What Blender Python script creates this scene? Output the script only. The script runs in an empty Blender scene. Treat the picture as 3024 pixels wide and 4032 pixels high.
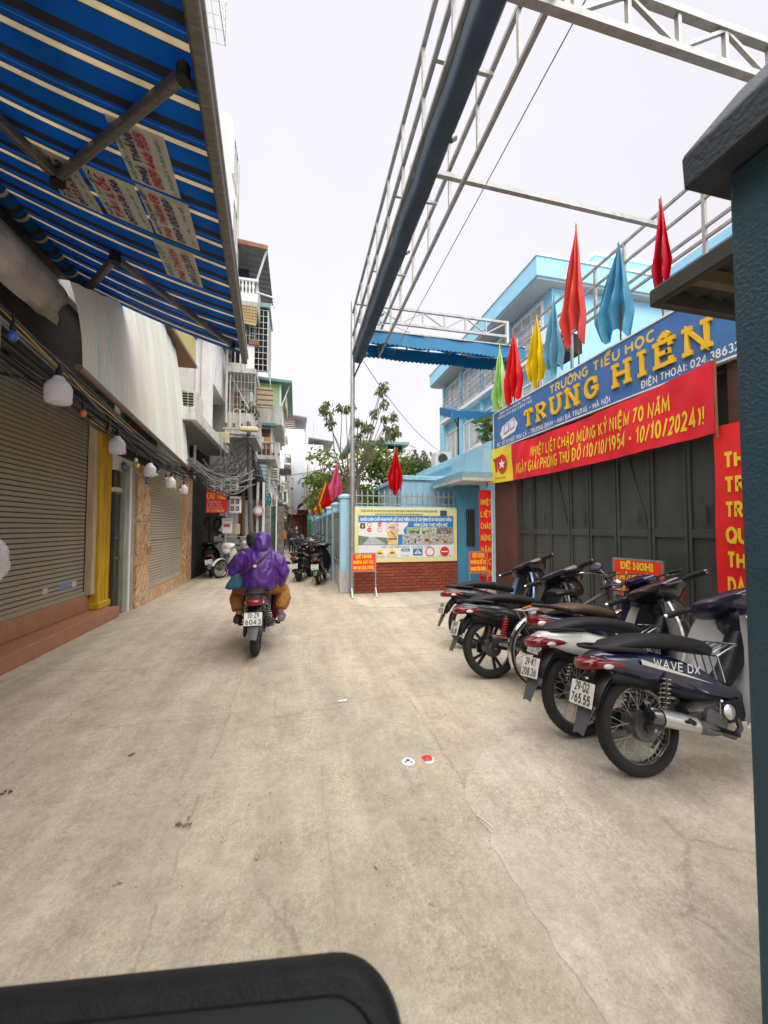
import bpy, bmesh, math, random, unicodedata
from mathutils import Vector, Matrix, Quaternion
R = math.radians
random.seed(7)
S = bpy.context.scene
COL = S.collection

# ------------------------------------------------------------------ camera, sky, sun, exposure
cam = bpy.data.cameras.new('camera')
cam.sensor_fit = 'HORIZONTAL'; cam.sensor_width = 36.0; cam.lens = 18.02
cam.clip_start = 0.02; cam.clip_end = 600
cam.dof.use_dof = True; cam.dof.focus_distance = 6.0; cam.dof.aperture_fstop = 5.0
cam_o = bpy.data.objects.new('camera', cam); COL.objects.link(cam_o)
cam_o.location = (0, 0, 1.5)
cam_o.rotation_euler = (R(90 + 2.345), 0, R(-12.873))
S.camera = cam_o

SUN_EL, SUN_AZ = 70, 185          # overcast: the sun only brightens the cloud, high up
W = bpy.data.worlds.new('World'); S.world = W; W.use_nodes = True
nt = W.node_tree; N = nt.nodes; L = nt.links
bg = N['Background']
sky = N.new('ShaderNodeTexSky'); sky.sky_type = 'NISHITA'; sky.sun_disc = False
sky.sun_elevation = R(SUN_EL); sky.sun_rotation = R(SUN_AZ); sky.dust_density = 4; sky.air_density = 1.5
bg.inputs[1].default_value = 0.1
tc = N.new('ShaderNodeTexCoord'); nz = N.new('ShaderNodeTexNoise')
nz.inputs['Scale'].default_value = 1.6; nz.inputs['Detail'].default_value = 4
L.new(tc.outputs['Generated'], nz.inputs['Vector'])
cr = N.new('ShaderNodeValToRGB')
cr.color_ramp.elements[0].position = .3; cr.color_ramp.elements[0].color = (1.76, 1.66, 1.73, 1)
cr.color_ramp.elements[1].position = .75; cr.color_ramp.elements[1].color = (1.98, 1.92, 1.98, 1)
L.new(nz.outputs['Fac'], cr.inputs['Fac'])
mx = N.new('ShaderNodeMix'); mx.data_type = 'RGBA'; mx.inputs[0].default_value = 0.94   # a closed cloud deck over the clear sky
L.new(sky.outputs[0], mx.inputs[6]); L.new(cr.outputs[0], mx.inputs[7])
L.new(mx.outputs[2], bg.inputs[0])

sun = bpy.data.lights.new('sun', 'SUN'); sun.energy = 1.5; sun.angle = R(95); sun.color = (1, .965, .92)
sun_o = bpy.data.objects.new('sun', sun); COL.objects.link(sun_o)
sun_o.rotation_euler = (R(90 - SUN_EL), 0, R(180 - SUN_AZ))
sun_o.location = (0, 0, 30)
S.view_settings.view_transform = 'Standard'; S.view_settings.look = 'None'
S.view_settings.exposure = 2.35; S.view_settings.gamma = 1.0
S.render.engine = 'CYCLES'
S.render.resolution_x = 768; S.render.resolution_y = 1024

# ------------------------------------------------------------------ materials
def lin(c):
    return tuple(((v / 255) / 12.92 if v / 255 <= .04045 else ((v / 255 + .055) / 1.055) ** 2.4) for v in c)

def C(*rgb, k=1.0):
    return tuple(v * k for v in lin(rgb))

MATS = {}
def mat(name, col, rough=.6, metal=0., var=.18, scale=6., bump=0., bscale=60., spec=.5, dirt=0., dcol=(.10, .085, .065),
        streak=(1, 1, 1), transl=0., coat=0., alpha=1., fine=0.):
    if name in MATS: return MATS[name]
    m = bpy.data.materials.new(name); m.use_nodes = True
    n = m.node_tree.nodes; l = m.node_tree.links; b = n['Principled BSDF']
    b.inputs['Roughness'].default_value = rough; b.inputs['Metallic'].default_value = metal
    b.inputs['Specular IOR Level'].default_value = spec
    if coat: b.inputs['Coat Weight'].default_value = coat; b.inputs['Coat Roughness'].default_value = .06
    t = n.new('ShaderNodeTexCoord'); mp = n.new('ShaderNodeMapping'); mp.inputs['Scale'].default_value = streak
    l.new(t.outputs['Object'], mp.inputs['Vector'])
    z = n.new('ShaderNodeTexNoise'); z.inputs['Scale'].default_value = scale; z.inputs['Detail'].default_value = 6; z.inputs['Roughness'].default_value = .62
    l.new(mp.outputs[0], z.inputs['Vector'])
    r = n.new('ShaderNodeValToRGB'); e = r.color_ramp.elements
    e[0].position = .32; e[1].position = .70
    e[0].color = (*[v * (1 - var) for v in col], 1); e[1].color = (*[min(1, v * (1 + var)) for v in col], 1)
    l.new(z.outputs['Fac'], r.inputs['Fac'])
    out = r.outputs[0]
    if dirt > 0:
        z2 = n.new('ShaderNodeTexNoise'); z2.inputs['Scale'].default_value = scale * .37; z2.inputs['Detail'].default_value = 8; z2.inputs['Roughness'].default_value = .7
        l.new(mp.outputs[0], z2.inputs['Vector'])
        r2 = n.new('ShaderNodeValToRGB'); r2.color_ramp.elements[0].position = .48; r2.color_ramp.elements[1].position = .72
        r2.color_ramp.elements[0].color = (0, 0, 0, 1); r2.color_ramp.elements[1].color = (dirt, dirt, dirt, 1)
        l.new(z2.outputs['Fac'], r2.inputs['Fac'])
        mm = n.new('ShaderNodeMix'); mm.data_type = 'RGBA'; l.new(r2.outputs[0], mm.inputs[0]); l.new(out, mm.inputs[6]); mm.inputs[7].default_value = (*dcol, 1)
        out = mm.outputs[2]
    l.new(out, b.inputs['Base Color'])
    if fine > 0:
        rr = n.new('ShaderNodeMapRange'); rr.inputs[3].default_value = max(.03, rough - fine); rr.inputs[4].default_value = min(1, rough + fine)
        l.new(z.outputs['Fac'], rr.inputs[0]); l.new(rr.outputs[0], b.inputs['Roughness'])
    if bump > 0:
        z3 = n.new('ShaderNodeTexNoise'); z3.inputs['Scale'].default_value = bscale; z3.inputs['Detail'].default_value = 5
        l.new(mp.outputs[0], z3.inputs['Vector'])
        bp = n.new('ShaderNodeBump'); bp.inputs['Strength'].default_value = bump; bp.inputs['Distance'].default_value = .02
        l.new(z3.outputs['Fac'], bp.inputs['Height']); l.new(bp.outputs[0], b.inputs['Normal'])
    if transl > 0:
        tr = n.new('ShaderNodeBsdfTranslucent'); l.new(out, tr.inputs[0])
        ms = n.new('ShaderNodeMixShader'); ms.inputs[0].default_value = transl
        l.new(b.outputs[0], ms.inputs[1]); l.new(tr.outputs[0], ms.inputs[2]); l.new(ms.outputs[0], n['Material Output'].inputs[0])
    if alpha < 1: b.inputs['Alpha'].default_value = alpha
    MATS[name] = m; return m

def emat(name, col, strength):
    m = mat(name, col); b = m.node_tree.nodes['Principled BSDF']
    b.inputs['Emission Color'].default_value = (*col, 1); b.inputs['Emission Strength'].default_value = strength
    return m

# ------------------------------------------------------------------ mesh builder
class MB:
    def __init__(s): s.v = []; s.f = []
    def add(s, vs, fs):
        o = len(s.v); s.v += [tuple(p) for p in vs]; s.f += [tuple(i + o for i in q) for q in fs]; return s
    def box(s, a, b, rot=None, piv=None):
        x0, y0, z0 = a; x1, y1, z1 = b
        vs = [(x0, y0, z0), (x1, y0, z0), (x1, y1, z0), (x0, y1, z0), (x0, y0, z1), (x1, y0, z1), (x1, y1, z1), (x0, y1, z1)]
        if rot:
            q = rot.to_matrix() if hasattr(rot, 'to_matrix') else rot
            c = Vector(piv) if piv else Vector([(p + w) / 2 for p, w in zip(a, b)])
            vs = [tuple(q @ (Vector(p) - c) + c) for p in vs]
        return s.add(vs, [(3, 2, 1, 0), (4, 5, 6, 7), (0, 1, 5, 4), (1, 2, 6, 5), (2, 3, 7, 6), (3, 0, 4, 7)])
    def beam(s, p, q, w, h=None, up=(0, 0, 1)):
        p = Vector(p); q = Vector(q); d = (q - p).normalized(); u = Vector(up)
        if abs(d.dot(u)) > .98: u = Vector((1, 0, 0))
        a = d.cross(u).normalized() * w / 2; b = a.cross(d).normalized() * (h or w) / 2
        vs = [p - a - b, p + a - b, p + a + b, p - a + b, q - a - b, q + a - b, q + a + b, q - a + b]
        return s.add(vs, [(3, 2, 1, 0), (4, 5, 6, 7), (0, 1, 5, 4), (1, 2, 6, 5), (2, 3, 7, 6), (3, 0, 4, 7)])
    def cyl(s, p, q, r0, r1=None, n=12, caps=True):
        return s.tube([p, q], [r0, r0 if r1 is None else r1], n, caps)
    def tube(s, pts, r, n=8, caps=True, closed=False):
        pts = [Vector(p) for p in pts]; k = len(pts)
        rs = r if isinstance(r, (list, tuple)) else [r] * k
        t0 = (pts[1] - pts[0]).normalized(); u = t0.orthogonal().normalized()
        vs = []; prev = t0
        for i, p in enumerate(pts):
            a = pts[max(i - 1, 0)]; b = pts[min(i + 1, k - 1)]
            if closed: a = pts[i - 1]; b = pts[(i + 1) % k]
            t = (b - a).normalized() if (b - a).length > 1e-9 else prev
            u = (u - t * u.dot(t))
            u = u.normalized() if u.length > 1e-6 else t.orthogonal().normalized()
            w = t.cross(u); prev = t
            for j in range(n):
                an = 2 * math.pi * j / n
                vs.append(p + (u * math.cos(an) + w * math.sin(an)) * rs[i])
        fs = []
        for i in range(k if closed else k - 1):
            i2 = (i + 1) % k
            for j in range(n):
                fs.append((i * n + j, i * n + (j + 1) % n, i2 * n + (j + 1) % n, i2 * n + j))
        if caps and not closed:
            fs.append(tuple(range(n - 1, -1, -1))); fs.append(tuple((k - 1) * n + j for j in range(n)))
        return s.add(vs, fs)
    def lathe(s, prof, c=(0, 0, 0), axis=(0, 0, 1), n=20, closed=False):
        ax = Vector(axis).normalized(); u = ax.orthogonal().normalized(); w = ax.cross(u); c = Vector(c)
        vs = []; m = len(prof)
        for r, h in prof:
            for j in range(n):
                a = 2 * math.pi * j / n
                vs.append(c + ax * h + (u * math.cos(a) + w * math.sin(a)) * r)
        fs = []
        for i in range(m if closed else m - 1):
            i2 = (i + 1) % m
            for j in range(n): fs.append((i * n + j, i * n + (j + 1) % n, i2 * n + (j + 1) % n, i2 * n + j))
        if not closed:
            if prof[0][0] > 1e-5: fs.append(tuple(range(n - 1, -1, -1)))
            if prof[-1][0] > 1e-5: fs.append(tuple((m - 1) * n + j for j in range(n)))
        return s.add(vs, fs)
    def sphere(s, c, r, nu=14, nv=9, rot=None):
        rx, ry, rz = (r, r, r) if not isinstance(r, (tuple, list)) else r
        vs = []; c = Vector(c)
        for i in range(nv + 1):
            th = math.pi * i / nv
            for j in range(nu):
                ph = 2 * math.pi * j / nu
                p = Vector((rx * math.sin(th) * math.cos(ph), ry * math.sin(th) * math.sin(ph), rz * math.cos(th)))
                if rot: p = rot @ p
                vs.append(c + p)
        fs = [(i * nu + j, (i + 1) * nu + j, (i + 1) * nu + (j + 1) % nu, i * nu + (j + 1) % nu) for i in range(nv) for j in range(nu)]
        return s.add(vs, fs)
    def loft(s, rings, caps=True, closed_ring=True):
        n = len(rings[0]); vs = [p for r in rings for p in r]; fs = []
        for i in range(len(rings) - 1):
            for j in range(n if closed_ring else n - 1):
                fs.append((i * n + j, i * n + (j + 1) % n, (i + 1) * n + (j + 1) % n, (i + 1) * n + j))
        if caps and closed_ring:
            fs.append(tuple(range(n - 1, -1, -1))); fs.append(tuple((len(rings) - 1) * n + j for j in range(n)))
        return s.add(vs, fs)
    def loftx(s, secs, n=16, pw=2.6, yc=0):
        """sections (x, z centre, half width, half height[, y centre]) of a body that runs along x"""
        rings = []
        for q in secs:
            x, zc, hw, hh = q[:4]; y0 = q[4] if len(q) > 4 else yc
            ring = []
            for j in range(n):
                a = 2 * math.pi * j / n; ca, sa = math.cos(a), math.sin(a)
                ring.append((x, y0 + hw * math.copysign(abs(ca) ** (2 / pw), ca), zc + hh * math.copysign(abs(sa) ** (2 / pw), sa)))
            rings.append(ring)
        return s.loft(rings)
    def sheet(s, fn, nu, nv, th=0.0, flip=False):
        """a surface fn(u,v) -> point, given a thickness along its normals"""
        P = [[Vector(fn(i / nu, j / nv)) for j in range(nv + 1)] for i in range(nu + 1)]
        vs = [p for r in P for p in r]; m = nv + 1
        fs = [(i * m + j, (i + 1) * m + j, (i + 1) * m + j + 1, i * m + j + 1) for i in range(nu) for j in range(nv)]
        if th == 0: return s.add(vs, fs)
        nb = []
        for i in range(nu + 1):
            for j in range(nv + 1):
                du = P[min(i + 1, nu)][j] - P[max(i - 1, 0)][j]; dv = P[i][min(j + 1, nv)] - P[i][max(j - 1, 0)]
                q = du.cross(dv); nb.append(P[i][j] + (q.normalized() if q.length > 1e-9 else Vector((0, 0, 1))) * -th)
        o = len(vs); vs = vs + nb
        fs2 = fs + [tuple(o + k for k in reversed(q)) for q in fs]
        for i in range(nu):
            a, b = i * m, (i + 1) * m; fs2.append((b, a, o + a, o + b))
            a, b = i * m + nv, (i + 1) * m + nv; fs2.append((a, b, o + b, o + a))
        for j in range(nv):
            a, b = j, j + 1; fs2.append((a, b, o + b, o + a))
            a, b = nu * m + j, nu * m + j + 1; fs2.append((b, a, o + a, o + b))
        return s.add(vs, fs2)
    def prism(s, poly, fn, t0, t1):
        """2-D outline -> fn(u, v, t) at two depths"""
        n = len(poly); vs = [fn(u, v, t0) for u, v in poly] + [fn(u, v, t1) for u, v in poly]
        fs = [tuple(range(n - 1, -1, -1)), tuple(range(n, 2 * n))] + [(j, (j + 1) % n, n + (j + 1) % n, n + j) for j in range(n)]
        return s.add(vs, fs)
    def mesh(s, name, smooth=40, bevel=0, seg=1):
        me = bpy.data.meshes.new(name); me.from_pydata([tuple(p) for p in s.v], [], s.f)
        bm = bmesh.new(); bm.from_mesh(me)
        bmesh.ops.recalc_face_normals(bm, faces=bm.faces)
        if bevel > 0:
            ed = [e for e in bm.edges if len(e.link_faces) == 2 and e.calc_face_angle(0) > R(35)]
            bmesh.ops.bevel(bm, geom=ed, offset=bevel, segments=seg, affect='EDGES', profile=.5, clamp_overlap=True)
        bm.to_mesh(me); bm.free()
        if smooth:
            me.polygons.foreach_set('use_smooth', [True] * len(me.polygons)); me.set_sharp_from_angle(angle=R(smooth))
        me.update(); return me
    def build(s, name, m, parent=None, smooth=40, bevel=0, seg=1):
        return put(name, s.mesh(name, smooth, bevel, seg), m, parent)

def put(name, me, m, parent=None):
    o = bpy.data.objects.new(name, me); COL.objects.link(o)
    ms = m if isinstance(m, (list, tuple)) else [m]
    if len(me.materials) < len(ms):
        for _ in range(len(ms) - len(me.materials)): me.materials.append(None)
    for i, q in enumerate(ms):
        o.material_slots[i].link = 'OBJECT'; o.material_slots[i].material = q
    if parent:
        o.parent = parent
        if parent.name in INV: o.matrix_parent_inverse = INV[parent.name]
    return o

INV = {}
def tag(o, label, cat, group=None):
    o['label'] = label; o['category'] = cat
    if group: o['group'] = group
    return o
def thing(name, label, cat, loc=(0, 0, 0), rot=(0, 0, 0), group=None, world=False):
    # world: the parts are given in scene coordinates, the Empty only marks the thing's base
    o = bpy.data.objects.new(name, None); COL.objects.link(o); o.empty_display_size = .1
    o.location = loc; o.rotation_euler = rot
    if world: INV[o.name] = Matrix.Translation(loc).inverted()
    return tag(o, label, cat, group)
def struct(o): o['kind'] = 'structure'; return o
def stuff(o): o['kind'] = 'stuff'; return o
def copy_tree(o, parent=None):
    c = o.copy(); COL.objects.link(c); c.parent = parent
    for ch in list(o.children): copy_tree(ch, c)
    return c
def B(a, b): return MB().box(a, b)
def lerp(a, b, t): return tuple(x + (y - x) * t for x, y in zip(a, b))
def sag(p, q, d, n=14, wob=0.0, rnd=random):
    out = []
    for i in range(n + 1):
        t = i / n; P = list(lerp(p, q, t)); P[2] -= d * 4 * t * (1 - t)
        if wob and 0 < i < n: P = [c + rnd.uniform(-wob, wob) for c in P]
        out.append(tuple(P))
    return out

# ------------------------------------------------------------------ lettering: a stroke alphabet (cap height 1)
def arc(cx, cy, rx, ry, a0, a1, n=8):
    return [(cx + rx * math.cos(R(a0 + (a1 - a0) * i / n)), cy + ry * math.sin(R(a0 + (a1 - a0) * i / n))) for i in range(n + 1)]
GL = {
 'A': (.72, [[(0, 0), (.36, 1), (.72, 0)], [(.13, .34), (.59, .34)]]),
 'B': (.60, [[(0, 0), (0, 1), (.34, 1)] + arc(.34, .76, .22, .24, 90, -90, 6) + [(0, .52)], [(.34, .52)] + arc(.36, .26, .24, .26, 90, -90, 6) + [(0, 0)]]),
 'C': (.66, [arc(.36, .5, .36, .5, 48, 312, 12)]),
 'D': (.66, [[(0, 0), (0, 1), (.26, 1)] + arc(.26, .5, .40, .5, 90, -90, 10) + [(0, 0)]]),
 'E': (.54, [[(.54, 1), (0, 1), (0, 0), (.54, 0)], [(0, .52), (.46, .52)]]),
 'G': (.70, [arc(.36, .5, .36, .5, 48, 330, 12) + [(.68, .46), (.40, .46)]]),
 'H': (.64, [[(0, 0), (0, 1)], [(.64, 0), (.64, 1)], [(0, .52), (.64, .52)]]),
 'I': (.14, [[(.07, 0), (.07, 1)]]),
 'K': (.62, [[(0, 0), (0, 1)], [(.6, 1), (0, .42)], [(.2, .6), (.62, 0)]]),
 'L': (.50, [[(0, 1), (0, 0), (.5, 0)]]),
 'M': (.80, [[(0, 0), (0, 1), (.4, .2), (.8, 1), (.8, 0)]]),
 'N': (.66, [[(0, 0), (0, 1), (.66, 0), (.66, 1)]]),
 'O': (.74, [arc(.37, .5, .37, .5, 90, 450, 16)]),
 'P': (.58, [[(0, 0), (0, 1), (.32, 1)] + arc(.32, .74, .25, .26, 90, -90, 7) + [(0, .48)]]),
 'Q': (.74, [arc(.37, .5, .37, .5, 90, 450, 16), [(.44, .24), (.74, -.06)]]),
 'R': (.60, [[(0, 0), (0, 1), (.32, 1)] + arc(.32, .75, .25, .25, 90, -90, 7) + [(0, .5)], [(.3, .5), (.62, 0)]]),
 'S': (.56, [arc(.28, .75, .27, .25, 30, 250, 8) + arc(.28, .26, .28, .26, 80, -150, 8)]),
 'T': (.64, [[(0, 1), (.64, 1)], [(.32, 1), (.32, 0)]]),
 'U': (.64, [[(0, 1), (0, .32)] + arc(.32, .32, .32, .32, 180, 360, 8) + [(.64, 1)]]),
 'V': (.68, [[(0, 1), (.34, 0), (.68, 1)]]),
 'F': (.52, [[(.52, 1), (0, 1), (0, 0)], [(0, .52), (.44, .52)]]),
 'W': (.95, [[(0, 1), (.24, 0), (.475, .8), (.71, 0), (.95, 1)]]),
 'J': (.45, [[(.45, 1), (.45, .25)] + arc(.22, .25, .22, .25, 0, -160, 6)]),
 'X': (.64, [[(0, 1), (.64, 0)], [(0, 0), (.64, 1)]]),
 'Y': (.66, [[(0, 1), (.33, .5), (.66, 1)], [(.33, .5), (.33, 0)]]),
 'Z': (.60, [[(0, 1), (.6, 1), (0, 0), (.6, 0)]]),
 '0': (.54, [arc(.27, .5, .27, .5, 90, 450, 14)]), '1': (.24, [[(0, .76), (.2, 1), (.2, 0)]]),
 '2': (.52, [arc(.26, .73, .26, .27, 165, -30, 8) + [(0, 0), (.54, 0)]]),
 '3': (.52, [arc(.25, .75, .24, .25, 150, -80, 8), arc(.25, .26, .27, .26, 80, -150, 8)]),
 '4': (.58, [[(.42, 0), (.42, 1), (0, .28), (.58, .28)]]),
 '5': (.52, [[(.5, 1), (.08, 1), (.04, .56)] + arc(.25, .32, .27, .32, 110, -140, 8)]),
 '6': (.54, [arc(.28, .31, .26, .31, 90, 450, 10), [(.02, .33), (.1, .66), (.4, 1)]]),
 '7': (.52, [[(0, 1), (.52, 1), (.16, 0)]]),
 '8': (.54, [arc(.27, .75, .23, .25, 90, 450, 10), arc(.27, .26, .27, .26, 90, 450, 10)]),
 '9': (.54, [arc(.26, .69, .26, .31, 90, 450, 10), [(.52, .67), (.44, .34), (.14, 0)]]),
 '-': (.34, [[(0, .45), (.34, .45)]]), '.': (.02, [[(0, .0), (0, .1)]]), ',': (.04, [[(.05, .08), (0, -.12)]]),
 ':': (.02, [[(0, .05), (0, .17)], [(0, .58), (0, .7)]]), '!': (.02, [[(0, 1), (0, .3)], [(0, .12), (0, 0)]]),
 '/': (.4, [[(0, -.05), (.4, 1.05)]]), '(': (.2, [arc(.4, .5, .4, .62, 130, 230, 6)]), ')': (.2, [arc(-.2, .5, .4, .62, 50, -50, 6)]),
 '&': (.7, [[(.68, 0), (.12, .78), (.3, 1), (.42, .8), (.04, .28), (.2, 0), (.45, .06), (.66, .42)]]), '+': (.5, [[(0, .4), (.5, .4)], [(.25, .15), (.25, .65)]]),
}
ACC = {'\u0301': [[(-.02, 1.14), (.14, 1.34)]], '\u0300': [[(.02, 1.14), (-.14, 1.34)]], '\u0309': [[(0, 1.12), (.09, 1.24), (.02, 1.36), (-.08, 1.32)]],
       '\u0303': [[(-.2, 1.16), (-.08, 1.28), (.08, 1.18), (.2, 1.3)]], '\u0323': [[(0, -.28), (0, -.16)]],
       '\u0302': [[(-.2, 1.13), (0, 1.32), (.2, 1.13)]], '\u0306': [[(-.18, 1.3), (-.08, 1.15), (.08, 1.15), (.18, 1.3)]]}
def strokes(text, gap=.26, serif=False):
    x = 0; out = []
    for ch in text.upper():
        if ch == ' ': x += .42; continue
        dd = ch in 'Đ'
        ds = unicodedata.normalize('NFD', 'D' if dd else ch); base = ds[0]
        if base not in GL: continue
        w, pl = GL[base]
        for p in pl: out.append([(x + a, b) for a, b in p])
        if serif:
            seen = set()
            for p in pl:
                for a, b in p:
                    if (b in (0, 1)) and (round(a, 2), b) not in seen and base not in 'GCO':
                        vert = any(abs(a2 - a) < .02 and abs(b2 - b) > .3 for a2, b2 in p)
                        if vert: seen.add((round(a, 2), b)); out.append([(x + a - .17, b), (x + a + .17, b)])
            if base == 'T': out += [[(x + .0, 1.03), (x, .74)], [(x + .64, 1.03), (x + .64, .74)]]
            if base == 'E': out += [[(x + .54, 1.03), (x + .54, .74)], [(x + .54, -.03), (x + .54, .26)], [(x + .45, .40), (x + .45, .64)]]
            if base == 'G': out += [[(x + .60, 1.02), (x + .60, .66)]]
        if dd: out.append([(x - .16, .52), (x + .26, .52)])
        up = 0
        for mk in ds[1:]:
            if mk == '\u031b': out.append([(x + w - .02, .86), (x + w + .12, .94), (x + w + .14, 1.12)])
            elif mk in ACC:
                dx, dy = w / 2, 0
                if mk in '\u0301\u0300\u0309\u0303' and ('\u0302' in ds or '\u0306' in ds): dx += .2; dy = .06
                for p in ACC[mk]: out.append([(x + dx + a, b + dy) for a, b in p])
        x += w + gap
    return out, x - gap

TXT = 0
def letters(text, org, right, up, h, m, parent=None, bold=.2, width=None, depth=.0, align='l', gap=.3, serif=False, name='lettering', slant=0):
    """stroke lettering lying on the plane (right, up) through org, org = lower left (or centre) of the caps"""
    pl, w = strokes(text, gap, serif)
    right = Vector(right).normalized(); up = Vector(up).normalized(); nrm = right.cross(up).normalized(); org = Vector(org)
    sx = h if (width is None or w < .02) else width / w
    off = 0 if align == 'l' else (-w * sx / 2 if align == 'c' else -w * sx)
    mb = MB(); t = bold / 2
    for k, p in enumerate(pl):
        pts = [Vector((a, b)) for a, b in p]
        q = [pts[0]]
        for c in pts[1:]:
            if (c - q[-1]).length > 1e-4: q.append(c)
        pts = q; n = len(pts)
        closed = n > 3 and (pts[0] - pts[-1]).length < 1e-3
        if closed: pts = pts[:-1]; n -= 1
        Lp, Rp = [], []
        kx = sx / h
        for i in range(n):
            a = pts[i - 1] if (i > 0 or closed) else None; b = pts[(i + 1) % n] if (i < n - 1 or closed) else None
            d1 = (pts[i] - a).normalized() if a is not None else None; d2 = (b - pts[i]).normalized() if b is not None else None
            d = (d1 + d2) if (d1 is not None and d2 is not None) else (d1 if d1 is not None else d2)
            if d.length < 1e-6: d = d1
            d = d.normalized(); nn = Vector((-d.y, d.x))
            ref = d1 if d1 is not None else d2
            cs = max(.45, abs(nn.dot(Vector((-ref.y, ref.x)))))
            o = nn * (t / cs)
            o.x = o.x / max(kx, .3) * min(1.0, max(kx, .55))
            Lp.append(pts[i] + o); Rp.append(pts[i] - o)
        def P3(v, z): return org + right * (off + (v.x + slant * v.y) * sx) + up * (v.y * h) + nrm * z
        z = .0012 + .00035 * (k % 7)
        if depth:
            vs = [P3(v, depth + z) for v in Lp] + [P3(v, depth + z) for v in Rp] + [P3(v, 0) for v in Lp] + [P3(v, 0) for v in Rp]
            fs = []
            for i in range(n if closed else n - 1):
                j = (i + 1) % n
                fs += [(i, j, n + j, n + i), (i, 2 * n + i, 2 * n + j, j), (n + i, n + j, 3 * n + j, 3 * n + i)]
            if not closed: fs += [(0, n, 3 * n, 2 * n), (n - 1, 3 * n - 1, 4 * n - 1, 2 * n - 1)]
            mb.add(vs, fs)
        else:
            vs = [P3(v, z) for v in Lp] + [P3(v, z) for v in Rp]
            mb.add(vs, [(n + i, n + (i + 1) % n, (i + 1) % n, i) for i in range(n if closed else n - 1)])
    me = bpy.data.meshes.new(name); me.from_pydata([tuple(p) for p in mb.v], [], mb.f); me.update()
    return put(name, me, m, parent)

def letters_each(text, org, right, up, h, m, parent, width, gap=.34, name='letter', **k):
    """large lettering: every letter a part of its own"""
    _, W_ = strokes(text, gap, k.get('serif', False)); x = 0; r = Vector(right).normalized()
    for ch in text:
        if ch == ' ': x += .42; continue
        _, wc = strokes(ch, gap, k.get('serif', False))
        letters(ch, Vector(org) + r * (x * width / W_), right, up, h, m, parent, width=max(wc, .01) * width / W_, gap=gap, name=name, **k)
        x += wc + gap

def letters_words(text, org, right, up, h, m, parent, width, gap=.34, **k):
    """a printed line, one object to a word"""
    _, W_ = strokes(text, gap); x = 0; r = Vector(right).normalized()
    for wd in text.split(' '):
        _, ww = strokes(wd, gap)
        letters(wd, Vector(org) + r * (x * width / W_), right, up, h, m, parent, width=max(ww, .01) * width / W_, gap=gap, **k)
        x += ww + gap + .42

# ------------------------------------------------------------------ colours in use
m_white = mat('white_paint', (.80, .80, .79), .6, var=.07, dirt=.25, dcol=(.35, .32, .27), streak=(2, 2, .5), bump=.1)
m_plaster = mat('old_plaster', (.60, .585, .54), .85, var=.14, scale=3, dirt=.6, dcol=(.22, .20, .165), streak=(2, 2, .45), bump=.25, bscale=30)
m_beige = mat('beige_plaster', (.50, .46, .37), .85, var=.14, scale=3, dirt=.5, dcol=(.2, .17, .13), streak=(2, 2, .5), bump=.2, bscale=30)
m_conc = mat('grey_concrete', (.36, .345, .31), .9, var=.22, scale=4, dirt=.5, dcol=(.12, .11, .09), bump=.35, bscale=40)
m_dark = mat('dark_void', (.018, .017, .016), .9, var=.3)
m_black = mat('black_plastic', (.011, .011, .012), .45, var=.25, scale=14, fine=.12, spec=.35)
m_rub = mat('rubber', (.015, .0145, .014), .85, var=.35, scale=20, bump=.2, bscale=120)
m_chrome = mat('chrome', (.62, .62, .63), .16, 1., var=.12, fine=.1)
m_steel = mat('galvanised_steel', (.40, .41, .40), .45, .75, var=.2, scale=10, dirt=.3, dcol=(.2, .15, .1))
m_dsteel = mat('dark_steel', (.07, .07, .07), .5, .6, var=.3, scale=12)
m_alu = mat('grey_aluminium', (.16, .15, .14), .45, .5, var=.3, scale=9, streak=(1, 6, 6))
m_wood = mat('brown_wood', (.20, .09, .035), .6, var=.35, scale=9, streak=(6, 6, .6))
m_glass = mat('window_glass', (.10, .13, .15), .08, var=.2, spec=.8)
m_skin = mat('skin', (.45, .25, .17), .55, var=.08)
m_cable = mat('black_cable', (.02, .02, .02), .55, var=.3)
m_gcable = mat('grey_cable', (.22, .22, .21), .6, var=.3)
m_yellow = mat('yellow_paint', (.56, .33, .006), .55, var=.2, scale=5, dirt=.3, streak=(3, 3, .5), bump=.08)
m_cream = mat('cream_paint', (.50, .41, .25), .65, var=.12, dirt=.35, dcol=(.2, .14, .07), streak=(3, 3, .6))
m_terra = mat('terracotta_tile', (.36, .165, .09), .55, var=.12, scale=7, dirt=.25, dcol=(.16, .1, .07), bump=.05)
m_red = mat('red_vinyl', (.78, .016, .018), .45, var=.1, scale=4)
m_ytext = mat('yellow_print', (.85, .60, .03), .5, var=.06)
m_wtext = mat('white_print', (.80, .80, .78), .5, var=.05)

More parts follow.
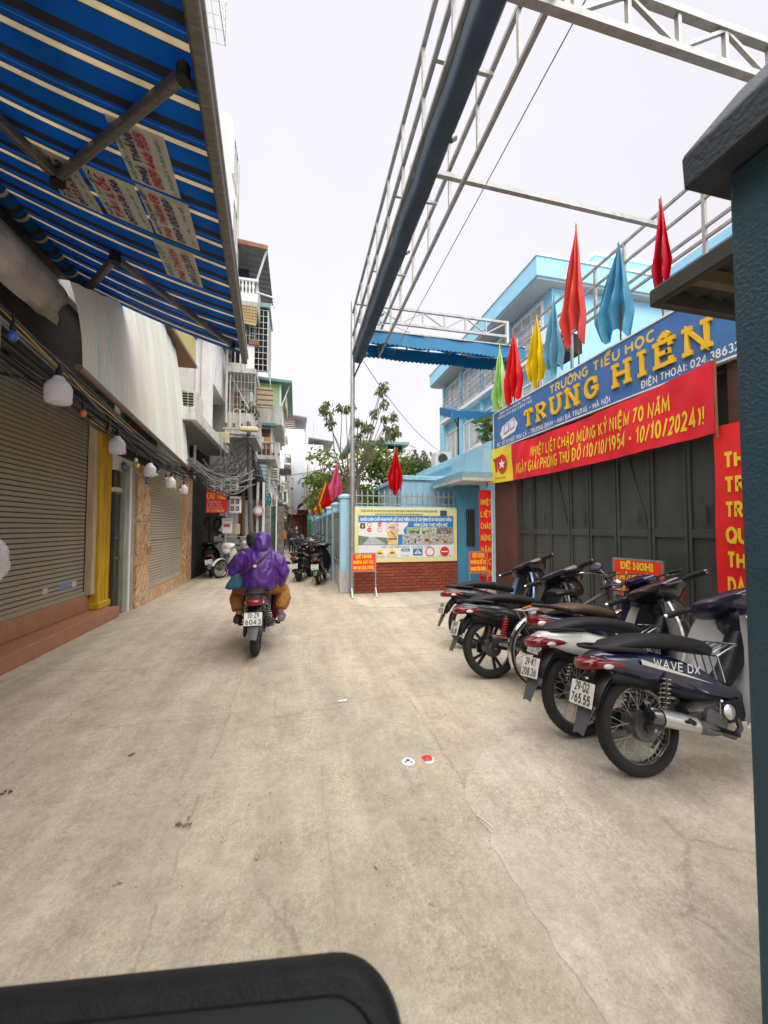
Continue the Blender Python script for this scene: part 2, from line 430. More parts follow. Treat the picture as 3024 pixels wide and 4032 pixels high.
# ------------------------------------------------------------------ ground
def ground_mat(name, col, joints=()):
    m = bpy.data.materials.new(name); m.use_nodes = True
    n = m.node_tree.nodes; l = m.node_tree.links; b = n['Principled BSDF']; b.inputs['Roughness'].default_value = .88
    b.inputs['Specular IOR Level'].default_value = .3
    t = n.new('ShaderNodeTexCoord')
    def noise(sc, det=6, ro=.6, vec=None):
        z = n.new('ShaderNodeTexNoise'); z.inputs['Scale'].default_value = sc; z.inputs['Detail'].default_value = det; z.inputs['Roughness'].default_value = ro
        l.new(vec or t.outputs['Object'], z.inputs['Vector']); return z
    def ramp(src, a, b_, ca, cb):
        r = n.new('ShaderNodeValToRGB'); r.color_ramp.elements[0].position = a; r.color_ramp.elements[1].position = b_
        r.color_ramp.elements[0].color = (*ca, 1); r.color_ramp.elements[1].color = (*cb, 1); l.new(src, r.inputs['Fac']); return r.outputs[0]
    def mul(c1, c2, f=1.0, mode='MULTIPLY'):
        x = n.new('ShaderNodeMix'); x.data_type = 'RGBA'; x.blend_type = mode; x.inputs[0].default_value = f
        l.new(c1, x.inputs[6]); l.new(c2, x.inputs[7]); return x.outputs[2]
    big = ramp(noise(.7, 5).outputs['Fac'], .3, .72, [v * .80 for v in col], [v * 1.08 for v in col])
    mid = ramp(noise(4.5, 8, .7).outputs['Fac'], .3, .7, (.80, .785, .76), (1.08, 1.07, 1.06))
    c = mul(big, mid)
    # stretched tyre wear along the street
    mp = n.new('ShaderNodeMapping'); mp.inputs['Scale'].default_value = (2.2, .22, 1); l.new(t.outputs['Object'], mp.inputs['Vector'])
    c = mul(c, ramp(noise(1.6, 6, .65, mp.outputs[0]).outputs['Fac'], .35, .62, (.82, .81, .80), (1.04, 1.04, 1.04)))
    # exposed aggregate
    v = n.new('ShaderNodeTexVoronoi'); v.inputs['Scale'].default_value = 95; l.new(t.outputs['Object'], v.inputs['Vector'])
    sp = ramp(v.outputs['Color'], .08, .95, (.70, .67, .64), (1.22, 1.20, 1.16)); msk = noise(2.4, 4)
    x = n.new('ShaderNodeMix'); x.data_type = 'RGBA'; x.blend_type = 'MULTIPLY'
    mr = n.new('ShaderNodeMapRange'); mr.inputs[1].default_value = .36; mr.inputs[2].default_value = .60; mr.inputs[3].default_value = .1; mr.inputs[4].default_value = .6
    l.new(msk.outputs['Fac'], mr.inputs[0]); l.new(mr.outputs[0], x.inputs[0]); l.new(c, x.inputs[6]); l.new(sp, x.inputs[7]); c = x.outputs[2]
    # fine pitting, darker and lighter grains
    c = mul(c, ramp(noise(150, 4, .8).outputs['Fac'], .34, .66, (.84, .83, .81), (1.14, 1.14, 1.13)))
    c = mul(c, ramp(noise(22, 6, .75).outputs['Fac'], .32, .68, (.86, .85, .84), (1.12, 1.12, 1.11)))
    v2 = n.new('ShaderNodeTexVoronoi'); v2.feature = 'DISTANCE_TO_EDGE'; v2.inputs['Scale'].default_value = .62
    wv = n.new('ShaderNodeMix'); wv.data_type = 'VECTOR'; wv.inputs[0].default_value = .16; l.new(t.outputs['Object'], wv.inputs[4]); l.new(noise(3.2, 6, .7).outputs['Color'], wv.inputs[5])
    l.new(wv.outputs[1], v2.inputs['Vector'])
    ck = n.new('ShaderNodeMapRange'); ck.inputs[1].default_value = .0015; ck.inputs[2].default_value = .007; ck.inputs[3].default_value = .80; ck.inputs[4].default_value = 1.0; l.new(v2.outputs['Distance'], ck.inputs[0])
    cm = n.new('ShaderNodeMapRange'); cm.inputs[1].default_value = .50; cm.inputs[2].default_value = .60; cm.inputs[3].default_value = 1.0; cm.inputs[4].default_value = 0.0; l.new(noise(.55, 3).outputs['Fac'], cm.inputs[0])
    ckm = n.new('ShaderNodeMath'); ckm.operation = 'MAXIMUM'; l.new(ck.outputs[0], ckm.inputs[0]); l.new(cm.outputs[0], ckm.inputs[1]); c = mul(c, ckm.outputs[0])
    # stains
    c = mul(c, ramp(noise(1.3, 7, .75).outputs['Fac'], .62, .76, (1, 1, 1), (.82, .80, .77)))
    # joints and cracks with a wandering edge
    sep = n.new('ShaderNodeSeparateXYZ'); l.new(t.outputs['Object'], sep.inputs[0])
    wob = noise(2.2, 6, .7); wo2 = n.new('ShaderNodeMath'); wo2.operation = 'MULTIPLY_ADD'; wo2.inputs[1].default_value = .16; wo2.inputs[2].default_value = -.08
    l.new(wob.outputs['Fac'], wo2.inputs[0])
    hgt = None
    for ax, pos, wd, dk in joints:
        a = n.new('ShaderNodeMath'); a.operation = 'ADD'; l.new(sep.outputs[ax], a.inputs[0]); l.new(wo2.outputs[0], a.inputs[1])
        d = n.new('ShaderNodeMath'); d.operation = 'SUBTRACT'; l.new(a.outputs[0], d.inputs[0]); d.inputs[1].default_value = pos
        e = n.new('ShaderNodeMath'); e.operation = 'ABSOLUTE'; l.new(d.outputs[0], e.inputs[0])
        r = n.new('ShaderNodeMapRange'); r.inputs[1].default_value = wd * .35; r.inputs[2].default_value = wd; r.inputs[3].default_value = dk; r.inputs[4].default_value = 1
        l.new(e.outputs[0], r.inputs[0])
        br = n.new('ShaderNodeMath'); br.operation = 'MAXIMUM'; l.new(r.outputs[0], br.inputs[0])
        q = noise(1.7, 3); q2 = n.new('ShaderNodeMapRange'); q2.inputs[1].default_value = .45; q2.inputs[2].default_value = .6; q2.inputs[3].default_value = 1.0; q2.inputs[4].default_value = 0.0
        l.new(q.outputs['Fac'], q2.inputs[0]); l.new(q2.outputs[0], br.inputs[1])
        c = mul(c, br.outputs[0])
        hgt = br.outputs[0]
    l.new(c, b.inputs['Base Color'])
    bn = noise(70, 6, .7); bp = n.new('ShaderNodeBump'); bp.inputs['Strength'].default_value = .45; bp.inputs['Distance'].default_value = .012
    l.new(bn.outputs['Fac'], bp.inputs['Height']); l.new(bp.outputs[0], b.inputs['Normal'])
    return m
g_soil = ground_mat('ground_concrete', (.30, .28, .235))
g_road = ground_mat('road_concrete', (.53, .47, .385), [(0, -.52, .008, .82), (0, .16, .006, .88), (0, -1.75, .010, .86), (1, 3.35, .008, .8), (0, .98, .010, .82)])
g_fore = ground_mat('forecourt_concrete', (.535, .48, .395), [(1, 5.6, .011, .68), (0, 2.6, .009, .75)])
g_patch = ground_mat('patch_concrete', (.575, .53, .45))

struct(B((-150, -150, -.3), (150, 150, -.012)).build('ground', g_soil, smooth=0))
struct(B((-3.05, -6, -.1), (1.30, 60, 0)).build('road', g_road, smooth=0))
struct(B((1.302, -2, -.1), (4.7, 8.75, -.001)).build('forecourt', g_fore, smooth=0))
def flat(poly, z0, z1, name, m):
    return struct(MB().prism(poly, lambda u, v, t: (u, v, t), z0, z1).build(name, m, smooth=0))
def rag(poly, amp, step, rnd):
    out = []
    for i, p in enumerate(poly):
        q = poly[(i + 1) % len(poly)]; d = math.hypot(q[0] - p[0], q[1] - p[1]); k = max(1, int(d / step))
        for j in range(k):
            t = j / k; a = amp if 0 < t else 0
            out.append((p[0] + (q[0] - p[0]) * t + rnd.uniform(-a, a), p[1] + (q[1] - p[1]) * t + rnd.uniform(-a, a)))
    return out
rg = random.Random(3)
flat(rag([(.97, .5), (.93, 1.04), (.91, 1.25), (.91, 1.4), (.92, 1.66), (.93, 1.85), (.92, 2.02), (.99, 2.17), (1.22, 2.42), (1.42, 2.52), (1.83, 2.69), (2.6, 2.75), (4.3, 2.7), (4.3, -.6), (.98, -.6)], .022, .06, rg), -.02, .003, 'concrete_patch', g_patch)
flat(rag([(1.02, 8.68), (3.9, 8.68), (3.75, 7.75), (2.9, 7.3), (2.2, 7.05), (1.5, 7.1), (1.1, 7.5)], .025, .09, rg), -.02, .006, 'concrete_apron', g_patch)

# ------------------------------------------------------------------ left: house with the tall roller shutter
def wall_box(a, b, m, parent, name='wall', bevel=0): return B(a, b).build(name, m, parent, smooth=0, bevel=bevel)
hA = thing('shop_house', 'dim shop house with terracotta steps and a closed tall roller shutter', 'house', (-3.6, 4, 0), world=True)
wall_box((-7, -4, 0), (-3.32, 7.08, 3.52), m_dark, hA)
wall_box((-7, -4, 3.52), (-3.1, 7.5, 4.6), mat('shade_dark_wall', (.05, .045, .04), .9, var=.3, scale=3), hA)  # wall over the shutter, with the awning's shade put into its dark colour
wall_box((-7, -4, 4.6), (-3.0, 7.5, 8.2), m_plaster, hA)
B((-3.75, -4, 0), (-2.9, 7.39, .185)).build('step', m_terra, hA, smooth=0, bevel=.012, seg=2)
B((-3.75, -4, .186), (-3.2, 7.19, .44)).build('step', m_terra, hA, smooth=0, bevel=.012, seg=2)
B((-3.24, 6.965, .44), (-3.13, 7.075, 3.51)).build('pilaster', m_cream, hA, smooth=0, bevel=.01)
yp = B((-3.26, 7.078, .19), (-3.09, 7.45, 3.5)).build('yellow_pillar', m_yellow, hA, smooth=0, bevel=.008)
MB().box((-3.25, 7.2, .35), (-3.082, 7.225, 3.45)).box((-3.25, 7.3, .35), (-3.082, 7.325, 3.45)).build('fluting', m_yellow, yp, smooth=0)
B((-3.25, 7.06, .187), (-3.06, 7.48, .30)).build('base_moulding', m_yellow, hA, smooth=0, bevel=.015)
# rounded, flaking concrete cornice over the shutter
def corn(u, v):
    a = u * 2 * math.pi; y = -3 + v * 8.12
    k = random.Random(int(u * 24) * 31 + int(v * 40)).uniform(-1, 1)
    low = max(0, -math.sin(a)); r = .20 + .012 * k * (.3 + low * 2.2)
    end = (.16 * math.sin(a * 3) * low if v > .99 else 0)
    return (-2.82 + r * math.cos(a), y + end, 4.16 + r * 1.05 * math.sin(a))
MB().sheet(corn, 24, 40, 0).build('cornice', mat('flaking_cornice', (.74, .72, .68), .9, var=.2, scale=3, dirt=.9, dcol=(.13, .105, .07), bump=.6, bscale=22), hA, smooth=50)

sh = thing('roller_shutter', 'tall grey-brown roller shutter above the terracotta steps', 'shutter', (-3.2, 4.5, .44), world=True)
m_slat = mat('shutter_grey', (.30, .275, .215), .5, .0, var=.1, scale=5, dirt=.25, dcol=(.14, .12, .09), streak=(1, .6, 1))
m_slat2 = mat('shutter_beige', (.46, .415, .325), .5, var=.08, scale=5, dirt=.2, dcol=(.2, .17, .12), streak=(1, .6, 1))
def slats(root, y0, y1, z0, z1, x, pitch, m, prof, kn):
    mb = MB().prism([(0, 0), (prof, .008), (prof, pitch - .014), (0, pitch - .008), (-.012, pitch - .008), (-.012, 0)], lambda u, v, t: (x + u, t, v), y0, y1)
    me = mb.mesh('slat', 0); k = 0; z = z0
    while z + pitch <= z1:
        o = put('slat', me, m, root); o.location.z = z; z += pitch
    B((x - .03, y0, z0 - .02), (x - .012, y1, z1)).build('backing', m_dark, root, smooth=0)
slats(sh, -1.5, 6.95, .50, 3.5, -3.25, .0625, m_slat, .014, 48)
B((-3.27, -1.5, .442), (-3.21, 6.95, .50)).build('bottom_bar', m_slat, sh, smooth=0, bevel=.006)
for yy, ww, c in ((5.95, .10, (.5, .47, .4)), (6.32, .26, (.16, .22, .42)), (6.62, .13, (.5, .48, .4))):
    B((-3.236, yy, .62), (-3.234, yy + ww, .70)).build('sticker', mat('sticker%.2f' % yy, c, .5), sh, smooth=0)

# ------------------------------------------------------------------ left: narrow door, marble shop
hB = thing('marble_shop_house', 'house with swirled orange marble pillars beside a beige shutter', 'house', (-3.0, 10, 0), world=True)
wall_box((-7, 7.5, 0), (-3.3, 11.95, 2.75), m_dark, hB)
wall_box((-7, 7.501, 2.75), (-3.02, 12, 5.2), m_beige, hB)
wall_box((-7, 7.502, 5.2), (-3.1, 10.6, 9.0), m_plaster, hB)
def marble():
    m = mat('swirled_marble', (.5, .3, .12), .28, bump=0, coat=.3)
    n = m.node_tree.nodes; l = m.node_tree.links; b = n['Principled BSDF']
    t = n.new('ShaderNodeTexCoord'); w = n.new('ShaderNodeTexWave'); w.wave_type = 'BANDS'
    w.inputs['Scale'].default_value = 1.1; w.inputs['Distortion'].default_value = 11; w.inputs['Detail'].default_value = 4; w.inputs['Detail Scale'].default_value = 1.3
    l.new(t.outputs['Object'], w.inputs['Vector'])
    r = n.new('ShaderNodeValToRGB'); e = r.color_ramp.elements
    e[0].position = .0; e[0].color = (.60, .46, .28, 1); e[1].position = 1; e[1].color = (.50, .25, .07, 1)
    for p, c in ((.25, (.50, .25, .07, 1)), (.42, (.34, .11, .015, 1)), (.54, (.66, .56, .42, 1)), (.66, (.42, .16, .03, 1)), (.82, (.62, .48, .30, 1))):
        q = e.new(p); q.color = c
    l.new(w.outputs['Fac'], r.inputs['Fac']); l.new(r.outputs[0], b.inputs['Base Color'])
    return m
m_marb = marble()
m_jamb = mat('grey_green_plaster', (.30, .31, .26), .8, var=.2, scale=5, dirt=.5, dcol=(.1, .09, .07), streak=(3, 3, .5))
B((-3.3, 7.66, 0), (-2.96, 7.83, 2.62)).build('door_jamb', m_jamb, hB, smooth=0, bevel=.008)
B((-3.3, 7.833, 0), (-2.94, 7.885, 2.62)).build('white_strip', m_white, hB, smooth=0)
B((-3.3, 7.888, 0), (-2.93, 8.02, 2.62)).build('door_jamb', m_conc, hB, smooth=0, bevel=.008)
for (z0, z1) in ((0, .78), (.785, 1.62), (1.625, 2.76)):
    B((-3.3, 8.03, z0), (-2.885, 8.66, z1)).build('marble_slab', m_marb, hB, smooth=0, bevel=.004)
for (z0, z1) in ((0, .9), (.905, 1.9), (1.905, 2.88)):
    B((-3.3, 11.27, z0), (-2.885, 11.86, z1)).build('marble_slab', m_marb, hB, smooth=0, bevel=.004)
for (y0, y1) in ((8.663, 9.9), (9.904, 11.267)):
    B((-3.3, y0, 0), (-2.89, y1, .235)).build('marble_slab', m_marb, hB, smooth=0, bevel=.004)
dr = B((-3.3, 7.452, .05), (-3.04, 7.658, 2.12)).build('door', m_dsteel, hB, smooth=0)
for yy in (7.47, 7.52, 7.57, 7.62): B((-3.039, yy, .1), (-3.026, yy + .018, 2.1)).build('bar', m_alu, dr, smooth=0)
for zz in (.08, .95, 1.3, 2.08): B((-3.0385, 7.453, zz), (-3.02, 7.657, zz + .05)).build('rail', m_alu, dr, smooth=0)
tg = B((-3.3, 7.452, 2.2), (-3.06, 7.658, 2.5)).build('transom', m_dark, hB, smooth=0)
for k in range(5): B((-3.059, 7.46 + k * .042, 2.2), (-3.045, 7.475 + k * .042, 2.5)).build('bar', m_alu, tg, smooth=0)
B((-3.3, 7.452, 2.121), (-3.01, 7.658, 2.199)).build('lintel', m_plaster, hB, smooth=0)
lt = B((-3.3, 7.45, 2.5), (-2.99, 8.02, 2.78)).build('lintel', m_plaster, hB, smooth=0)
for r_ in range(3):
    for c_ in range(3): B((-2.989, 7.48 + c_ * .18, 2.63 + r_ * .05), (-2.982, 7.645 + c_ * .18, 2.67 + r_ * .05)).build('tile', m_white, lt, smooth=0)
m_bplate = mat('blue_enamel', (.04, .10, .24), .3)
for y0, z0, tx in ((7.53, 2.5, '41'), (8.36, 2.36, '43')):
    p = B((-2.97 if y0 < 8 else -2.884, y0, z0), (-2.96 if y0 < 8 else -2.874, y0 + .17, z0 + .15)).build('number_plate', m_bplate, hB, smooth=0)
    letters(tx, (-2.96 if y0 < 8 else -2.873, y0 + .085, z0 + .035), (0, 1, 0), (0, 0, 1), .08, m_wtext, p, align='c', name='number')
B((-2.95, 8.5, .98), (-2.85, 8.68, 1.12)).build('switch_box', mat('orange_box', (.42, .20, .06), .5), hB, smooth=0, bevel=.01)
sh2 = thing('roller_shutter', 'beige roller shutter standing on a marble plinth', 'shutter', (-3.0, 10, .24), world=True)
slats(sh2, 8.665, 11.265, .33, 2.88, -3.0, .06, m_slat2, .012, 40)
B((-3.02, 8.665, .236), (-2.96, 11.265, .33)).build('bottom_bar', m_slat2, sh2, smooth=0, bevel=.006)
B((-3.0, 8.665, 1.25), (-2.968, 11.265, 1.285)).build('lock_rail', m_slat2, sh2, smooth=0, bevel=.004)

# dark hanging shop board over the narrow door
sg = thing('shop_sign', 'dark shop sign with faded red letters over the narrow doorway', 'sign', (-2.85, 7.9, 2.75), world=True)
B((-2.86, 7.15, 2.86), (-2.82, 8.75, 3.42)).build('board', mat('dark_green_board', (.03, .035, .028), .6), sg, smooth=0)
letters_each('STK', (-2.819, 7.35, 3.12), (0, 1, 0), (0, 0, 1), .22, mat('faded_red', (.25, .02, .015), .6), sg, .62, bold=.26, gap=.5)
letters('KINH DOANH', (-2.819, 7.3, 2.99), (0, 1, 0), (0, 0, 1), .07, m_jamb, sg, bold=.2, gap=.5)
B((-2.9, 7.15, 2.70), (-2.78, 8.75, 2.855)).build('soffit', m_dark, sg, smooth=0)

# ------------------------------------------------------------------ left: the big blue striped awning
def stripes(name, period, stops, axis, tl, base_rough=.7):
    m = bpy.data.materials.new(name); m.use_nodes = True; n = m.node_tree.nodes; l = m.node_tree.links; b = n['Principled BSDF']
    b.inputs['Roughness'].default_value = base_rough; b.inputs['Specular IOR Level'].default_value = .3
    t = n.new('ShaderNodeTexCoord'); s_ = n.new('ShaderNodeSeparateXYZ'); l.new(t.outputs['Object'], s_.inputs[0])
    d = n.new('ShaderNodeMath'); d.operation = 'DIVIDE'; d.inputs[1].default_value = period; l.new(s_.outputs[axis], d.inputs[0])
    f = n.new('ShaderNodeMath'); f.operation = 'FRACT'; l.new(d.outputs[0], f.inputs[0])
    r = n.new('ShaderNodeValToRGB'); r.color_ramp.interpolation = 'CONSTANT'; e = r.color_ramp.elements
    e[0].position = 0; e[0].color = (*stops[0][1], 1); e[1].position = stops[1][0]; e[1].color = (*stops[1][1], 1)
    for p, c in stops[2:]: q = e.new(p); q.color = (*c, 1)
    l.new(f.outputs[0], r.inputs['Fac'])
    z = n.new('ShaderNodeTexNoise'); z.inputs['Scale'].default_value = 3; z.inputs['Detail'].default_value = 8; l.new(t.outputs['Object'], z.inputs['Vector'])
    r2 = n.new('ShaderNodeValToRGB'); r2.color_ramp.elements[0].position = .3; r2.color_ramp.elements[0].color = (.72, .72, .72, 1); r2.color_ramp.elements[1].position = .7; r2.color_ramp.elements[1].color = (1.1, 1.1, 1.1, 1)
    l.new(z.outputs['Fac'], r2.inputs['Fac'])
    x = n.new('ShaderNodeMix'); x.data_type = 'RGBA'; x.blend_type = 'MULTIPLY'; x.inputs[0].default_value = 1; l.new(r.outputs[0], x.inputs[6]); l.new(r2.outputs[0], x.inputs[7])
    l.new(x.outputs[2], b.inputs['Base Color'])
    tr = n.new('ShaderNodeBsdfTranslucent'); l.new(x.outputs[2], tr.inputs[0]); ms = n.new('ShaderNodeMixShader'); ms.inputs[0].default_value = tl
    l.new(b.outputs[0], ms.inputs[1]); l.new(tr.outputs[0], ms.inputs[2]); l.new(ms.outputs[0], n['Material Output'].inputs[0])
    return m
BL = (.004, .155, .40); DG = (.06, .065, .08); CRM = (.74, .67, .52)
m_awn = stripes('striped_awning_cloth', .287, [(0, CRM), (.13, DG), (.155, BL), (.56, DG), (.76, BL), (.845, (.15, .32, .55)), (.865, BL), (.965, DG)], 1, .5)
aw = thing('striped_awning', 'large blue awning with cream and black stripes on folding arms', 'awning', (-2.8, 3, 4.0), world=True)
def rail_p(y): return (-.395 - .0655 * y, y, 3.90)
def awn(u, v):
    y = -2.2 + 7.8 * v; e = rail_p(y); wx, wz = -2.62, 4.58
    z = wz + (e[2] + .03 - wz) * u - .05 * math.sin(math.pi * u) - .012 * math.sin(math.pi * u) * math.sin(y * 3)
    return (wx + (e[0] - wx) * u, y, z)
MB().sheet(awn, 16, 40, .004).build('canopy', m_awn, aw)
MB().tube([(-2.66, -2.2, 4.57), (-2.66, 5.6, 4.57)], .085, 16).build('roller', m_awn, aw)
B((-3.0, -2.2, 4.69), (-2.56, 5.62, 4.72)).build('sky_light_cover', m_alu, aw, smooth=0)  # unseen cover added to stop sky light falling through the gap behind the roller
a, b = Vector(rail_p(-2.2)), Vector(rail_p(5.72))
fr = MB().beam(a + Vector((.03, 0, 0)), b + Vector((.03, 0, 0)), .075, .13).build('front_rail', m_alu, aw, smooth=0, bevel=.015, seg=2)
MB().beam(a + Vector((.072, 0, .03)), b + Vector((.072, 0, .03)), .02, .03).build('groove', m_steel, fr, smooth=0)
def armat(u, y):
    p = Vector(awn(u, (y + 2.2) / 7.8)); p.z -= .075; return p
def arm(pts):
    sh_, el, fe = pts
    MB().beam(sh_, el, .06, .075).build('arm', m_alu, aw, smooth=0, bevel=.014, seg=2)
    MB().beam(el, fe, .05, .065).build('forearm', m_alu, aw, smooth=0, bevel=.012, seg=2)
    MB().cyl(el + Vector((0, 0, -.055)), el + Vector((0, 0, .05)), .05, n=14).build('elbow_joint', m_black, aw)
    MB().cyl(fe + Vector((0, 0, -.04)), fe + Vector((0, 0, .04)), .035, n=12).build('end_joint', m_black, aw)
    MB().box(tuple(sh_ - Vector((.07, .06, .1))), tuple(sh_ + Vector((.05, .06, .08)))).build('shoulder_bracket', m_black, aw, smooth=0, bevel=.01)
arm((Vector((-2.62, 5.42, 4.42)), armat(.435, 4.2), armat(.95, 5.25)))
arm((Vector((-2.62, 1.6, 4.42)), armat(.40, 3.35), armat(.97, 2.10)))
arm((Vector((-2.62, -.9, 4.42)), armat(.40, -.2), armat(.96, -1.0)))
# vinyl stickers glued to the underside, read from below
m_stk = mat('sticker_vinyl', (.70, .68, .60), .5, var=.12, transl=.35)
m_sred = mat('sticker_red', (.42, .02, .03), .5); m_snav = mat('sticker_navy', (.03, .03, .12), .5); m_sgrn = mat('sticker_green', (.05, .28, .12), .5)
def sticker(u0, u1, y0, y1, lines):
    def P(u, y): p = Vector(awn(u, (y + 2.2) / 7.8)); p.z -= .012; return p
    st = MB().sheet(lambda s_, t_: P(u0 + (u1 - u0) * s_, y0 + (y1 - y0) * t_), 4, 4, .0015).build('advert_sticker', m_stk, aw)
    k = len(lines); 
    for i, (tx, mm, hh) in enumerate(lines):
        uu = u0 + (u1 - u0) * (i + .72) / k
        o = P(uu, y1 - .04) - Vector((0, 0, .012)); upv = (P(u0, y1) - P(u1, y1)).normalized()
        letters_words(tx, o, (0, -1, 0), upv, hh * .88, mm, st, (y1 - y0) - .08, bold=.26)
sticker(.70, .865, 2.60, 3.08, [('MÁI HIÊN - MÁI XẾP', m_sgrn, .035), ('PHÚ THÀNH', m_snav, .06), ('0929 446 555', m_sred, .07), ('LẮP ĐẶT TẬN NƠI', m_sgrn, .025)])
sticker(.335, .49, 3.19, 3.68, [('MÁI HIÊN', m_snav, .03), ('TÀI LỘC', m_sred, .07), ('0973.636.556', m_snav, .06), ('LẮP ĐẶT', m_sgrn, .022)])
sticker(.515, .695, 3.14, 3.64, [('MÁI HIÊN', m_snav, .03), ('TÀI LỘC', m_sred, .07), ('0973.636.556', m_snav, .06), ('LẮP ĐẶT', m_sgrn, .022)])
sticker(.705, .885, 3.11, 3.63, [('MÁI HIÊN MÁI XẾP', m_snav, .035), ('PHÚ THÀNH EB', m_sred, .065), ('0969.000.589', m_snav, .065), ('GIÁ RẺ', m_sgrn, .025)])
sticker(.675, .85, 3.71, 4.22, [('MÁI XẾP', m_sgrn, .05), ('PHÚ THÀNH', m_sred, .07), ('0917.226.155', m_snav, .07)])

# ------------------------------------------------------------------ left: the pale washed-out tarpaulin awning
def tarp_mat():
    m = mat('washed_tarpaulin', (.66, .64, .58), .6, spec=.3)
    n = m.node_tree.nodes; l = m.node_tree.links; b = n['Principled BSDF']
    t = n.new('ShaderNodeTexCoord'); mp = n.new('ShaderNodeMapping'); mp.inputs['Scale'].default_value = (.3, 5.5, .3); mp.inputs['Rotation'].default_value = (.22, 0, 0)
    l.new(t.outputs['Object'], mp.inputs['Vector'])
    z = n.new('ShaderNodeTexNoise'); z.inputs['Scale'].default_value = 1.7; z.inputs['Detail'].default_value = 7; z.inputs['Roughness'].default_value = .68; l.new(mp.outputs[0], z.inputs['Vector'])
    r = n.new('ShaderNodeValToRGB'); e = r.color_ramp.elements; e[0].position = .30; e[0].color = (.28, .48, .56, 1); e[1].position = .72; e[1].color = (.84, .85, .82, 1)
    for p, c in ((.38, (.58, .70, .70, 1)), (.45, (.78, .78, .71, 1)), (.54, (.70, .64, .52, 1)), (.62, (.82, .81, .75, 1))): q = e.new(p); q.color = c
    l.new(z.outputs['Fac'], r.inputs['Fac']); l.new(r.outputs[0], b.inputs['Base Color'])
    tr = n.new('ShaderNodeBsdfTranslucent'); l.new(r.outputs[0], tr.inputs[0]); ms = n.new('ShaderNodeMixShader'); ms.inputs[0].default_value = .06
    l.new(b.outputs[0], ms.inputs[1]); l.new(tr.outputs[0], ms.inputs[2]); l.new(ms.outputs[0], n['Material Output'].inputs[0])
    return m
tp = thing('tarpaulin_awning', 'pale washed-out tarpaulin awning sloping steeply over the shop fronts', 'awning', (-2.9, 6.8, 3.0), world=True)
def tarp(u, v):
    y = 4.0 + 5.55 * v; xb = -1.93 - .085 * (y - 3.95); zb = 2.97 - .018 * (y - 3.95)
    k_ = min(1, max(0, (y - 5.66) / .35)); k_ = k_ * k_ * (3 - 2 * k_); zt_ = (3.76 + .45 * (y - 4)) * (1 - k_) + (5.9 - .045 * (y - 4)) * k_
    top = (xb - .135 * (zt_ - zb), y + .1 * v, zt_)
    x = top[0] + (xb - top[0]) * u; z = top[2] + (zb - top[2]) * u
    bul = .035 * math.sin(math.pi * u) + .014 * math.sin(v * 34 + 2 * u) * (.3 + u) + .008 * math.sin(v * 71)
    return (x + bul * .75, y + (top[1] - y) * (1 - u), z + bul * .5)
MB().sheet(tarp, 22, 90, .003).build('cloth', tarp_mat(), tp)
MB().tube([(-1.93, 3.95, 2.95), (-2.41, 9.6, 2.85)], .032, 10).build('bottom_bar', mat('brown_bar', (.20, .13, .10), .5, .3), tp)
def hem(u, v):
    p = Vector(tarp(1, v)); return (p.x + .01 + .02 * u, p.y, p.z - (.05 + .02 * math.sin(v * 60)) * u)
MB().tube([(-3.0, 9.5, 2.9), (-2.42, 9.5, 2.86)], .02, 8).build('arm', m_dsteel, tp)
MB().tube([(-3.0, 4.7, 3.1), (-1.98, 4.7, 2.95)], .02, 8).build('arm', m_dsteel, tp)

MB().tube([(-2.5, 6.2, 5.8), (-2.78, 9.65, 5.65)], .03, 8).build('top_bar', m_dsteel, tp)
for y in (6.4, 7.9, 9.5): MB().beam((-3.05, y, 5.9 - .04 * (y - 4.5)), (-2.6 - .028 * (y - 4.5), y, 5.85 - .04 * (y - 4.5)), .04).build('bracket', m_dsteel, tp, smooth=0)
yb = thing('balcony_box', 'brown-soffited balcony box with yellow panels above the tarpaulin end', 'balcony', (-2.85, 10, 5.7), world=True)
B((-3.09, 8.2, 5.72), (-2.60, 10.9, 5.80)).build('soffit', m_wood, yb, smooth=0)
B((-3.05, 8.25, 5.801), (-2.64, 10.85, 6.5)).build('panel', mat('yellow_blind_panel', (.52, .42, .16), .7, var=.15, streak=(1, 6, 1)), yb, smooth=0)
B((-2.645, 8.2, 6.5), (-2.60, 10.9, 6.56)).build('rail', m_wood, yb, smooth=0)
# ------------------------------------------------------------------ left: balcony, white house, tall houses behind
bb = thing('concrete_balcony', 'cream concrete balcony slab projecting past the end of the tarpaulin', 'balcony', (-2.6, 11.5, 3.9), world=True)
B((-3.2, 9.2, 3.90), (-2.2, 13.7, 4.06)).build('slab', m_plaster, bb, smooth=0, bevel=.012)
B((-2.34, 9.22, 4.06), (-2.22, 13.68, 4.20)).build('kerb', m_plaster, bb, smooth=0, bevel=.01)
B((-3.0, 9.22, 4.06), (-2.35, 9.34, 4.20)).build('kerb', m_plaster, bb, smooth=0, bevel=.01)
B((-3.1, 9.3, 3.885), (-2.32, 13.6, 3.899)).build('soffit', mat('grey_soffit', (.22, .225, .22), .9, var=.15), bb, smooth=0)
for yy in (11.9, 12.5): MB().tube([(-2.18, yy, 4.3), (-2.16, yy + .05, 3.9), (-2.2, yy + .1, 2.9)], .012, 6).build('drain_pipe', m_steel, bb)
ac = thing('air_conditioner', 'white outdoor air conditioner unit on the cream balcony', 'air conditioner', (-2.5, 10.4, 4.2), world=True)
m_ac = mat('ac_white', (.62, .60, .53), .5, var=.08, dirt=.3)
B((-2.75, 10.1, 4.3), (-2.42, 10.85, 4.86)).build('casing', m_ac, ac, smooth=0, bevel=.015, seg=2)
for i in range(7):
    for j in range(2): B((-2.72 + j * .13, 10.094, 4.36 + i * .065), (-2.61 + j * .13, 10.099, 4.405 + i * .065)).build('grille', m_dark, ac, smooth=0)
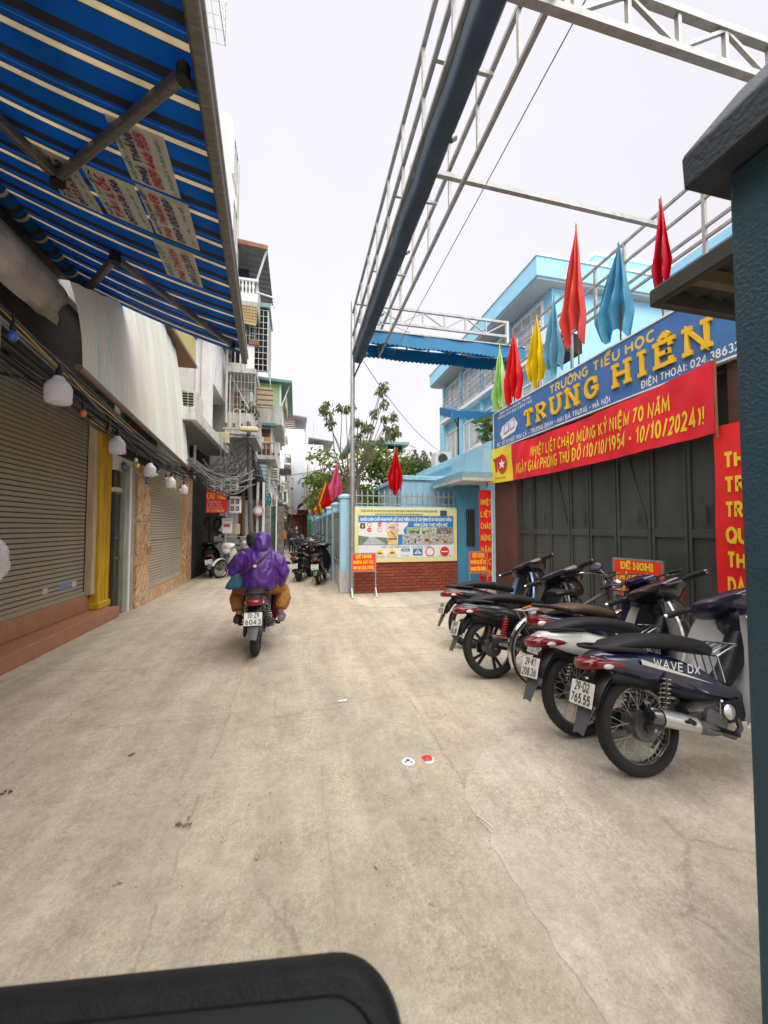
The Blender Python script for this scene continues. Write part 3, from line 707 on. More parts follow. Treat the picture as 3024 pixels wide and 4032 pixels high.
B((-2.76, 10.1, 4.2), (-2.4, 10.8, 4.3)).build('stand', m_dsteel, ac, smooth=0)

hC = thing('white_house', 'white house with an overhanging plain upper storey behind the air conditioner', 'house', (-3.2, 13, 0), world=True)
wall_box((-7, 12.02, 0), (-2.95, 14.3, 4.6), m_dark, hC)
wall_box((-7, 12.03, 4.6), (-2.92, 14.3, 7.4), m_beige, hC)
wall_box((-6.99, 12.0, 4.25), (-2.45, 12.16, 7.2), m_white, hC, 'end_wall')
wall_box((-2.9, 12.165, 5.8), (-2.44, 14.28, 7.5), m_white, hC, 'upper_storey')
for k in range(4): MB().beam((-2.437, 12.3 + k * .45, 5.95), (-2.437, 12.65 + k * .45, 7.3), .02, .03).build('batten', m_plaster, hC, smooth=0)
for k in range(14):
    z = 7.5 + .012 * (k % 2)
    B((-2.95, 11.5 + k * .2, z), (-2.3, 11.685 + k * .2, z + .09)).build('roof_tile', mat('brown_tile', (.17, .10, .07), .8, var=.3), hC, smooth=0, bevel=.02)
wall_box((-7, 12.05, 7.62), (-2.05, 13.4, 14.2), m_white, hC, 'tower')
MB().tube([(-2.87, 11.96, 2.9), (-2.87, 11.96, 7.2)], .035, 8).build('drain_pipe', m_white, hC)
MB().tube([(-2.74, 11.97, 4.2), (-2.74, 11.97, 7.15)], .02, 8).build('drain_pipe', m_plaster, hC)
wall_box((-2.3, 13.41, 9.9), (-2.0, 13.5, 13.9), m_beige, hC, 'side_trim')
hT = thing('tall_back_house', 'tall house hidden above the striped awning, with a white window cage', 'house', (-4.5, 9, 0), world=True)
wall_box((-7, 8.0, 9.01), (-2.65, 10.6, 17.5), m_plaster, hT)
cg = MB()
for z in (14.5, 14.9, 15.3, 15.7, 16.1, 16.5): cg.beam((-2.64, 9.4, z), (-1.97, 9.4, z), .02).beam((-1.97, 9.4, z), (-1.97, 10.55, z), .02).beam((-2.64, 10.55, z), (-1.97, 10.55, z), .02)
for k in range(6): cg.beam((-1.97, 9.4 + k * .23, 14.5), (-1.97, 9.4 + k * .23, 16.5), .02)
for k in range(4): cg.beam((-2.55 + k * .19, 10.55, 14.5), (-2.55 + k * .19, 10.55, 16.5), .02); cg.beam((-2.55 + k * .19, 9.4, 14.5), (-2.55 + k * .19, 10.55, 14.5), .02)
cg.build('window_cage', m_white, hT, smooth=0)

# ------------------------------------------------------------------ left: the caged balcony house
def grille(x0, x1, z0, z1, y, nx, nz, name, m, parent, t=.016):
    g_ = MB()
    for k in range(nx + 1): x = x0 + (x1 - x0) * k / nx; g_.beam((x, y, z0), (x, y, z1), t)
    for k in range(nz + 1): z = z0 + (z1 - z0) * k / nz; g_.beam((x0, y + .004, z), (x1, y + .004, z), t)
    return g_.build(name, m, parent, smooth=0)
def grille_x(y0, y1, z0, z1, x, ny, nz, name, m, parent, t=.016):
    g_ = MB()
    for k in range(ny + 1): y = y0 + (y1 - y0) * k / ny; g_.beam((x, y, z0), (x, y, z1), t)
    for k in range(nz + 1): z = z0 + (z1 - z0) * k / nz; g_.beam((x + .004, y0, z), (x + .004, y1, z), t)
    return g_.build(name, m, parent, smooth=0)
def window(x0, x1, z0, z1, y, parent, frame=None, n=2, m=None):
    w_ = B((x0, y - .02, z0), (x1, y + .02, z1)).build('window', m or m_glass, parent, smooth=0)
    f_ = MB(); t = .05
    f_.box((x0 - t, y - .05, z0 - t), (x0, y + .01, z1 + t)).box((x1, y - .05, z0 - t), (x1 + t, y + .01, z1 + t)).box((x0, y - .05, z1), (x1, y + .01, z1 + t)).box((x0, y - .05, z0 - t), (x1, y + .01, z0))
    for k in range(1, n): x = x0 + (x1 - x0) * k / n; f_.box((x - .02, y - .04, z0), (x + .02, y - .021, z1))
    f_.build('frame', frame or m_white, w_, smooth=0); return w_
def window_x(y0, y1, z0, z1, x, parent, frame=None, n=2, m=None, side=1):
    """a window in a wall that faces +x (side 1) or -x (side -1)"""
    w_ = B((x - .02, y0, z0), (x + .02, y1, z1)).build('window', m or m_glass, parent, smooth=0)
    f_ = MB(); t = .05; a, b = sorted((x - .01 * side, x + .05 * side)); c, d = sorted((x + .021 * side, x + .04 * side))
    f_.box((a, y0 - t, z0 - t), (b, y0, z1 + t)).box((a, y1, z0 - t), (b, y1 + t, z1 + t)).box((a, y0, z1), (b, y1, z1 + t)).box((a, y0, z0 - t), (b, y1, z0))
    for k in range(1, n): y = y0 + (y1 - y0) * k / n; f_.box((c, y - .02, z0), (d, y + .02, z1))
    f_.build('frame', frame or m_white, w_, smooth=0); return w_

hD = thing('balcony_house', 'narrow old house with caged balconies, yellow blind and sheet-metal roof', 'house', (-2.2, 15, 0), world=True)
m_grime = mat('grimy_white_wall', (.52, .50, .47), .85, var=.16, scale=3, dirt=.75, dcol=(.16, .14, .115), streak=(3, 3, .4), bump=.3, bscale=25)
wall_box((-7, 14.6, 3.4), (-1.75, 18.2, 10.3), m_grime, hD)
wall_box((-7, 15.9, 0), (-1.95, 18.2, 3.399), m_grime, hD, 'ground_floor')
B((-2.2, 15.88, 0), (-1.97, 15.899, 2.3)).build('door', m_wood, hD, smooth=0)
# stacked balconies (front edge at y 13.5)
for z0, z1 in ((4.62, 4.80), (6.72, 6.9), (9.05, 9.22)):
    B((-2.34, 13.5, z0), (-1.38, 16.4, z1)).build('balcony_slab', m_grime, hD, smooth=0, bevel=.01)
B((-2.34, 13.52, 4.8), (-1.44, 13.6, 5.35)).build('parapet', m_grime, hD, smooth=0)
B((-1.47, 13.61, 4.8), (-1.40, 16.3, 5.35)).build('parapet', m_grime, hD, smooth=0)
B((-2.34, 13.52, 6.9), (-1.72, 13.6, 7.05)).build('parapet', m_grime, hD, smooth=0)
B((-1.71, 13.52, 6.9), (-1.44, 13.6, 7.68)).build('parapet', m_white, hD, smooth=0)
B((-2.34, 13.52, 9.22), (-1.36, 13.6, 9.52)).build('parapet', m_white, hD, smooth=0)
for k in range(7):
    MB().lathe([(.03, 0), (.045, .05), (.028, .12), (.05, .26), (.028, .36), (.045, .42)], (-2.2 + k * .115, 13.56, 9.52), n=8).build('baluster', m_white, hD)
B((-2.34, 13.5, 9.94), (-1.34, 13.62, 10.02)).build('handrail', m_white, hD, smooth=0)
B((-1.44, 13.63, 9.22), (-1.37, 16.4, 10.0)).build('parapet', m_grime, hD, smooth=0)
# arched railing, cage, blind, dark rooms
def arch(cx, z, w, h, y):
    pts = [(cx - w, y, z)] + [(cx - w * math.cos(math.pi * k / 8), y, z + h - w + w * math.sin(math.pi * k / 8)) for k in range(9)] + [(cx + w, y, z)]
    MB().tube(pts, .012, 6, False).build('arched_bar', m_white, hD)
for cx in (-1.98, -1.80): arch(cx, 7.05, .08, .6, 13.55)
for cx in (-1.97, -1.76): arch(cx, 4.86, .1, .62, 13.50)
grille(-2.3, -1.4, 5.36, 6.7, 13.55, 8, 5, 'cage', mat('cage_paint', (.42, .41, .39), .6), hD, .013)
grille_x(13.6, 16.3, 5.36, 6.7, -1.42, 12, 5, 'cage', MATS['cage_paint'], hD, .013)
wall_box((-2.3, 14.3, 4.81), (-1.76, 14.59, 6.7), m_beige, hD, 'room_wall')
B((-2.2, 14.27, 4.85), (-2.0, 14.299, 6.3)).build('wood_shutter', m_wood, hD, smooth=0)
B((-1.96, 14.27, 4.85), (-1.80, 14.299, 6.0)).build('dark_doorway', m_dark, hD, smooth=0)
B((-1.62, 13.8, 5.7), (-1.5, 14.05, 6.2)).build('hung_shirt', mat('pale_shirt', (.5, .53, .58), .9), hD, smooth=0, bevel=.03)
def blind(u, v): return (-2.3 + .92 * u, 13.5 - .12 * v * v, 9.04 - .62 * v - .1 * u * v)
mbl = stripes('bamboo_blind', .10, [(0, (.62, .50, .22)), (.8, (.35, .24, .08)), (.9, (.55, .42, .18)), (.95, (.55, .42, .18))], 0, .3)
MB().sheet(blind, 10, 8, .01).build('blind', mbl, hD)
for k in range(6): MB().beam((-2.3, 13.5 - .12 * (k / 6) ** 2 - .012, 9.03 - .1 * k), (-1.4, 13.5 - .12 * (k / 6) ** 2 - .012, 9.02 - .115 * k), .012).build('blind_cord', m_wood, hD, smooth=0)
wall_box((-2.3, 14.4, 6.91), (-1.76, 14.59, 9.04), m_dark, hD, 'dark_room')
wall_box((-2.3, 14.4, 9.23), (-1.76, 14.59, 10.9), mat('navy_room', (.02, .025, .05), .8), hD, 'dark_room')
grille(-2.3, -1.4, 7.7, 8.4, 13.55, 9, 2, 'cage', MATS['cage_paint'], hD, .012)
MB().tube([(-2.34, 13.52, 7.72), (-1.36, 13.52, 7.70)], .03, 8).build('handrail', m_steel, hD)
B((-1.62, 13.45, 7.7), (-1.3, 13.75, 7.88)).build('wooden_crate', m_wood, hD, smooth=0, bevel=.01)
# sheet-metal roof on posts
def roof(u, v): return (-2.45 + 1.42 * u, 13.2 + 3.4 * v, 11.05 - .12 * u + .018 * math.sin(v * 70))
MB().sheet(roof, 4, 70, .03).build('roof', mat('grey_roof_sheet', (.16, .16, .165), .6, .3, var=.2), hD)
MB().beam((-2.45, 13.19, 11.08), (-1.02, 13.19, 10.96), .05, .14).build('roof_edge', mat('rust_edge', (.30, .12, .06), .7, var=.3), hD, smooth=0)
MB().beam((-1.06, 13.3, 10.95), (-1.42, 13.6, 9.95), .05).build('post', m_white, hD, smooth=0)
MB().beam((-2.35, 13.3, 11.0), (-2.3, 13.6, 9.95), .04).build('post', m_wood, hD, smooth=0)
MB().beam((-1.06, 16.4, 10.95), (-1.42, 16.3, 9.95), .05).build('post', m_white, hD, smooth=0)
MB().tube([(-1.4, 13.6, 9.62), (-.86, 13.7, 9.56), (-.8, 13.7, 9.52), (-.79, 13.7, 9.2)], .028, 8).build('drain_pipe', m_white, hD)
MB().tube([(-2.3, 13.46, 3.6), (-2.3, 13.46, 9.0)], .04, 8).build('drain_pipe', m_plaster, hD)
MB().tube([(-2.2, 13.46, 4.6), (-2.18, 13.46, 6.6), (-1.6, 13.40, 5.5)], .018, 6).build('hose', m_plaster, hD)
# projecting window cage on the street side
pc = B((-1.749, 14.7, 7.9), (-1.1, 16.3, 9.7)).build('window_bay', m_dark, hD, smooth=0)
grille(-1.72, -1.1, 7.3, 9.6, 14.66, 4, 10, 'cage', m_white, pc, .014)
grille_x(14.66, 16.3, 7.3, 9.6, -1.08, 6, 10, 'cage', m_white, pc, .014)
B((-1.76, 14.6, 9.7), (-1.02, 16.4, 9.86)).build('awning_board', mat('teal_board', (.25, .42, .42), .6), pc, smooth=0)
MB().tube([(-2.26, 13.44, .4), (-2.26, 13.44, 3.4)], .04, 8).build('drain_pipe', m_plaster, hD)

def sun_board(name, lab, p, w, h, m, tilt):
    t_ = thing(name, lab, 'awning', p)
    MB().box((0, -.02, -h), (w, .02, 0), Matrix.Rotation(R(tilt), 3, 'X'), (0, 0, 0)).build('panel', m, t_, smooth=0)
    for k in range(4): MB().box((0, -.045, -h * (k + .5) / 4 - .02), (w, -.021, -h * (k + .5) / 4 + .02), Matrix.Rotation(R(tilt), 3, 'X'), (0, 0, 0)).build('batten', m_wood, t_, smooth=0)
    return t_
sun_board('sun_board', 'tilted brown slatted sun board on the caged balcony house', (-1.40, 14.3, 6.55), .55, .85, mat('tan_board', (.30, .24, .17), .8), -18)

# old pots of plants hung on the cage
rl = random.Random(11)
m_leaf = mat('leaf_green', (.085, .165, .030), .6, var=.5, scale=3, transl=.3)
m_leaf2 = mat('leaf_light', (.13, .20, .035), .6, var=.4, scale=3, transl=.3)
m_leaf3 = mat('leaf_olive', (.12, .135, .045), .65, var=.4, scale=3, transl=.25)
def leaves(mb, c, rad, n, size, rnd, aspect=.5, droop=.3):
    for _ in range(n):
        while True:
            d = Vector((rnd.uniform(-1, 1), rnd.uniform(-1, 1), rnd.uniform(-1, 1)))
            if d.length <= 1: break
        p = Vector(c) + Vector((d.x * rad[0], d.y * rad[1], d.z * rad[2]))
        a = Vector((rnd.uniform(-1, 1), rnd.uniform(-1, 1), rnd.uniform(-.8, .5) - droop)).normalized()
        b = a.cross(Vector((rnd.uniform(-1, 1), rnd.uniform(-1, 1), rnd.uniform(-1, 1)))).normalized()
        s_ = size * rnd.uniform(.6, 1.3); k = a.cross(b) * s_ * .12
        mb.add([p, p + a * s_ * .5 + b * s_ * aspect * .5 - k, p + a * s_, p + a * s_ * .5 - b * s_ * aspect * .5 - k], [(0, 1, 2), (0, 2, 3)])
    return mb
def plant(lab, base, h, rad, n, size, m, pot=.11):
    t_ = thing('potted_plant', lab, 'plant', base)
    MB().lathe([(pot * .7, 0), (pot, pot * 1.5), (pot * 1.1, pot * 1.6), (pot * .9, pot * 1.6), (pot * .8, pot * 1.3)], n=12).build('pot', m_terra, t_)
    MB().tube([(0, 0, pot), (.02, .01, h * .6), (-.01, .02, h)], .012, 6).build('stem', m_wood, t_)
    stuff(leaves(MB(), (0, 0, h * .75), (rad, rad, h * .45), n, size, rl).build('foliage', m, t_))
    return t_
plant('straggly dark plant in a pot on the caged balcony', (-1.55, 13.75, 4.8), .9, .28, 170, .16, m_leaf3)

# ------------------------------------------------------------------ left, further on
hE = thing('green_house', 'house with a pale green top storey and teal roof', 'house', (-2, 21, 0), world=True)
m_green = mat('pale_green_paint', (.36, .52, .24), .7, var=.08, dirt=.2, dcol=(.25, .3, .18))
m_teal = mat('teal_sheet', (.12, .26, .23), .6, var=.12)
wall_box((-6, 19.0, 0), (-1.2, 24, 6.45), m_plaster, hE)
wall_box((-6, 18.98, 6.451), (-.72, 24, 7.38), m_grime, hE, 'parapet_storey')
wall_box((-6, 19.0, 7.381), (-.8, 21, 8.45), m_green, hE, 'top_storey')
B((-.84, 18.97, 7.381), (-.76, 19.05, 8.45)).build('corner_strip', m_white, hE, smooth=0)
def roofE(u, v): return (-6 + 5.75 * u, 18.7 + 5.6 * v, 8.85 - .30 * u)
MB().sheet(roofE, 3, 3, .12).build('roof', m_teal, hE, smooth=0)
B((-.6, 19.3, 7.38), (-.5, 21.5, 7.95)).build('clothes_bundle', m_cream, hE, smooth=0, bevel=.03)
MB().beam((-.35, 19.1, 8.5), (-.74, 19.1, 7.4), .05).build('post', m_white, hE, smooth=0)
B((-2.6, 18.6, 6.3), (-.95, 18.99, 6.42)).build('eave', m_teal, hE, smooth=0)
B((-2.4, 18.96, 4.85), (-1.25, 18.999, 6.2)).build('recess', mat('maroon_wall', (.13, .035, .03), .7), hE, smooth=0)
B((-2.6, 18.1, 4.62), (-.95, 22.5, 4.8)).build('balcony_slab', m_grime, hE, smooth=0)
for k in range(9): MB().beam((-2.5 + k * .19, 18.15, 4.8), (-2.5 + k * .19, 18.15, 5.35), .03).build('rail_bar', m_grime, hE, smooth=0)
B((-2.6, 18.1, 5.35), (-.95, 18.2, 5.43)).build('handrail', m_grime, hE, smooth=0)
B((-1.0, 18.2, 4.8), (-.95, 22.4, 5.43)).build('parapet', m_grime, hE, smooth=0)
for x0, c, z0 in ((-2.2, (.55, .35, .36), 5.2), (-1.75, (.62, .6, .58), 5.1), (-1.45, (.5, .22, .06), 5.1)):
    B((x0, 18.22, z0), (x0 + .28, 18.27, z0 + .55)).build('laundry', mat('cloth%d' % int(x0 * -100), c, .9), hE, smooth=0, bevel=.02)
for z0 in (2.6, 4.9, 6.6): window_x(19.6, 23.2, z0, z0 + 1.1, -1.195 if z0 < 6.4 else -.715, hE, n=4)
B((-1.199, 20.2, 5.3), (-.85, 20.9, 5.85)).build('air_conditioner_unit', m_ac, hE, smooth=0, bevel=.02)
hE2 = thing('beige_house', 'beige house with white balusters between caged and green houses', 'house', (-2.5, 18.6, 0), world=True)
wall_box((-6, 18.21, 0), (-1.9, 18.95, 5.9), m_beige, hE2)
B((-2.6, 17.7, 3.05), (-1.2, 18.9, 3.2)).build('balcony_slab', m_plaster, hE2, smooth=0)
for k in range(6): MB().lathe([(.035, 0), (.05, .08), (.03, .16), (.055, .32), (.03, .44)], (-2.3 + k * .19, 17.8, 3.2), n=8).build('baluster', m_plaster, hE2)
B((-2.5, 17.72, 3.64), (-1.2, 17.88, 3.72)).build('handrail', m_plaster, hE2, smooth=0)
window(-2.5, -2.05, 3.9, 5.2, 18.19, hE2, n=2)

hF = thing('pale_blue_house', 'tall pale blue-white house with a rooftop lean-to at the bend', 'house', (-1, 42, 0), world=True)
m_pblue = mat('pale_blue_wall', (.50, .54, .60), .75, var=.06, dirt=.2, dcol=(.3, .3, .3))
wall_box((-8, 40, 0), (.75, 50, 11.6), m_pblue, hF)
wall_box((.76, 40.6, 0), (2.7, 50, 10.2), m_white, hF, 'side_wing')
B((-4, 40.4, 11.601), (-.3, 44, 13.0)).build('roof_room', mat('rust_room', (.22, .09, .06), .8), hF, smooth=0)
for k in range(6): MB().beam((-3.6, 40.35, 11.8 + k * .2), (-.2, 40.35, 11.8 + k * .2), .05).build('rail', m_plaster, hF, smooth=0)
MB().sheet(lambda u, v: (-4 + 5.0 * u, 39.7 + 6 * v, 13.4 - .55 * u), 4, 4, .1).build('lean_to_roof', mat('grey_sheet', (.3, .3, .31), .6, .3), hF, smooth=0)
for x in (.9, 1.7): MB().beam((x, 41, 10.2), (x, 41, 12.9), .07).build('post', m_steel, hF, smooth=0)
MB().sheet(lambda u, v: (1.2 + 2.6 * u, 40.2 + 6 * v, 10.9 - .3 * u), 3, 3, .08).build('canopy_roof', MATS['grey_sheet'], hF, smooth=0)
for z0 in (3, 6, 8.6): window_x(41, 44, z0, z0 + 1.2, 2.71, hF)
for z0 in (5.5, 7.8): window(1.2, 2.2, z0, z0 + 1.3, 40.58, hF)
hF2 = thing('grey_awning_house', 'low grey house with small dark awnings before the pale blue house', 'house', (-2.5, 29, 0), world=True)
wall_box((-7, 25, 0), (-1.3, 33, 7.2), m_grime, hF2)
B((-1.29, 25.5, 5.2), (-.35, 28, 5.32)).build('awning', m_dsteel, hF2, smooth=0)
B((-1.29, 25.3, 3.0), (-.55, 31, 3.15)).build('balcony_slab', m_plaster, hF2, smooth=0)
for k in range(12): MB().beam((-.6, 25.4 + k * .35, 3.15), (-.6, 25.4 + k * .35, 3.9), .05).build('rail_bar', m_white, hF2, smooth=0)
B((-.65, 25.3, 3.9), (-.55, 29.4, 3.98)).build('handrail', m_white, hF2, smooth=0)
for k in range(3):
    for z0 in (3.4, 5.6): window_x(25.6 + k * 2.3, 27.2 + k * 2.3, z0, z0 + 1.1, -1.295, hF2)
for k in range(4): window(-4.5 + k * .85, -3.9 + k * .85, 5.4, 6.6, 24.98, hF2)

# street-level clutter along the left side: shop fronts, meter cabinets, awnings
def lean_awning(lab, a, b, out, drop, m, valance=.15):
    t_ = thing('shop_awning', lab, 'awning', (a[0], a[1], a[2] - .3), world=True)
    a = Vector(a); b = Vector(b); o = Vector(out)
    MB().sheet(lambda u, v: a.lerp(b, v) + o * u + Vector((0, 0, -drop * u + .015 * math.sin(v * 40))), 5, 24, .008).build('canopy', m, t_)
    MB().sheet(lambda u, v: a.lerp(b, v) + o + Vector((0, 0, -drop - valance * u * (1 + .15 * math.sin(v * 50)))), 2, 30, .006).build('valance', m, t_)
    MB().tube([a + o + Vector((0, 0, -drop - .02)), b + o + Vector((0, 0, -drop - .02))], .02, 6).build('bar', m_steel, t_)
    return t_
m_bstripe = stripes('teal_white_stripe', .16, [(0, (.30, .50, .55)), (.5, (.66, .68, .66)), (.51, (.66, .68, .66))], 2, .4)
t_ = thing('hanging_tarpaulin', 'teal and white striped cloth hanging above the street', 'cloth', (-1.6, 16.9, 2.8), world=True)
MB().sheet(lambda u, v: (-1.72 + .52 * u + .06 * v, 16.8 + .05 * math.sin(u * 9) + .2 * v, 4.15 - 1.3 * v), 14, 10, .01).build('cloth', m_bstripe, t_)
t_ = thing('hanging_tarpaulin', 'dark violet cloth hanging beside the striped teal cloth', 'cloth', (-1.95, 16.8, 2.8), world=True)
MB().sheet(lambda u, v: (-1.98 + .25 * u + .1 * v, 16.7 + .05 * math.sin(u * 9), 4.3 - 1.5 * v), 8, 8, .01).build('cloth', mat('dark_violet_cloth', (.06, .04, .08), .9), t_)
lean_awning('cream sheet awning over a dim shop beyond the riders', (-2.3, 20.5, 2.75), (-2.3, 24, 2.75), (1.25, 0, 0), .55, m_plaster)
lean_awning('grey sheet awning above the orange delivery box', (-1.3, 26, 2.9), (-1.3, 30, 2.9), (1.0, 0, 0), .5, mat('grey_canvas', (.32, .30, .27), .8))
sf = thing('open_shop', 'dim open shop front with white door posts under tangled cables', 'shop', (-2.2, 16.5, 0), world=True)
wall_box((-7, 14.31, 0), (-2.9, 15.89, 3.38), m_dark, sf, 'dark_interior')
B((-2.95, 15.0, 0), (-1.55, 15.2, 1.18)).build('low_wall', m_conc, sf, smooth=0, bevel=.02)
for x, c in ((-2.05, m_wood), (-1.82, m_white), (-1.52, m_plaster), (-1.30, m_white)):
    B((x, 15.75, 0), (x + .09, 15.87, 3.3)).build('door_post', c, sf, smooth=0)
for x in (-1.70, -1.40): B((x - .06, 15.76, 0), (x + .10, 15.8, 2.6)).build('door_leaf', mat('brown_door', (.09, .05, .04), .6), sf, smooth=0)
B((-2.9, 15.9, 2.6), (-1.2, 16.2, 3.38)).build('fascia', m_dark, sf, smooth=0)
sf2 = thing('open_shop', 'far shop front with grey and red goods behind white posts', 'shop', (-2, 20, 0), world=True)
for k, c in enumerate(((.10, .09, .08), (.22, .05, .04), (.28, .27, .25), (.05, .09, .07), (.18, .16, .13))):
    B((-2.1 + k * .32, 18.55, 0), (-1.82 + k * .32, 18.65, 2.5)).build('panel', mat('front%d' % k, c, .7, var=.4), sf2, smooth=0)
for k in range(3): B((-2.12 + k * .6, 18.45, 0), (-2.06 + k * .6, 18.54, 3.0)).build('post', m_white, sf2, smooth=0)
rs = thing('round_sign', 'small round pink and white sign jutting from the shop fronts', 'sign', (-1.42, 15.6, 2.1), world=True)
MB().cyl((-1.42, 15.58, 2.16), (-1.42, 15.62, 2.16), .2, n=24).build('disc', mat('pink_disc', (.62, .30, .34), .5), rs)
MB().cyl((-1.42, 15.565, 2.16), (-1.42, 15.579, 2.16), .12, n=20).build('centre', m_wtext, rs)
MB().beam((-1.42, 15.6, 2.3), (-1.42, 15.9, 2.9), .03).build('bracket', m_dsteel, rs, smooth=0)

# rental sign
cs = thing('rental_sign', 'red rental sign with yellow heading hanging below the cables', 'sign', (-2.25, 11.95, 1.94), world=True)
B((-2.54, 11.94, 1.93), (-1.97, 11.96, 2.57)).build('board', m_red, cs, smooth=0)
letters_each('CHO THUÊ', (-2.51, 11.938, 2.335), (1, 0, 0), (0, 0, 1), .17, m_ytext, cs, .51, bold=.2)
for i, (tx, mm) in enumerate((('NHÀ NGUYÊN CĂN', mat('pink_print', (.75, .35, .4), .5)), ('DIỆN TÍCH', MATS['pink_print']), ('ĐƯỜNG Ở NGÕ RỘNG', MATS['pink_print']), ('ĐT: 0937 998 620', m_ytext))):
    letters(tx, (-2.50, 11.938, 2.22 - i * .085), (1, 0, 0), (0, 0, 1), .055, mm, cs, bold=.24, width=.36 + .03 * i)
MB().beam((-2.5, 11.96, 2.55), (-2.5, 11.99, 3.0), .02).beam((-2.02, 11.96, 2.55), (-2.02, 11.99, 3.0), .02).beam((-2.7, 12.0, 3.0), (-1.9, 12.0, 3.0), .03).beam((-2.7, 12.0, 3.0), (-2.96, 12.0, 3.0), .03).build('hanger', m_dsteel, cs, smooth=0)
# electricity meter cabinets
ml = random.Random(5)
for k, (x0, z0, w_, h_) in enumerate(((-2.62, 2.56, .42, .42), (-2.15, 2.62, .40, .40), (-1.98, 1.95, .32, .5), (-1.95, 2.5, .0, 0))):
    if w_ == 0: continue
    lab = ('upper meter cabinet over the rental sign, among tangled cables', 'square meter cabinet higher than the rental sign, next to the wires', 'tall meter cabinet beside the rental sign')[k]
    mc = thing('meter_cabinet', lab, 'meter cabinet', (x0, 12.5, z0), group='electricity meter cabinets', world=True)
    B((x0, 12.4, z0), (x0 + w_, 12.62, z0 + h_)).build('cabinet', m_white, mc, smooth=0, bevel=.01)
    for i in range(2):
        for j in range(2):
            xx = x0 + w_ * (.12 + .46 * i); zz = z0 + h_ * (.14 + .42 * j)
            w2 = B((xx, 12.39, zz), (xx + w_ * .3, 12.399, zz + h_ * .26)).build('window', m_glass, mc, smooth=0)
            B((xx + w_ * .05, 12.384, zz + h_ * .08), (xx + w_ * .2, 12.389, zz + h_ * .18)).build('dial', m_cream, w2, smooth=0)
up = thing('utility_pole', 'slim concrete utility pole wrapped in black cables', 'pole', (-1.45, 13.75, 0), world=True)
MB().tube([(-1.45, 13.75, 0), (-1.5, 13.1, 3.4), (-1.52, 12.86, 4.9)], [.085, .075, .065], 12).build('shaft', mat('dark_pole_concrete', (.16, .15, .14), .9, var=.3, bump=.3), up)
for z in (4.4, 4.65): MB().beam((-2.3, 12.9, z), (-1.15, 12.9, z + .02), .06).build('cross_arm', m_steel, up, smooth=0)
for k in range(5): MB().lathe([(.02, 0), (.04, .03), (.03, .07), (.045, .1), (.02, .15)], (-2.2 + k * .24, 12.9, 4.7), n=8).build('insulator', m_wood, up)
B((-2.45, 12.55, 4.1), (-2.05, 12.75, 4.45)).build('junction_box', m_cream, up, smooth=0, bevel=.02)
B((-1.75, 12.5, 4.52), (-1.2, 12.7, 4.66)).build('lamp_head', mat('lamp_cream', (.6, .53, .30), .5), up, smooth=0, bevel=.03)
up2 = thing('utility_pole', 'grey concrete pole further along the left house fronts', 'pole', (-.55, 30, 0), world=True)
MB().tube([(-.55, 30, 0), (-.53, 30, 6)], [.15, .11], 10).build('shaft', m_conc, up2)
B((-.85, 29.7, 3.1), (-.45, 29.85, 3.6)).build('junction_box', m_cream, up2, smooth=0)
# black cable coils
for k, (x, z, r_) in enumerate(((-2.55, 1.66, .23), (-2.28, 1.58, .25))):
    co = MB()
    rr = random.Random(k)
    for j in range(7): 
        q = r_ + rr.uniform(-.05, .03); yy = 12.9 + j * .025
        co.tube([(x + q * math.cos(a * math.pi / 8), yy + .02 * math.sin(a), z + q * 1.05 * math.sin(a * math.pi / 8)) for a in range(16)], .016, 6, closed=True)
    tag(co.build('cable_coil', m_cable), ('thick black cable coil hung beside the dark doorway', 'larger black cable coil hung behind the white notice board')[k], 'cable')
nb = thing('notice_board', 'small white notice board by the black cable coils', 'notice', (-2.05, 12.7, 1.35), world=True)
B((-2.22, 12.68, 1.33), (-1.93, 12.71, 1.80)).build('board', m_white, nb, smooth=0)
B((-2.18, 12.674, 1.52), (-2.0, 12.679, 1.62)).build('print', mat('red_smudge', (.4, .12, .1), .6), nb, smooth=0)
letters('THÔNG BÁO', (-2.20, 12.679, 1.72), (1, 0, 0), (0, 0, 1), .03, m_snav, nb, width=.24)
B((-1.88, 12.7, 1.3), (-1.72, 12.85, 1.62)).build('switch_box', m_cream, thing('switch_box', 'beige switch box beside the white notice board', 'switch box', (-1.8, 12.8, 1.3), world=True), smooth=0, bevel=.01)
yc = thing('traffic_bollard', 'yellow plastic marker standing by the parked white motorbike', 'bollard', (-1.62, 13.4, 0), world=True)
MB().lathe([(.11, 0), (.11, .04), (.06, .06), (.05, .42), (.03, .44)], (-1.62, 13.4, 0), n=14).build('cone', m_yellow, yc)

# ------------------------------------------------------------------ overhead cables
def cable(lab, pts, r=.008, m=None, name='cable', group=None):
    return tag(MB().tube(pts, r, 5).build(name, m or m_cable), lab, 'cable', group)
rc = random.Random(21)
tangle = MB()
for k in range(20):
    y0 = rc.uniform(-1, 4.5); a = (-2.02 - .09 * (y0 - 3.6) + rc.uniform(-.16, .0), y0, 2.86 + rc.uniform(-.08, .1))
    b = (-2.50 + rc.uniform(-.15, .05), 9.6 + rc.uniform(-.6, 1.6), 2.80 + rc.uniform(-.15, .1))
    tangle.tube(sag(a, b, rc.uniform(.0, .22), 18, .012, rc), rc.choice((.006, .008, .011)), 5)
for k in range(32):
    a = (-2.44 + rc.uniform(-.2, .15), 9.4 + rc.uniform(-.3, 1.0), 2.9 + rc.uniform(-.15, .2))
    b = (-2.0 + rc.uniform(-.35, .65), 12.7 + rc.uniform(-.3, .3), 3.1 + rc.uniform(-.75, .9))
    tangle.tube(sag(a, b, rc.uniform(.05, .55), 14, .02, rc), rc.choice((.006, .008, .012)), 5)
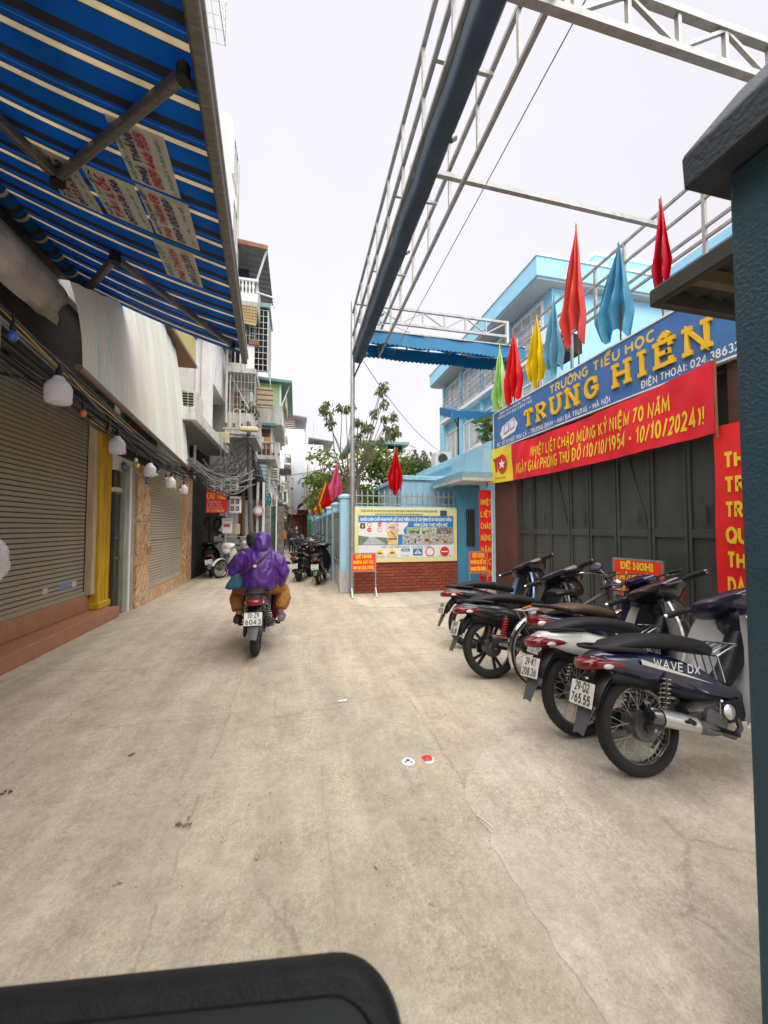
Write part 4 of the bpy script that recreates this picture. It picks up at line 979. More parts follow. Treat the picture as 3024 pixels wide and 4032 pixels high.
for k in range(15):
    a = (-1.55 + rc.uniform(-.1, .1), 12.85, 4.5 + rc.uniform(-.5, .1)); b = (-1.9 + rc.uniform(-.5, .5), 12.6 + rc.uniform(-.3, .3), rc.uniform(2.5, 3.5))
    P = [a, lerp(a, b, .35), lerp(a, b, .7), b]; P[1] = (P[1][0] + rc.uniform(-.5, .5), P[1][1] - .1, P[1][2] + rc.uniform(0, .2)); P[2] = (P[2][0] + rc.uniform(-.3, .3), P[2][1], P[2][2] - .1)
    tangle.tube(P, .01, 5)
for k in range(16):
    a = (-1.52, 12.9, 4.6 - k * .05); b = (-1.55 + rc.uniform(-.3, .5), 20 + rc.uniform(0, 5), 3.0 + rc.uniform(-.4, .6))
    tangle.tube(sag(a, b, rc.uniform(.1, .5), 14, .02, rc), .016, 5)
for k in range(12):
    a = (-1.5 + rc.uniform(-.2, .3), 17 + rc.uniform(0, 3), 2.6 + rc.uniform(-.2, .4)); b = (-.54, 30, 3.9 + rc.uniform(-.5, .5))
    tangle.tube(sag(a, b, rc.uniform(.2, .7), 14, .02, rc), .016, 5)
stuff(tangle.build('cable_tangle', m_cable)); 
bpy.data.objects['cable_tangle']['label'] = 'tangled black overhead cables running along the left house fronts'; bpy.data.objects['cable_tangle']['category'] = 'cables'
gt = MB()
for k in range(20):
    a = (-2.44 + rc.uniform(-.1, .25), 9.5 + rc.uniform(-.4, .6), 2.95 + rc.uniform(-.05, .2)); b = (-1.75 + rc.uniform(-.2, .5), 12.7, 3.15 + rc.uniform(-.4, .2))
    gt.tube(sag(a, b, rc.uniform(.1, .5), 14, .015, rc), .012, 5)
for k in range(6):
    a = (-1.88 + rc.uniform(-.1, .0), 2.6, 2.90 + rc.uniform(0, .12)); b = (-2.50, 9.6, 2.80 + rc.uniform(-.05, .05))
    gt.tube(sag(a, b, rc.uniform(.0, .12), 16, .012, rc), .007, 5)
stuff(gt.build('cable_tangle', m_gcable)); o = bpy.data.objects['cable_tangle.001']
o['label'] = 'pale grey looped cables sagging between tarpaulin bar and utility pole'; o['category'] = 'cables'
cable('single pale cable strung across the street to the school trees', sag((-2.0, 12.8, 3.3), (1.3, 9.2, 3.15), .28, 16), .012, m_gcable)
cable('yellow wire sagging along the bulbs under the tarpaulin', sag((-1.62, 2.0, 2.85), (-2.1, 5.6, 2.75), .05, 12, .01, rc), .007, mat('yellow_wire', (.45, .27, .03), .5))

# ------------------------------------------------------------------ lamp string
tag(MB().tube([p for a, b in (((-1.55, 1.8, 2.84), (-1.78, 3.3, 2.78)), ((-1.78, 3.3, 2.78), (-2.12, 5.2, 2.70)), ((-2.12, 5.2, 2.70), (-2.30, 6.6, 2.64)), ((-2.30, 6.6, 2.64), (-2.42, 8.2, 2.60)), ((-2.42, 8.2, 2.60), (-2.5, 9.7, 2.60))) for p in sag(a, b, .03, 6)], .008, 5).build('lamp_wire', m_cable), 'black wire under the tarpaulin from which the bulbs hang', 'wire')
m_bulb = mat('bulb_white', (.88, .85, .90), .35, var=.03, transl=.45)
bulb_me = MB().lathe([(.001, -.26), (.055, -.257), (.078, -.247), (.085, -.232), (.086, -.135), (.084, -.13)], n=24).mesh('diffuser')
base_me = MB().lathe([(.084, -.129), (.082, -.118), (.066, -.092), (.042, -.07), (.031, -.045), (.001, -.044)], n=20).mesh('housing')
sock_me = MB().lathe([(.001, -.046), (.022, -.045), (.024, .0), (.012, .02), (.006, .06), (.001, .06)], n=12).mesh('socket')
big = [((-1.52, 2.06, 2.72), 'frosted white bulb, the nearest to the hanging plastic bag'), ((-1.78, 3.38, 2.70), 'large frosted white bulb in front of the tall grey shutter'),
       ((-2.10, 5.17, 2.64), 'frosted white bulb hanging before the yellow pillar'), ((-2.27, 6.75, 2.57), 'frosted white bulb hanging before the marble pillar with the number'),
       ((-2.40, 8.25, 2.54), 'frosted white bulb hanging before the beige shutter'), ((-2.48, 9.45, 2.52), 'frosted white bulb last on the wire, by the far marble pillar')]
for (p, lab) in big:
    t_ = thing('light_bulb', lab, 'light bulb', (p[0], p[1], p[2]), group='white bulbs on the wire')
    put('diffuser', bulb_me, m_bulb, t_); put('housing', base_me, mat('bulb_housing', (.72, .70, .73), .4), t_); put('socket', sock_me, m_black, t_)
smb = MB().lathe([(.001, -.075), (.018, -.07), (.026, -.05), (.022, -.028), (.012, -.012), (.001, -.011)], n=14).mesh('globe')
sms = MB().lathe([(.001, -.012), (.015, -.011), (.017, .02), (.008, .04), (.003, .1), (.001, .1)], n=10).mesh('socket')
small = [((-1.68, 2.72, 2.70), 'blue', (.03, .08, .35)), ((-1.93, 4.05, 2.60), 'orange', (.75, .13, .01)), ((-2.02, 4.75, 2.62), 'unlit black', (.02, .02, .02)), ((-2.13, 5.45, 2.50), 'red', (.62, .02, .02)),
         ((-2.20, 6.0, 2.49), 'cream', (.55, .48, .30)), ((-2.22, 6.12, 2.43), 'yellow', (.72, .52, .02)), ((-2.32, 7.2, 2.44), 'pale green', (.42, .45, .25)), ((-2.34, 7.75, 2.44), 'salmon', (.62, .32, .20)),
         ((-2.42, 8.55, 2.44), 'crimson', (.5, .02, .06)), ((-2.43, 8.62, 2.36), 'lime yellow', (.55, .52, .05)), ((-2.46, 9.1, 2.36), 'lemon', (.6, .55, .08)), ((-2.34, 7.35, 2.50), 'smoky grey', (.12, .11, .10))]
for p, cn, c in small:
    t_ = thing('festoon_bulb', 'small %s festoon bulb on the wire under the tarpaulin' % cn, 'festoon bulb', p, group='coloured festoon bulbs')
    put('globe', smb, mat('globe_' + cn.replace(' ', '_'), c, .3, coat=.4), t_); put('socket', sms, m_black, t_)
    MB().tube([(0, 0, .09), (.005, 0, 2.72 - .012 * p[1] - p[2] + .03)], .003, 5).build('lead', m_cable, t_)
# clear plastic bag at the left edge
pb = MB()
def bagf(u, v):
    a = u * 2 * math.pi; r_ = .105 * math.sin(math.pi * min(.98, v * .9 + .08)) * (1 + .16 * math.sin(a * 3 + v * 7) + .08 * math.sin(a * 7))
    return (r_ * math.cos(a) * .9, r_ * math.sin(a), -.34 * v)
m_bag = mat('clear_plastic', (.62, .63, .62), .25, var=.15, alpha=.42)
bo = pb.sheet(bagf, 24, 14).build('plastic_bag', m_bag); bo.location = (-1.76, 2.72, 1.46)
tag(bo, 'clear plastic bag hanging in front of the tall grey shutter', 'bag')
MB().tube([(0, 0, 0), (.01, 0, .6), (.03, -.02, 1.28)], .004, 5).build('string', m_gcable, bo)

st_ = thing('plastic_stool', 'red plastic stool on the terracotta step', 'stool', (-3.19, 4.72, .186), world=True)
m_pstool = mat('red_plastic', (.45, .05, .03), .4)
B((-3.33, 4.58, .66), (-3.05, 4.86, .70)).build('seat', m_pstool, st_, smooth=0, bevel=.015, seg=2)
for x in (-1, 1):
    for y in (-1, 1): MB().beam((-3.19 + x * .15, 4.72 + y * .15, .187 if x > 0 else .441), (-3.19 + x * .12, 4.72 + y * .12, .66), .03).build('leg', m_pstool, st_, smooth=0)

# more of the narrow houses down the alley
def slim_house(lab, x1, y0, y1, h, m, floors, wm=None, sign=None):
    t_ = thing('narrow_house', lab, 'house', (x1 - 2, (y0 + y1) / 2, 0), group='narrow houses down the alley', world=True)
    wall_box((-7, y0, 0), (x1, y1, h), m, t_)
    B((-7, y0 - .12, h), (x1 + .25, y1 + .1, h + .14)).build('roof_slab', m_plaster, t_, smooth=0)
    fh = h / floors
    for k in range(1, floors):
        z = k * fh
        B((x1, y0 + .1, z - .06), (x1 + .55, y1 - .1, z + .06)).build('balcony_slab', m_plaster, t_, smooth=0)
        for j in range(7): MB().beam((x1 + .52, y0 + .15 + j * (y1 - y0 - .3) / 6, z + .06), (x1 + .52, y0 + .15 + j * (y1 - y0 - .3) / 6, z + .75), .03).build('rail_bar', m_dsteel, t_, smooth=0)
        MB().beam((x1 + .52, y0 + .1, z + .77), (x1 + .52, y1 - .1, z + .77), .045).build('handrail', m_dsteel, t_, smooth=0)
        MB().beam((x1, y0 + .14, z + .77), (x1 + .52, y0 + .14, z + .77), .045).build('handrail', m_dsteel, t_, smooth=0)
        window_x(y0 + .5, y1 - .5, z + .5, z + fh - .6, x1 + .01, t_, n=3)
        window(x1 - 1.0, x1 - .4, z + .8, z + fh - .7, y0 - .015, t_, n=2)
    return t_
slim_house('narrow cream house with railed balconies past the green house', -1.15, 24.1, 24.95, 6.4, m_beige, 3)
slim_house('narrow white house with railed balconies past the grey awnings', -1.05, 33.2, 36.5, 9.2, m_white, 4)
slim_house('narrow ochre house with railed balconies near the bend', -.85, 36.7, 39.6, 8.0, m_cream, 3)
rk_ = random.Random(61)
clutter = [('blue', (.05, .16, .42)), ('green', (.05, .30, .12)), ('orange', (.62, .20, .02)), ('white', (.70, .70, .68)), ('brick red', (.42, .06, .04)), ('teal', (.04, .28, .30)), ('yellow', (.70, .48, .04))]
for k, (cn, c) in enumerate(clutter):
    y = 17.2 + k * 1.35; x = -1.72 + .035 * k; z = 2.35 + rk_.uniform(-.2, .5)
    t_ = thing('shop_sign', 'small %s shop sign jutting out over the alley' % cn, 'sign', (x, y, z), group='small shop signs down the alley', world=True)
    B((x, y, z), (x + .55, y + .05, z + .42)).build('board', mat('sign_' + cn.replace(' ', '_'), c, .5, var=.1), t_, smooth=0)
    B((x + .06, y - .006, z + .22), (x + .48, y - .001, z + .30)).build('stripe', m_wtext if cn != 'white' else m_red, t_, smooth=0)
    MB().beam((x - .3, y + .025, z + .38), (x + .05, y + .025, z + .38), .03).build('bracket', m_dsteel, t_, smooth=0)
for k in range(5):
    y = 18.8 + k * 2.9; x = (-1.19, -1.19, -1.29, -1.29, -1.29)[k]; z = 3.3 + rk_.uniform(-.1, 1.6)
    t_ = thing('air_conditioner', 'white wall air conditioner high on the %s house front down the alley' % ('first', 'second', 'third', 'fourth', 'last')[k], 'air conditioner', (x, y, z), group='air conditioners down the alley', world=True)
    B((x, y + .35, z), (x + .32, y + 1.1, z + .55)).build('casing', m_ac, t_, smooth=0, bevel=.015)
    for j in range(5): B((x + .03, y + .342, z + .08 + j * .085), (x + .29, y + .349, z + .12 + j * .085)).build('grille', m_dark, t_, smooth=0)
for z0 in (9.6, 12.0): window_x(8.5, 10.1, z0, z0 + 1.5, -2.64, hT, n=3)
for z0 in (8.4, 10.6, 12.6):
    window_x(12.35, 13.15, z0, z0 + 1.2, -2.04, hC, n=2)
for k in range(3): window_x(7.9 + k * .0, 9.6, 6.4 + k * .85, 7.0 + k * .85, -3.09, hB, n=3)

# ------------------------------------------------------------------ right: school wall along the street
m_lblue = mat('light_blue_paint', (.33, .58, .72), .6, var=.1, scale=4, dirt=.4, dcol=(.42, .45, .44), streak=(3, 3, .5), bump=.12, bscale=40)
m_peel = mat('peeling_white_paint', (.55, .58, .58), .8, var=.15, scale=5, dirt=.7, dcol=(.22, .22, .20), streak=(3, 3, .7), bump=.3)
m_sblue = mat('shade_blue_paint', (.05, .25, .38), .6, var=.15, scale=3, dirt=.4, dcol=(.10, .17, .2), streak=(3, 3, .5))  # darker copy of the light blue, shade under the canopy put into the colour
m_panel = mat('grey_glazed_panel', (.17, .18, .15), .2, var=.4, scale=2.2, spec=.6)
sw = thing('school_wall', 'street wall with light blue pillars and framed grey panels', 'wall', (1.15, 16, 0), world=True)
B((1.06, 9.2, 0), (1.22, 26, .62)).build('plinth', m_peel, sw, smooth=0)
B((1.08, 9.2, .621), (1.20, 26, 1.88)).build('wall', m_plaster, sw, smooth=0)
B((1.03, 9.2, 1.881), (1.24, 26, 1.96)).build('coping', m_lblue, sw, smooth=0, bevel=.01)
py = [8.98 + 2.12 * k for k in range(9)]
for k, y in enumerate(py):
    x0 = 1.0 if k else .99; top = 2.12 if k else 2.18; hy = .13
    p = B((x0, y - hy, 0 if k else .5), (x0 + .25, y + hy, top)).build('pillar', m_lblue, sw, smooth=0, bevel=.012)
    if k == 0: B((x0 - .004, y - hy - .004, 0), (x0 + .254, y + hy + .004, .499)).build('worn_base', m_peel, p, smooth=0, bevel=.012)
    B((x0 - .03, y - hy - .03, top), (x0 + .28, y + hy + .03, top + .07)).build('cap', m_lblue, p, smooth=0, bevel=.012)
    MB().loft([[(x0 - .02, y - hy - .02, top + .07), (x0 + .27, y - hy - .02, top + .07), (x0 + .27, y + hy + .02, top + .07), (x0 - .02, y + hy + .02, top + .07)],
               [(x0 + .1, y - .02, top + .115), (x0 + .15, y - .02, top + .115), (x0 + .15, y + .02, top + .115), (x0 + .1, y + .02, top + .115)]]).build('finial', m_lblue, p, smooth=0)
for k in range(8):
    a, b = py[k] + .18, py[k + 1] - .18
    q = B((1.055, a, .66), (1.079, b, 1.80)).build('panel', m_panel, sw, smooth=0)
    f_ = MB(); t = .045
    f_.box((1.03, a - t, .62), (1.079, a, 1.85)).box((1.03, b, .62), (1.079, b + t, 1.85)).box((1.03, a, 1.8), (1.079, b, 1.85)).box((1.03, a, .615), (1.079, b, .66))
    f_.build('frame', m_steel, q, smooth=0)
    c_ = (a + b) / 2; B((1.04, c_ - .015, .66), (1.054, c_ + .015, 1.8)).build('mullion', m_steel, q, smooth=0)

# ------------------------------------------------------------------ red brick plinth, safety board, spiked fence
bw = thing('brick_wall', 'low red brick wall under the traffic safety board', 'wall', (2.5, 8.8, 0), world=True)
B((1.30, 8.735, 0), (3.82, 8.95, .76)).build('mortar', mat('brick_mortar', (.20, .075, .05), .9, var=.2, bump=.2), bw, smooth=0)
m_bricks = [mat('brick%d' % i, c, .75, var=.22, scale=12, bump=.3, bscale=60) for i, c in enumerate(((.235, .048, .022), (.26, .058, .028), (.21, .04, .02)))]
bme = B((-.101, -.012, -.0315), (.101, .01, .0315)).mesh('brick', 0, .004)
bhe = B((-.049, -.012, -.0315), (.049, .01, .0315)).mesh('half_brick', 0, .004)
rb = random.Random(9)
for r_ in range(10):
    z = .037 + r_ * .0735
    x = 1.305 + (.101 if r_ % 2 == 0 else .049); first = r_ % 2
    while x < 3.80:
        hlf = first or x + .101 > 3.822
        me = bhe if hlf else bme
        hw = .049 if hlf else .101
        if first: x = 1.305 + .049
        if x + hw <= 3.824:
            o = put('brick', me, rb.choice(m_bricks), bw); o.location = (x, 8.728 + rb.uniform(-.002, .002), z)
        x += hw + .008 + .101; first = 0
B((1.30, 8.76, .761), (3.82, 8.95, 2.0)).build('upper_wall', m_lblue, bw, smooth=0)

bd = thing('safety_board', 'large yellow-framed traffic safety board with a cartoon officer', 'sign board', (2.55, 8.7, .72), world=True)
m_pyel = mat('pale_yellow_board', (.72, .68, .30), .55, var=.05); m_pblu = mat('board_blue', (.02, .20, .50), .5, var=.06); m_pwht = mat('board_white', (.74, .73, .72), .5, var=.05)
BX0, BX1, BZ0, BZ1, BY = 1.30, 3.80, .70, 1.955, 8.69
B((BX0, BY, BZ0), (BX1, BY + .04, BZ1)).build('backboard', m_pyel, bd, smooth=0, bevel=.006)
def bp(px, py): return (BX0 + (px - 145) / (1510 - 145) * (BX1 - BX0), BZ1 - (py - 168) / (955 - 168) * (BZ1 - BZ0) * (1.0 - .035 * (px - 145) / 1365) )
def bquad(px0, py0, px1, py1, m, name, lay, parent=None):
    x0, z1 = bp(px0, py0); x1, z0 = bp(px1, py1); y = BY - .002 * lay
    return B((x0, y - .0015, min(z0, z1)), (x1, y, max(z0, z1))).build(name, m, parent or bd, smooth=0)
def bpoly(pts, m, name, lay, parent=None):
    return MB().prism([bp(*p) for p in pts], lambda u, v, t: (u, t, v), BY - .002 * lay - .0015, BY - .002 * lay).build(name, m, parent or bd, smooth=0)
def bdisc(px, py, r, m, name, lay, rin=0, parent=None):
    x, z = bp(px, py); k = (BX1 - BX0) / 1365; y = BY - .002 * lay; mb = MB(); n = 22
    if rin: mb.lathe([(r * k, 0), (r * k, .0015), (rin * k, .0015), (rin * k, 0)], (x, y, z), (0, -1, 0), n, closed=True)
    else: mb.lathe([(r * k, 0), (r * k, .0015)], (x, y, z), (0, -1, 0), n)
    return mb.build(name, m, parent or bd, smooth=0)
def btext(tx, px, py, w, h, m, lay=2, bold=.2):
    x, z = bp(px, py); k = (BX1 - BX0) / 1365
    return letters(tx, (x, BY - .002 * lay - .001, z), (1, 0, 0), (0, 0, 1), h * k, m, bd, bold=bold, width=w * k)
m_ptxt = mat('dark_print', (.07, .08, .05), .6); m_pred = mat('sign_red', (.60, .03, .035), .5); m_pgrn = mat('print_green', (.14, .30, .14), .6)
btext('CÁN BỘ, GIÁO VIÊN, CHA MẸ HỌC SINH VÀ HỌC SINH TRƯỜNG TIỂU HỌC TRUNG HIỀN TUÂN THỦ QUY ĐỊNH ĐỘI MŨ BẢO HIỂM', 222, 222, 1010, 22, m_ptxt)
btext('KHI ĐI XE MÔ TÔ, XE GẮN MÁY, XE MÁY ĐIỆN, XE ĐẠP ĐIỆN ĐẾN TRƯỜNG HỌC', 408, 270, 630, 20, m_ptxt)
bquad(1273, 195, 1368, 280, mat('dark_badge', (.05, .09, .08), .5), 'badge', 1)
bquad(193, 278, 1457, 722, m_pblu, 'blue_field', 1)
btext('NGHIÊM CHỈNH CHẤP HÀNH PHÁP LUẬT GIAO THÔNG VÀ CÁC QUY ĐỊNH VỀ AN TOÀN GIAO THÔNG', 215, 354, 1215, 38, m_wtext, 2, .24)
btext('MÌNH CÙNG THỰC HIỆN NHÉ', 918, 438, 455, 38, m_wtext, 2, .24)
bpoly([(192, 378), (835, 378), (835, 420), (800, 448), (775, 490), (778, 530), (800, 560), (700, 562), (700, 700), (192, 700)], m_pwht, 'white_field', 2)
bpoly([(192, 562), (330, 590), (395, 590), (560, 600), (590, 700), (192, 700)], mat('photo_green', (.16, .22, .13), .6, var=.5, scale=14), 'photo', 3)
bpoly([(330, 590), (395, 588), (545, 700), (240, 700)], mat('photo_road', (.40, .45, .42), .6, var=.15, scale=10), 'photo_road', 4)
# traffic light
tl = bpoly([(215, 388), (275, 388), (278, 462), (245, 472), (212, 462)], mat('light_black', (.03, .03, .03), .5), 'traffic_light', 3)
for py_, c in ((402, m_pred), (428, m_ytext), (454, mat('lamp_green', (.05, .4, .1), .5))): bdisc(245, py_, 12, c, 'lamp', 5, 0, tl)
for (px, py_, kind) in ((332, 408, 0), (463, 408, 1), (578, 412, 0), (686, 412, 2), (330, 484, 1), (462, 484, 0), (575, 492, 0), (686, 495, 2)):
    if kind == 1:
        d_ = bdisc(px, py_, 28, m_pred, 'road_sign', 3); bquad(px - 18, py_ - 5, px + 18, py_ + 5, m_wtext, 'bar', 5, d_)
    else:
        d_ = bdisc(px, py_, 28, m_pred, 'road_sign', 3, 22)
        if kind == 2: bquad(px - 10, py_ - 10, px - 4, py_ + 10, m_ptxt, 'mark', 3, d_); bquad(px + 4, py_ - 10, px + 10, py_ + 10, m_ptxt, 'mark', 3, d_)
# cartoon officer
m_tan = mat('officer_tan', (.66, .48, .20), .6, var=.08); m_face = mat('officer_face', (.68, .50, .38), .6); m_brn = mat('officer_brown', (.26, .09, .03), .6)
of_ = bpoly([(555, 520), (585, 500), (650, 500), (690, 530), (715, 552), (690, 572), (684, 600), (700, 705), (565, 705), (572, 640), (568, 565)], m_tan, 'officer', 5)
bpoly([(690, 530), (715, 545), (805, 555), (800, 566), (700, 566)], m_tan, 'arm', 6, of_)
bdisc(622, 476, 36, m_face, 'face', 6, 0, of_)
bpoly([(583, 458), (582, 420), (622, 402), (665, 418), (662, 456), (622, 446)], m_tan, 'cap', 7, of_)
bquad(582, 446, 664, 456, m_brn, 'cap_band', 8, of_)
bpoly([(576, 608), (688, 612), (686, 634), (574, 630)], m_brn, 'belt', 6, of_)
bpoly([(598, 508), (612, 505), (686, 608), (676, 612)], m_brn, 'strap', 7, of_)
for px in (608, 636): bdisc(px, 472, 4, m_ptxt, 'eye', 8, 0, of_)
# six small photographs
for k, (a, b, c, d, col) in enumerate(((822, 460, 1000, 555, (.25, .42, .2)), (1008, 460, 1205, 558, (.38, .45, .32)), (1215, 465, 1442, 565, (.22, .18, .18)), (768, 566, 1035, 704, (.38, .40, .36)), (1050, 572, 1180, 706, (.42, .36, .22)), (1198, 575, 1442, 710, (.42, .38, .26)))):
    ph = bquad(a - 4, b - 4, c + 4, d + 4, m_wtext, 'photo_frame', 2)
    bquad(a, b, c, d, mat('photo%d' % k, col, .5, var=.85, scale=16), 'photo', 3, ph)
    rp = random.Random(k)
    for j in range(7):
        x = rp.uniform(a + 10, c - 30); y = rp.uniform((b + d) / 2, d - 22)
        bquad(x, y - rp.uniform(8, 26), x + rp.uniform(8, 24), y + 16, mat('figure%d' % (j % 4), ((.05, .05, .06), (.5, .1, .08), (.6, .58, .55), (.12, .2, .3))[j % 4], .6), 'figure', 4, ph)
bquad(188, 705, 1457, 912, m_pwht, 'white_strip', 2)
btext('MỘT SỐ BIỂN BÁO THƯỜNG GẶP', 486, 752, 650, 24, m_pgrn, 3)
for px in (462, 625):
    s_ = bpoly([(px - 68, 852), (px + 68, 852), (px, 768)], m_ytext, 'warning_sign', 3); bquad(px - 26, 816, px + 26, 838, m_ptxt, 'symbol', 4, s_)
    btext('BIỂN CẢNH BÁO', px - 60, 878, 120, 10, m_ptxt, 3)
s_ = bquad(745, 768, 858, 812, m_pblu, 'direction_sign', 3); bquad(765, 786, 838, 796, m_wtext, 'arrow', 4, s_); btext('CHỈ DẪN', 750, 880, 100, 10, m_ptxt, 3)
s_ = bquad(900, 772, 1027, 880, m_pblu, 'crossing_sign', 3); bpoly([(916, 850), (1012, 850), (964, 786)], m_wtext, 'triangle', 4, s_); bquad(956, 806, 972, 842, m_ptxt, 'walker', 5, s_)
bdisc(1130, 826, 62, m_pred, 'road_closed_sign', 3, 50); btext('ĐƯỜNG CẤM', 1075, 890, 110, 10, m_ptxt, 3)
s_ = bdisc(1333, 830, 64, m_pred, 'no_entry_sign', 3); bquad(1288, 822, 1380, 838, m_wtext, 'bar', 4, s_); btext('CẤM ĐI NGƯỢC CHIỀU', 1242, 898, 185, 10, m_ptxt, 3)

fc = thing('spiked_fence', 'grey steel fence with spikes above the safety board', 'fence', (2.5, 8.85, 2.0), world=True)
bar = MB().box((-.011, -.011, 2.0), (.011, .011, 2.30)).loft([[(-.017, -.005, 2.30), (.017, -.005, 2.30), (.017, .005, 2.30), (-.017, .005, 2.30)], [(-.001, -.001, 2.40), (.001, -.001, 2.40), (.001, .001, 2.40), (-.001, .001, 2.40)]]).mesh('bar', 0)
for k in range(19):
    o = put('bar', bar, m_steel, fc); o.location = (1.36 + k * .135, 8.85, 0)
for z in (2.06, 2.25): B((1.28, 8.835, z - .012), (3.82, 8.865, z + .012)).build('rail', m_steel, fc, smooth=0)

# ------------------------------------------------------------------ guard house with concrete canopy
gh = thing('guard_house', 'light blue flat-roofed guard house left of the school gate', 'building', (5, 10.5, 0), world=True)
wall_box((4.45, 8.8, 0), (6.3, 13.5, 3.3), m_lblue, gh)
B((4.33, 8.0, 3.3), (6.3, 13.6, 3.5)).build('parapet', m_lblue, gh, smooth=0, bevel=.015)
wall_box((3.84, 8.76, 0), (4.449, 8.98, 2.5), m_sblue, gh, 'front_wall')
B((3.84, 8.72, 2.5), (4.2, 9.0, 2.62)).build('pier_cap', m_sblue, gh, smooth=0, bevel=.01)
# canopy with an upturned lip
MB().prism([(3.58, 7.85), (4.4, 7.85), (4.4, 9.75), (3.58, 9.75)], lambda u, v, t: (u, v, t), 2.55, 2.62).build('canopy', m_plaster, gh, smooth=0)
MB().loft([[(3.58, 7.85, 2.621), (4.4, 7.85, 2.621), (4.4, 9.75, 2.621), (3.58, 9.75, 2.621)], [(3.54, 7.81, 2.74), (4.4, 7.81, 2.74), (4.4, 9.79, 2.74), (3.54, 9.79, 2.74)]]).build('canopy_lip', m_lblue, gh, smooth=0)
wall_box((4.1, 7.86, 2.75), (4.32, 9.7, 3.28), m_lblue, gh, 'fascia')
wd = B((4.08, 8.745, 1.05), (4.30, 8.759, 1.95)).build('window', m_dark, gh, smooth=0)
for k in range(5): B((4.1 + k * .045, 8.73, 1.05), (4.112 + k * .045, 8.744, 1.95)).build('bar', m_alu, wd, smooth=0)
for (x0, x1, y0, z) in ((2.75, 4.1, 9.9, 2.78),): wall_box((x0, y0, 0), (4.44, 13.4, z), m_lblue, gh, 'side_wing')
B((2.68, 9.83, 2.78), (4.44, 13.45, 2.9)).build('wing_coping', m_lblue, gh, smooth=0, bevel=.01)
# on its roof
ra = thing('air_conditioner', 'grey air conditioner box on the guard house roof', 'air conditioner', (4.5, 10.6, 3.5), world=True)
B((4.35, 11.6, 3.5), (4.9, 12.0, 3.95)).build('casing', m_ac, ra, smooth=0, bevel=.015)
MB().cyl((4.6, 11.599, 3.73), (4.6, 11.58, 3.73), .16, n=20).build('fan_guard', m_dsteel, ra)
tb = MB().sheet(lambda u, v: (4.75 + .9 * u, 9.3 + 1.2 * v + .1 * math.sin(u * 5), 3.5 + .42 * math.sin(math.pi * min(1, max(.0, u))) ** .5 * math.sin(math.pi * min(1, max(0, v))) ** .4 + .03 * math.sin(9 * u + 7 * v)), 16, 16).build('covered_goods', mat('beige_tarp', (.48, .40, .27), .8, var=.2, bump=.3, bscale=8))
tag(tb, 'beige tarpaulin covering goods on the guard house roof', 'tarpaulin')
for (x, y, lab) in ((4.7, 8.9, 'leafy potted plant at the corner of the guard house roof'), (5.3, 9.0, 'potted plant beside the beige tarpaulin')):
    plant(lab, (x, y, 3.5), .75, .26, 60, .26, m_leaf2)
ra2 = thing('terrace_awning', 'small bright blue awning over the guard house roof', 'awning', (5.5, 11.8, 3.5), world=True)
m_bcan = mat('blue_canvas', (.012, .17, .36), .55, var=.12, scale=3, transl=.25)
MB().sheet(lambda u, v: (4.75 + 1.75 * v, 11.2 + 1.0 * u, 5.22 + .38 * u + .02 * math.sin(v * 12)), 6, 14, .01).build('canopy', m_bcan, ra2)
MB().sheet(lambda u, v: (4.75 + 1.75 * v, 11.2, 5.215 - (.26 + .03 * math.sin(v * 42)) * u), 2, 50, .008).build('valance', m_bcan, ra2)
MB().sheet(lambda u, v: (4.74, 11.2 + 1.0 * v, 5.215 + .38 * v - (.26 + .03 * math.sin(v * 30)) * u), 2, 30, .008).build('valance', m_bcan, ra2)
for x, y in ((5.05, 11.4), (6.35, 11.4)): MB().tube([(x, y, 3.5), (x, y, 5.25)], .03, 8).build('post', m_dsteel, ra2)
MB().tube([(5.05, 11.4, 4.7), (4.8, 11.25, 5.15)], .018, 6).build('brace', m_dsteel, ra2)

# ------------------------------------------------------------------ school buildings
sc_ = thing('school_building', 'two-storey light blue school building with a deep blue-edged roof', 'school', (8, 12, 0), world=True)
m_skyb = mat('school_blue', (.30, .62, .84), .6, var=.05, dirt=.15, dcol=(.4, .5, .55))
m_soff = mat('grey_ceiling', (.42, .42, .42), .8, var=.06)
wall_box((6.55, 8.7, 0), (14, 16.1, 7.85), m_skyb, sc_)
B((5.95, 8.45, 7.86), (14, 16.4, 7.92)).build('soffit', m_soff, sc_, smooth=0)
B((5.9, 8.4, 7.921), (14, 16.45, 8.42)).build('roof_fascia', m_skyb, sc_, smooth=0, bevel=.01)
B((5.87, 8.37, 8.421), (14, 16.48, 8.48)).build('roof_trim', m_white, sc_, smooth=0)
for z in (3.9, 6.1): B((6.25, 8.75, z), (6.549, 16.05, z + .13)).build('ledge', m_white, sc_, smooth=0)
for k in range(4):
    y0 = 9.0 + k * 1.8
    for z in (4.45, 6.5):
        window_x(y0 + .1, y0 + 1.5, z, z + 1.15, 6.54, sc_, n=3, m=mat('pale_pane', (.42, .46, .50), .15, var=.25, scale=2), side=-1)
    B((6.42, y0 + 1.6, 3.5), (6.549, y0 + 1.78, 7.85)).build('column', m_skyb, sc_, smooth=0)
for z in (6.45, 6.65, 6.85, 7.05): MB().beam((6.28, 8.8, z), (6.28, 15.8, z), .03).build('rail', m_steel, sc_, smooth=0)
for k in range(9): MB().beam((6.28, 8.85 + k * .85, 6.2), (6.28, 8.85 + k * .85, 7.06), .03).build('rail_post', m_steel, sc_, smooth=0)
wall_box((6.56, 16.11, 0), (10, 16.9, 7.0), m_skyb, sc_, 'end_bay')
for z in (3.2, 5.2): window(6.75, 7.35, z, z + 1.3, 16.08, sc_, n=2, m=MATS['pale_pane'])
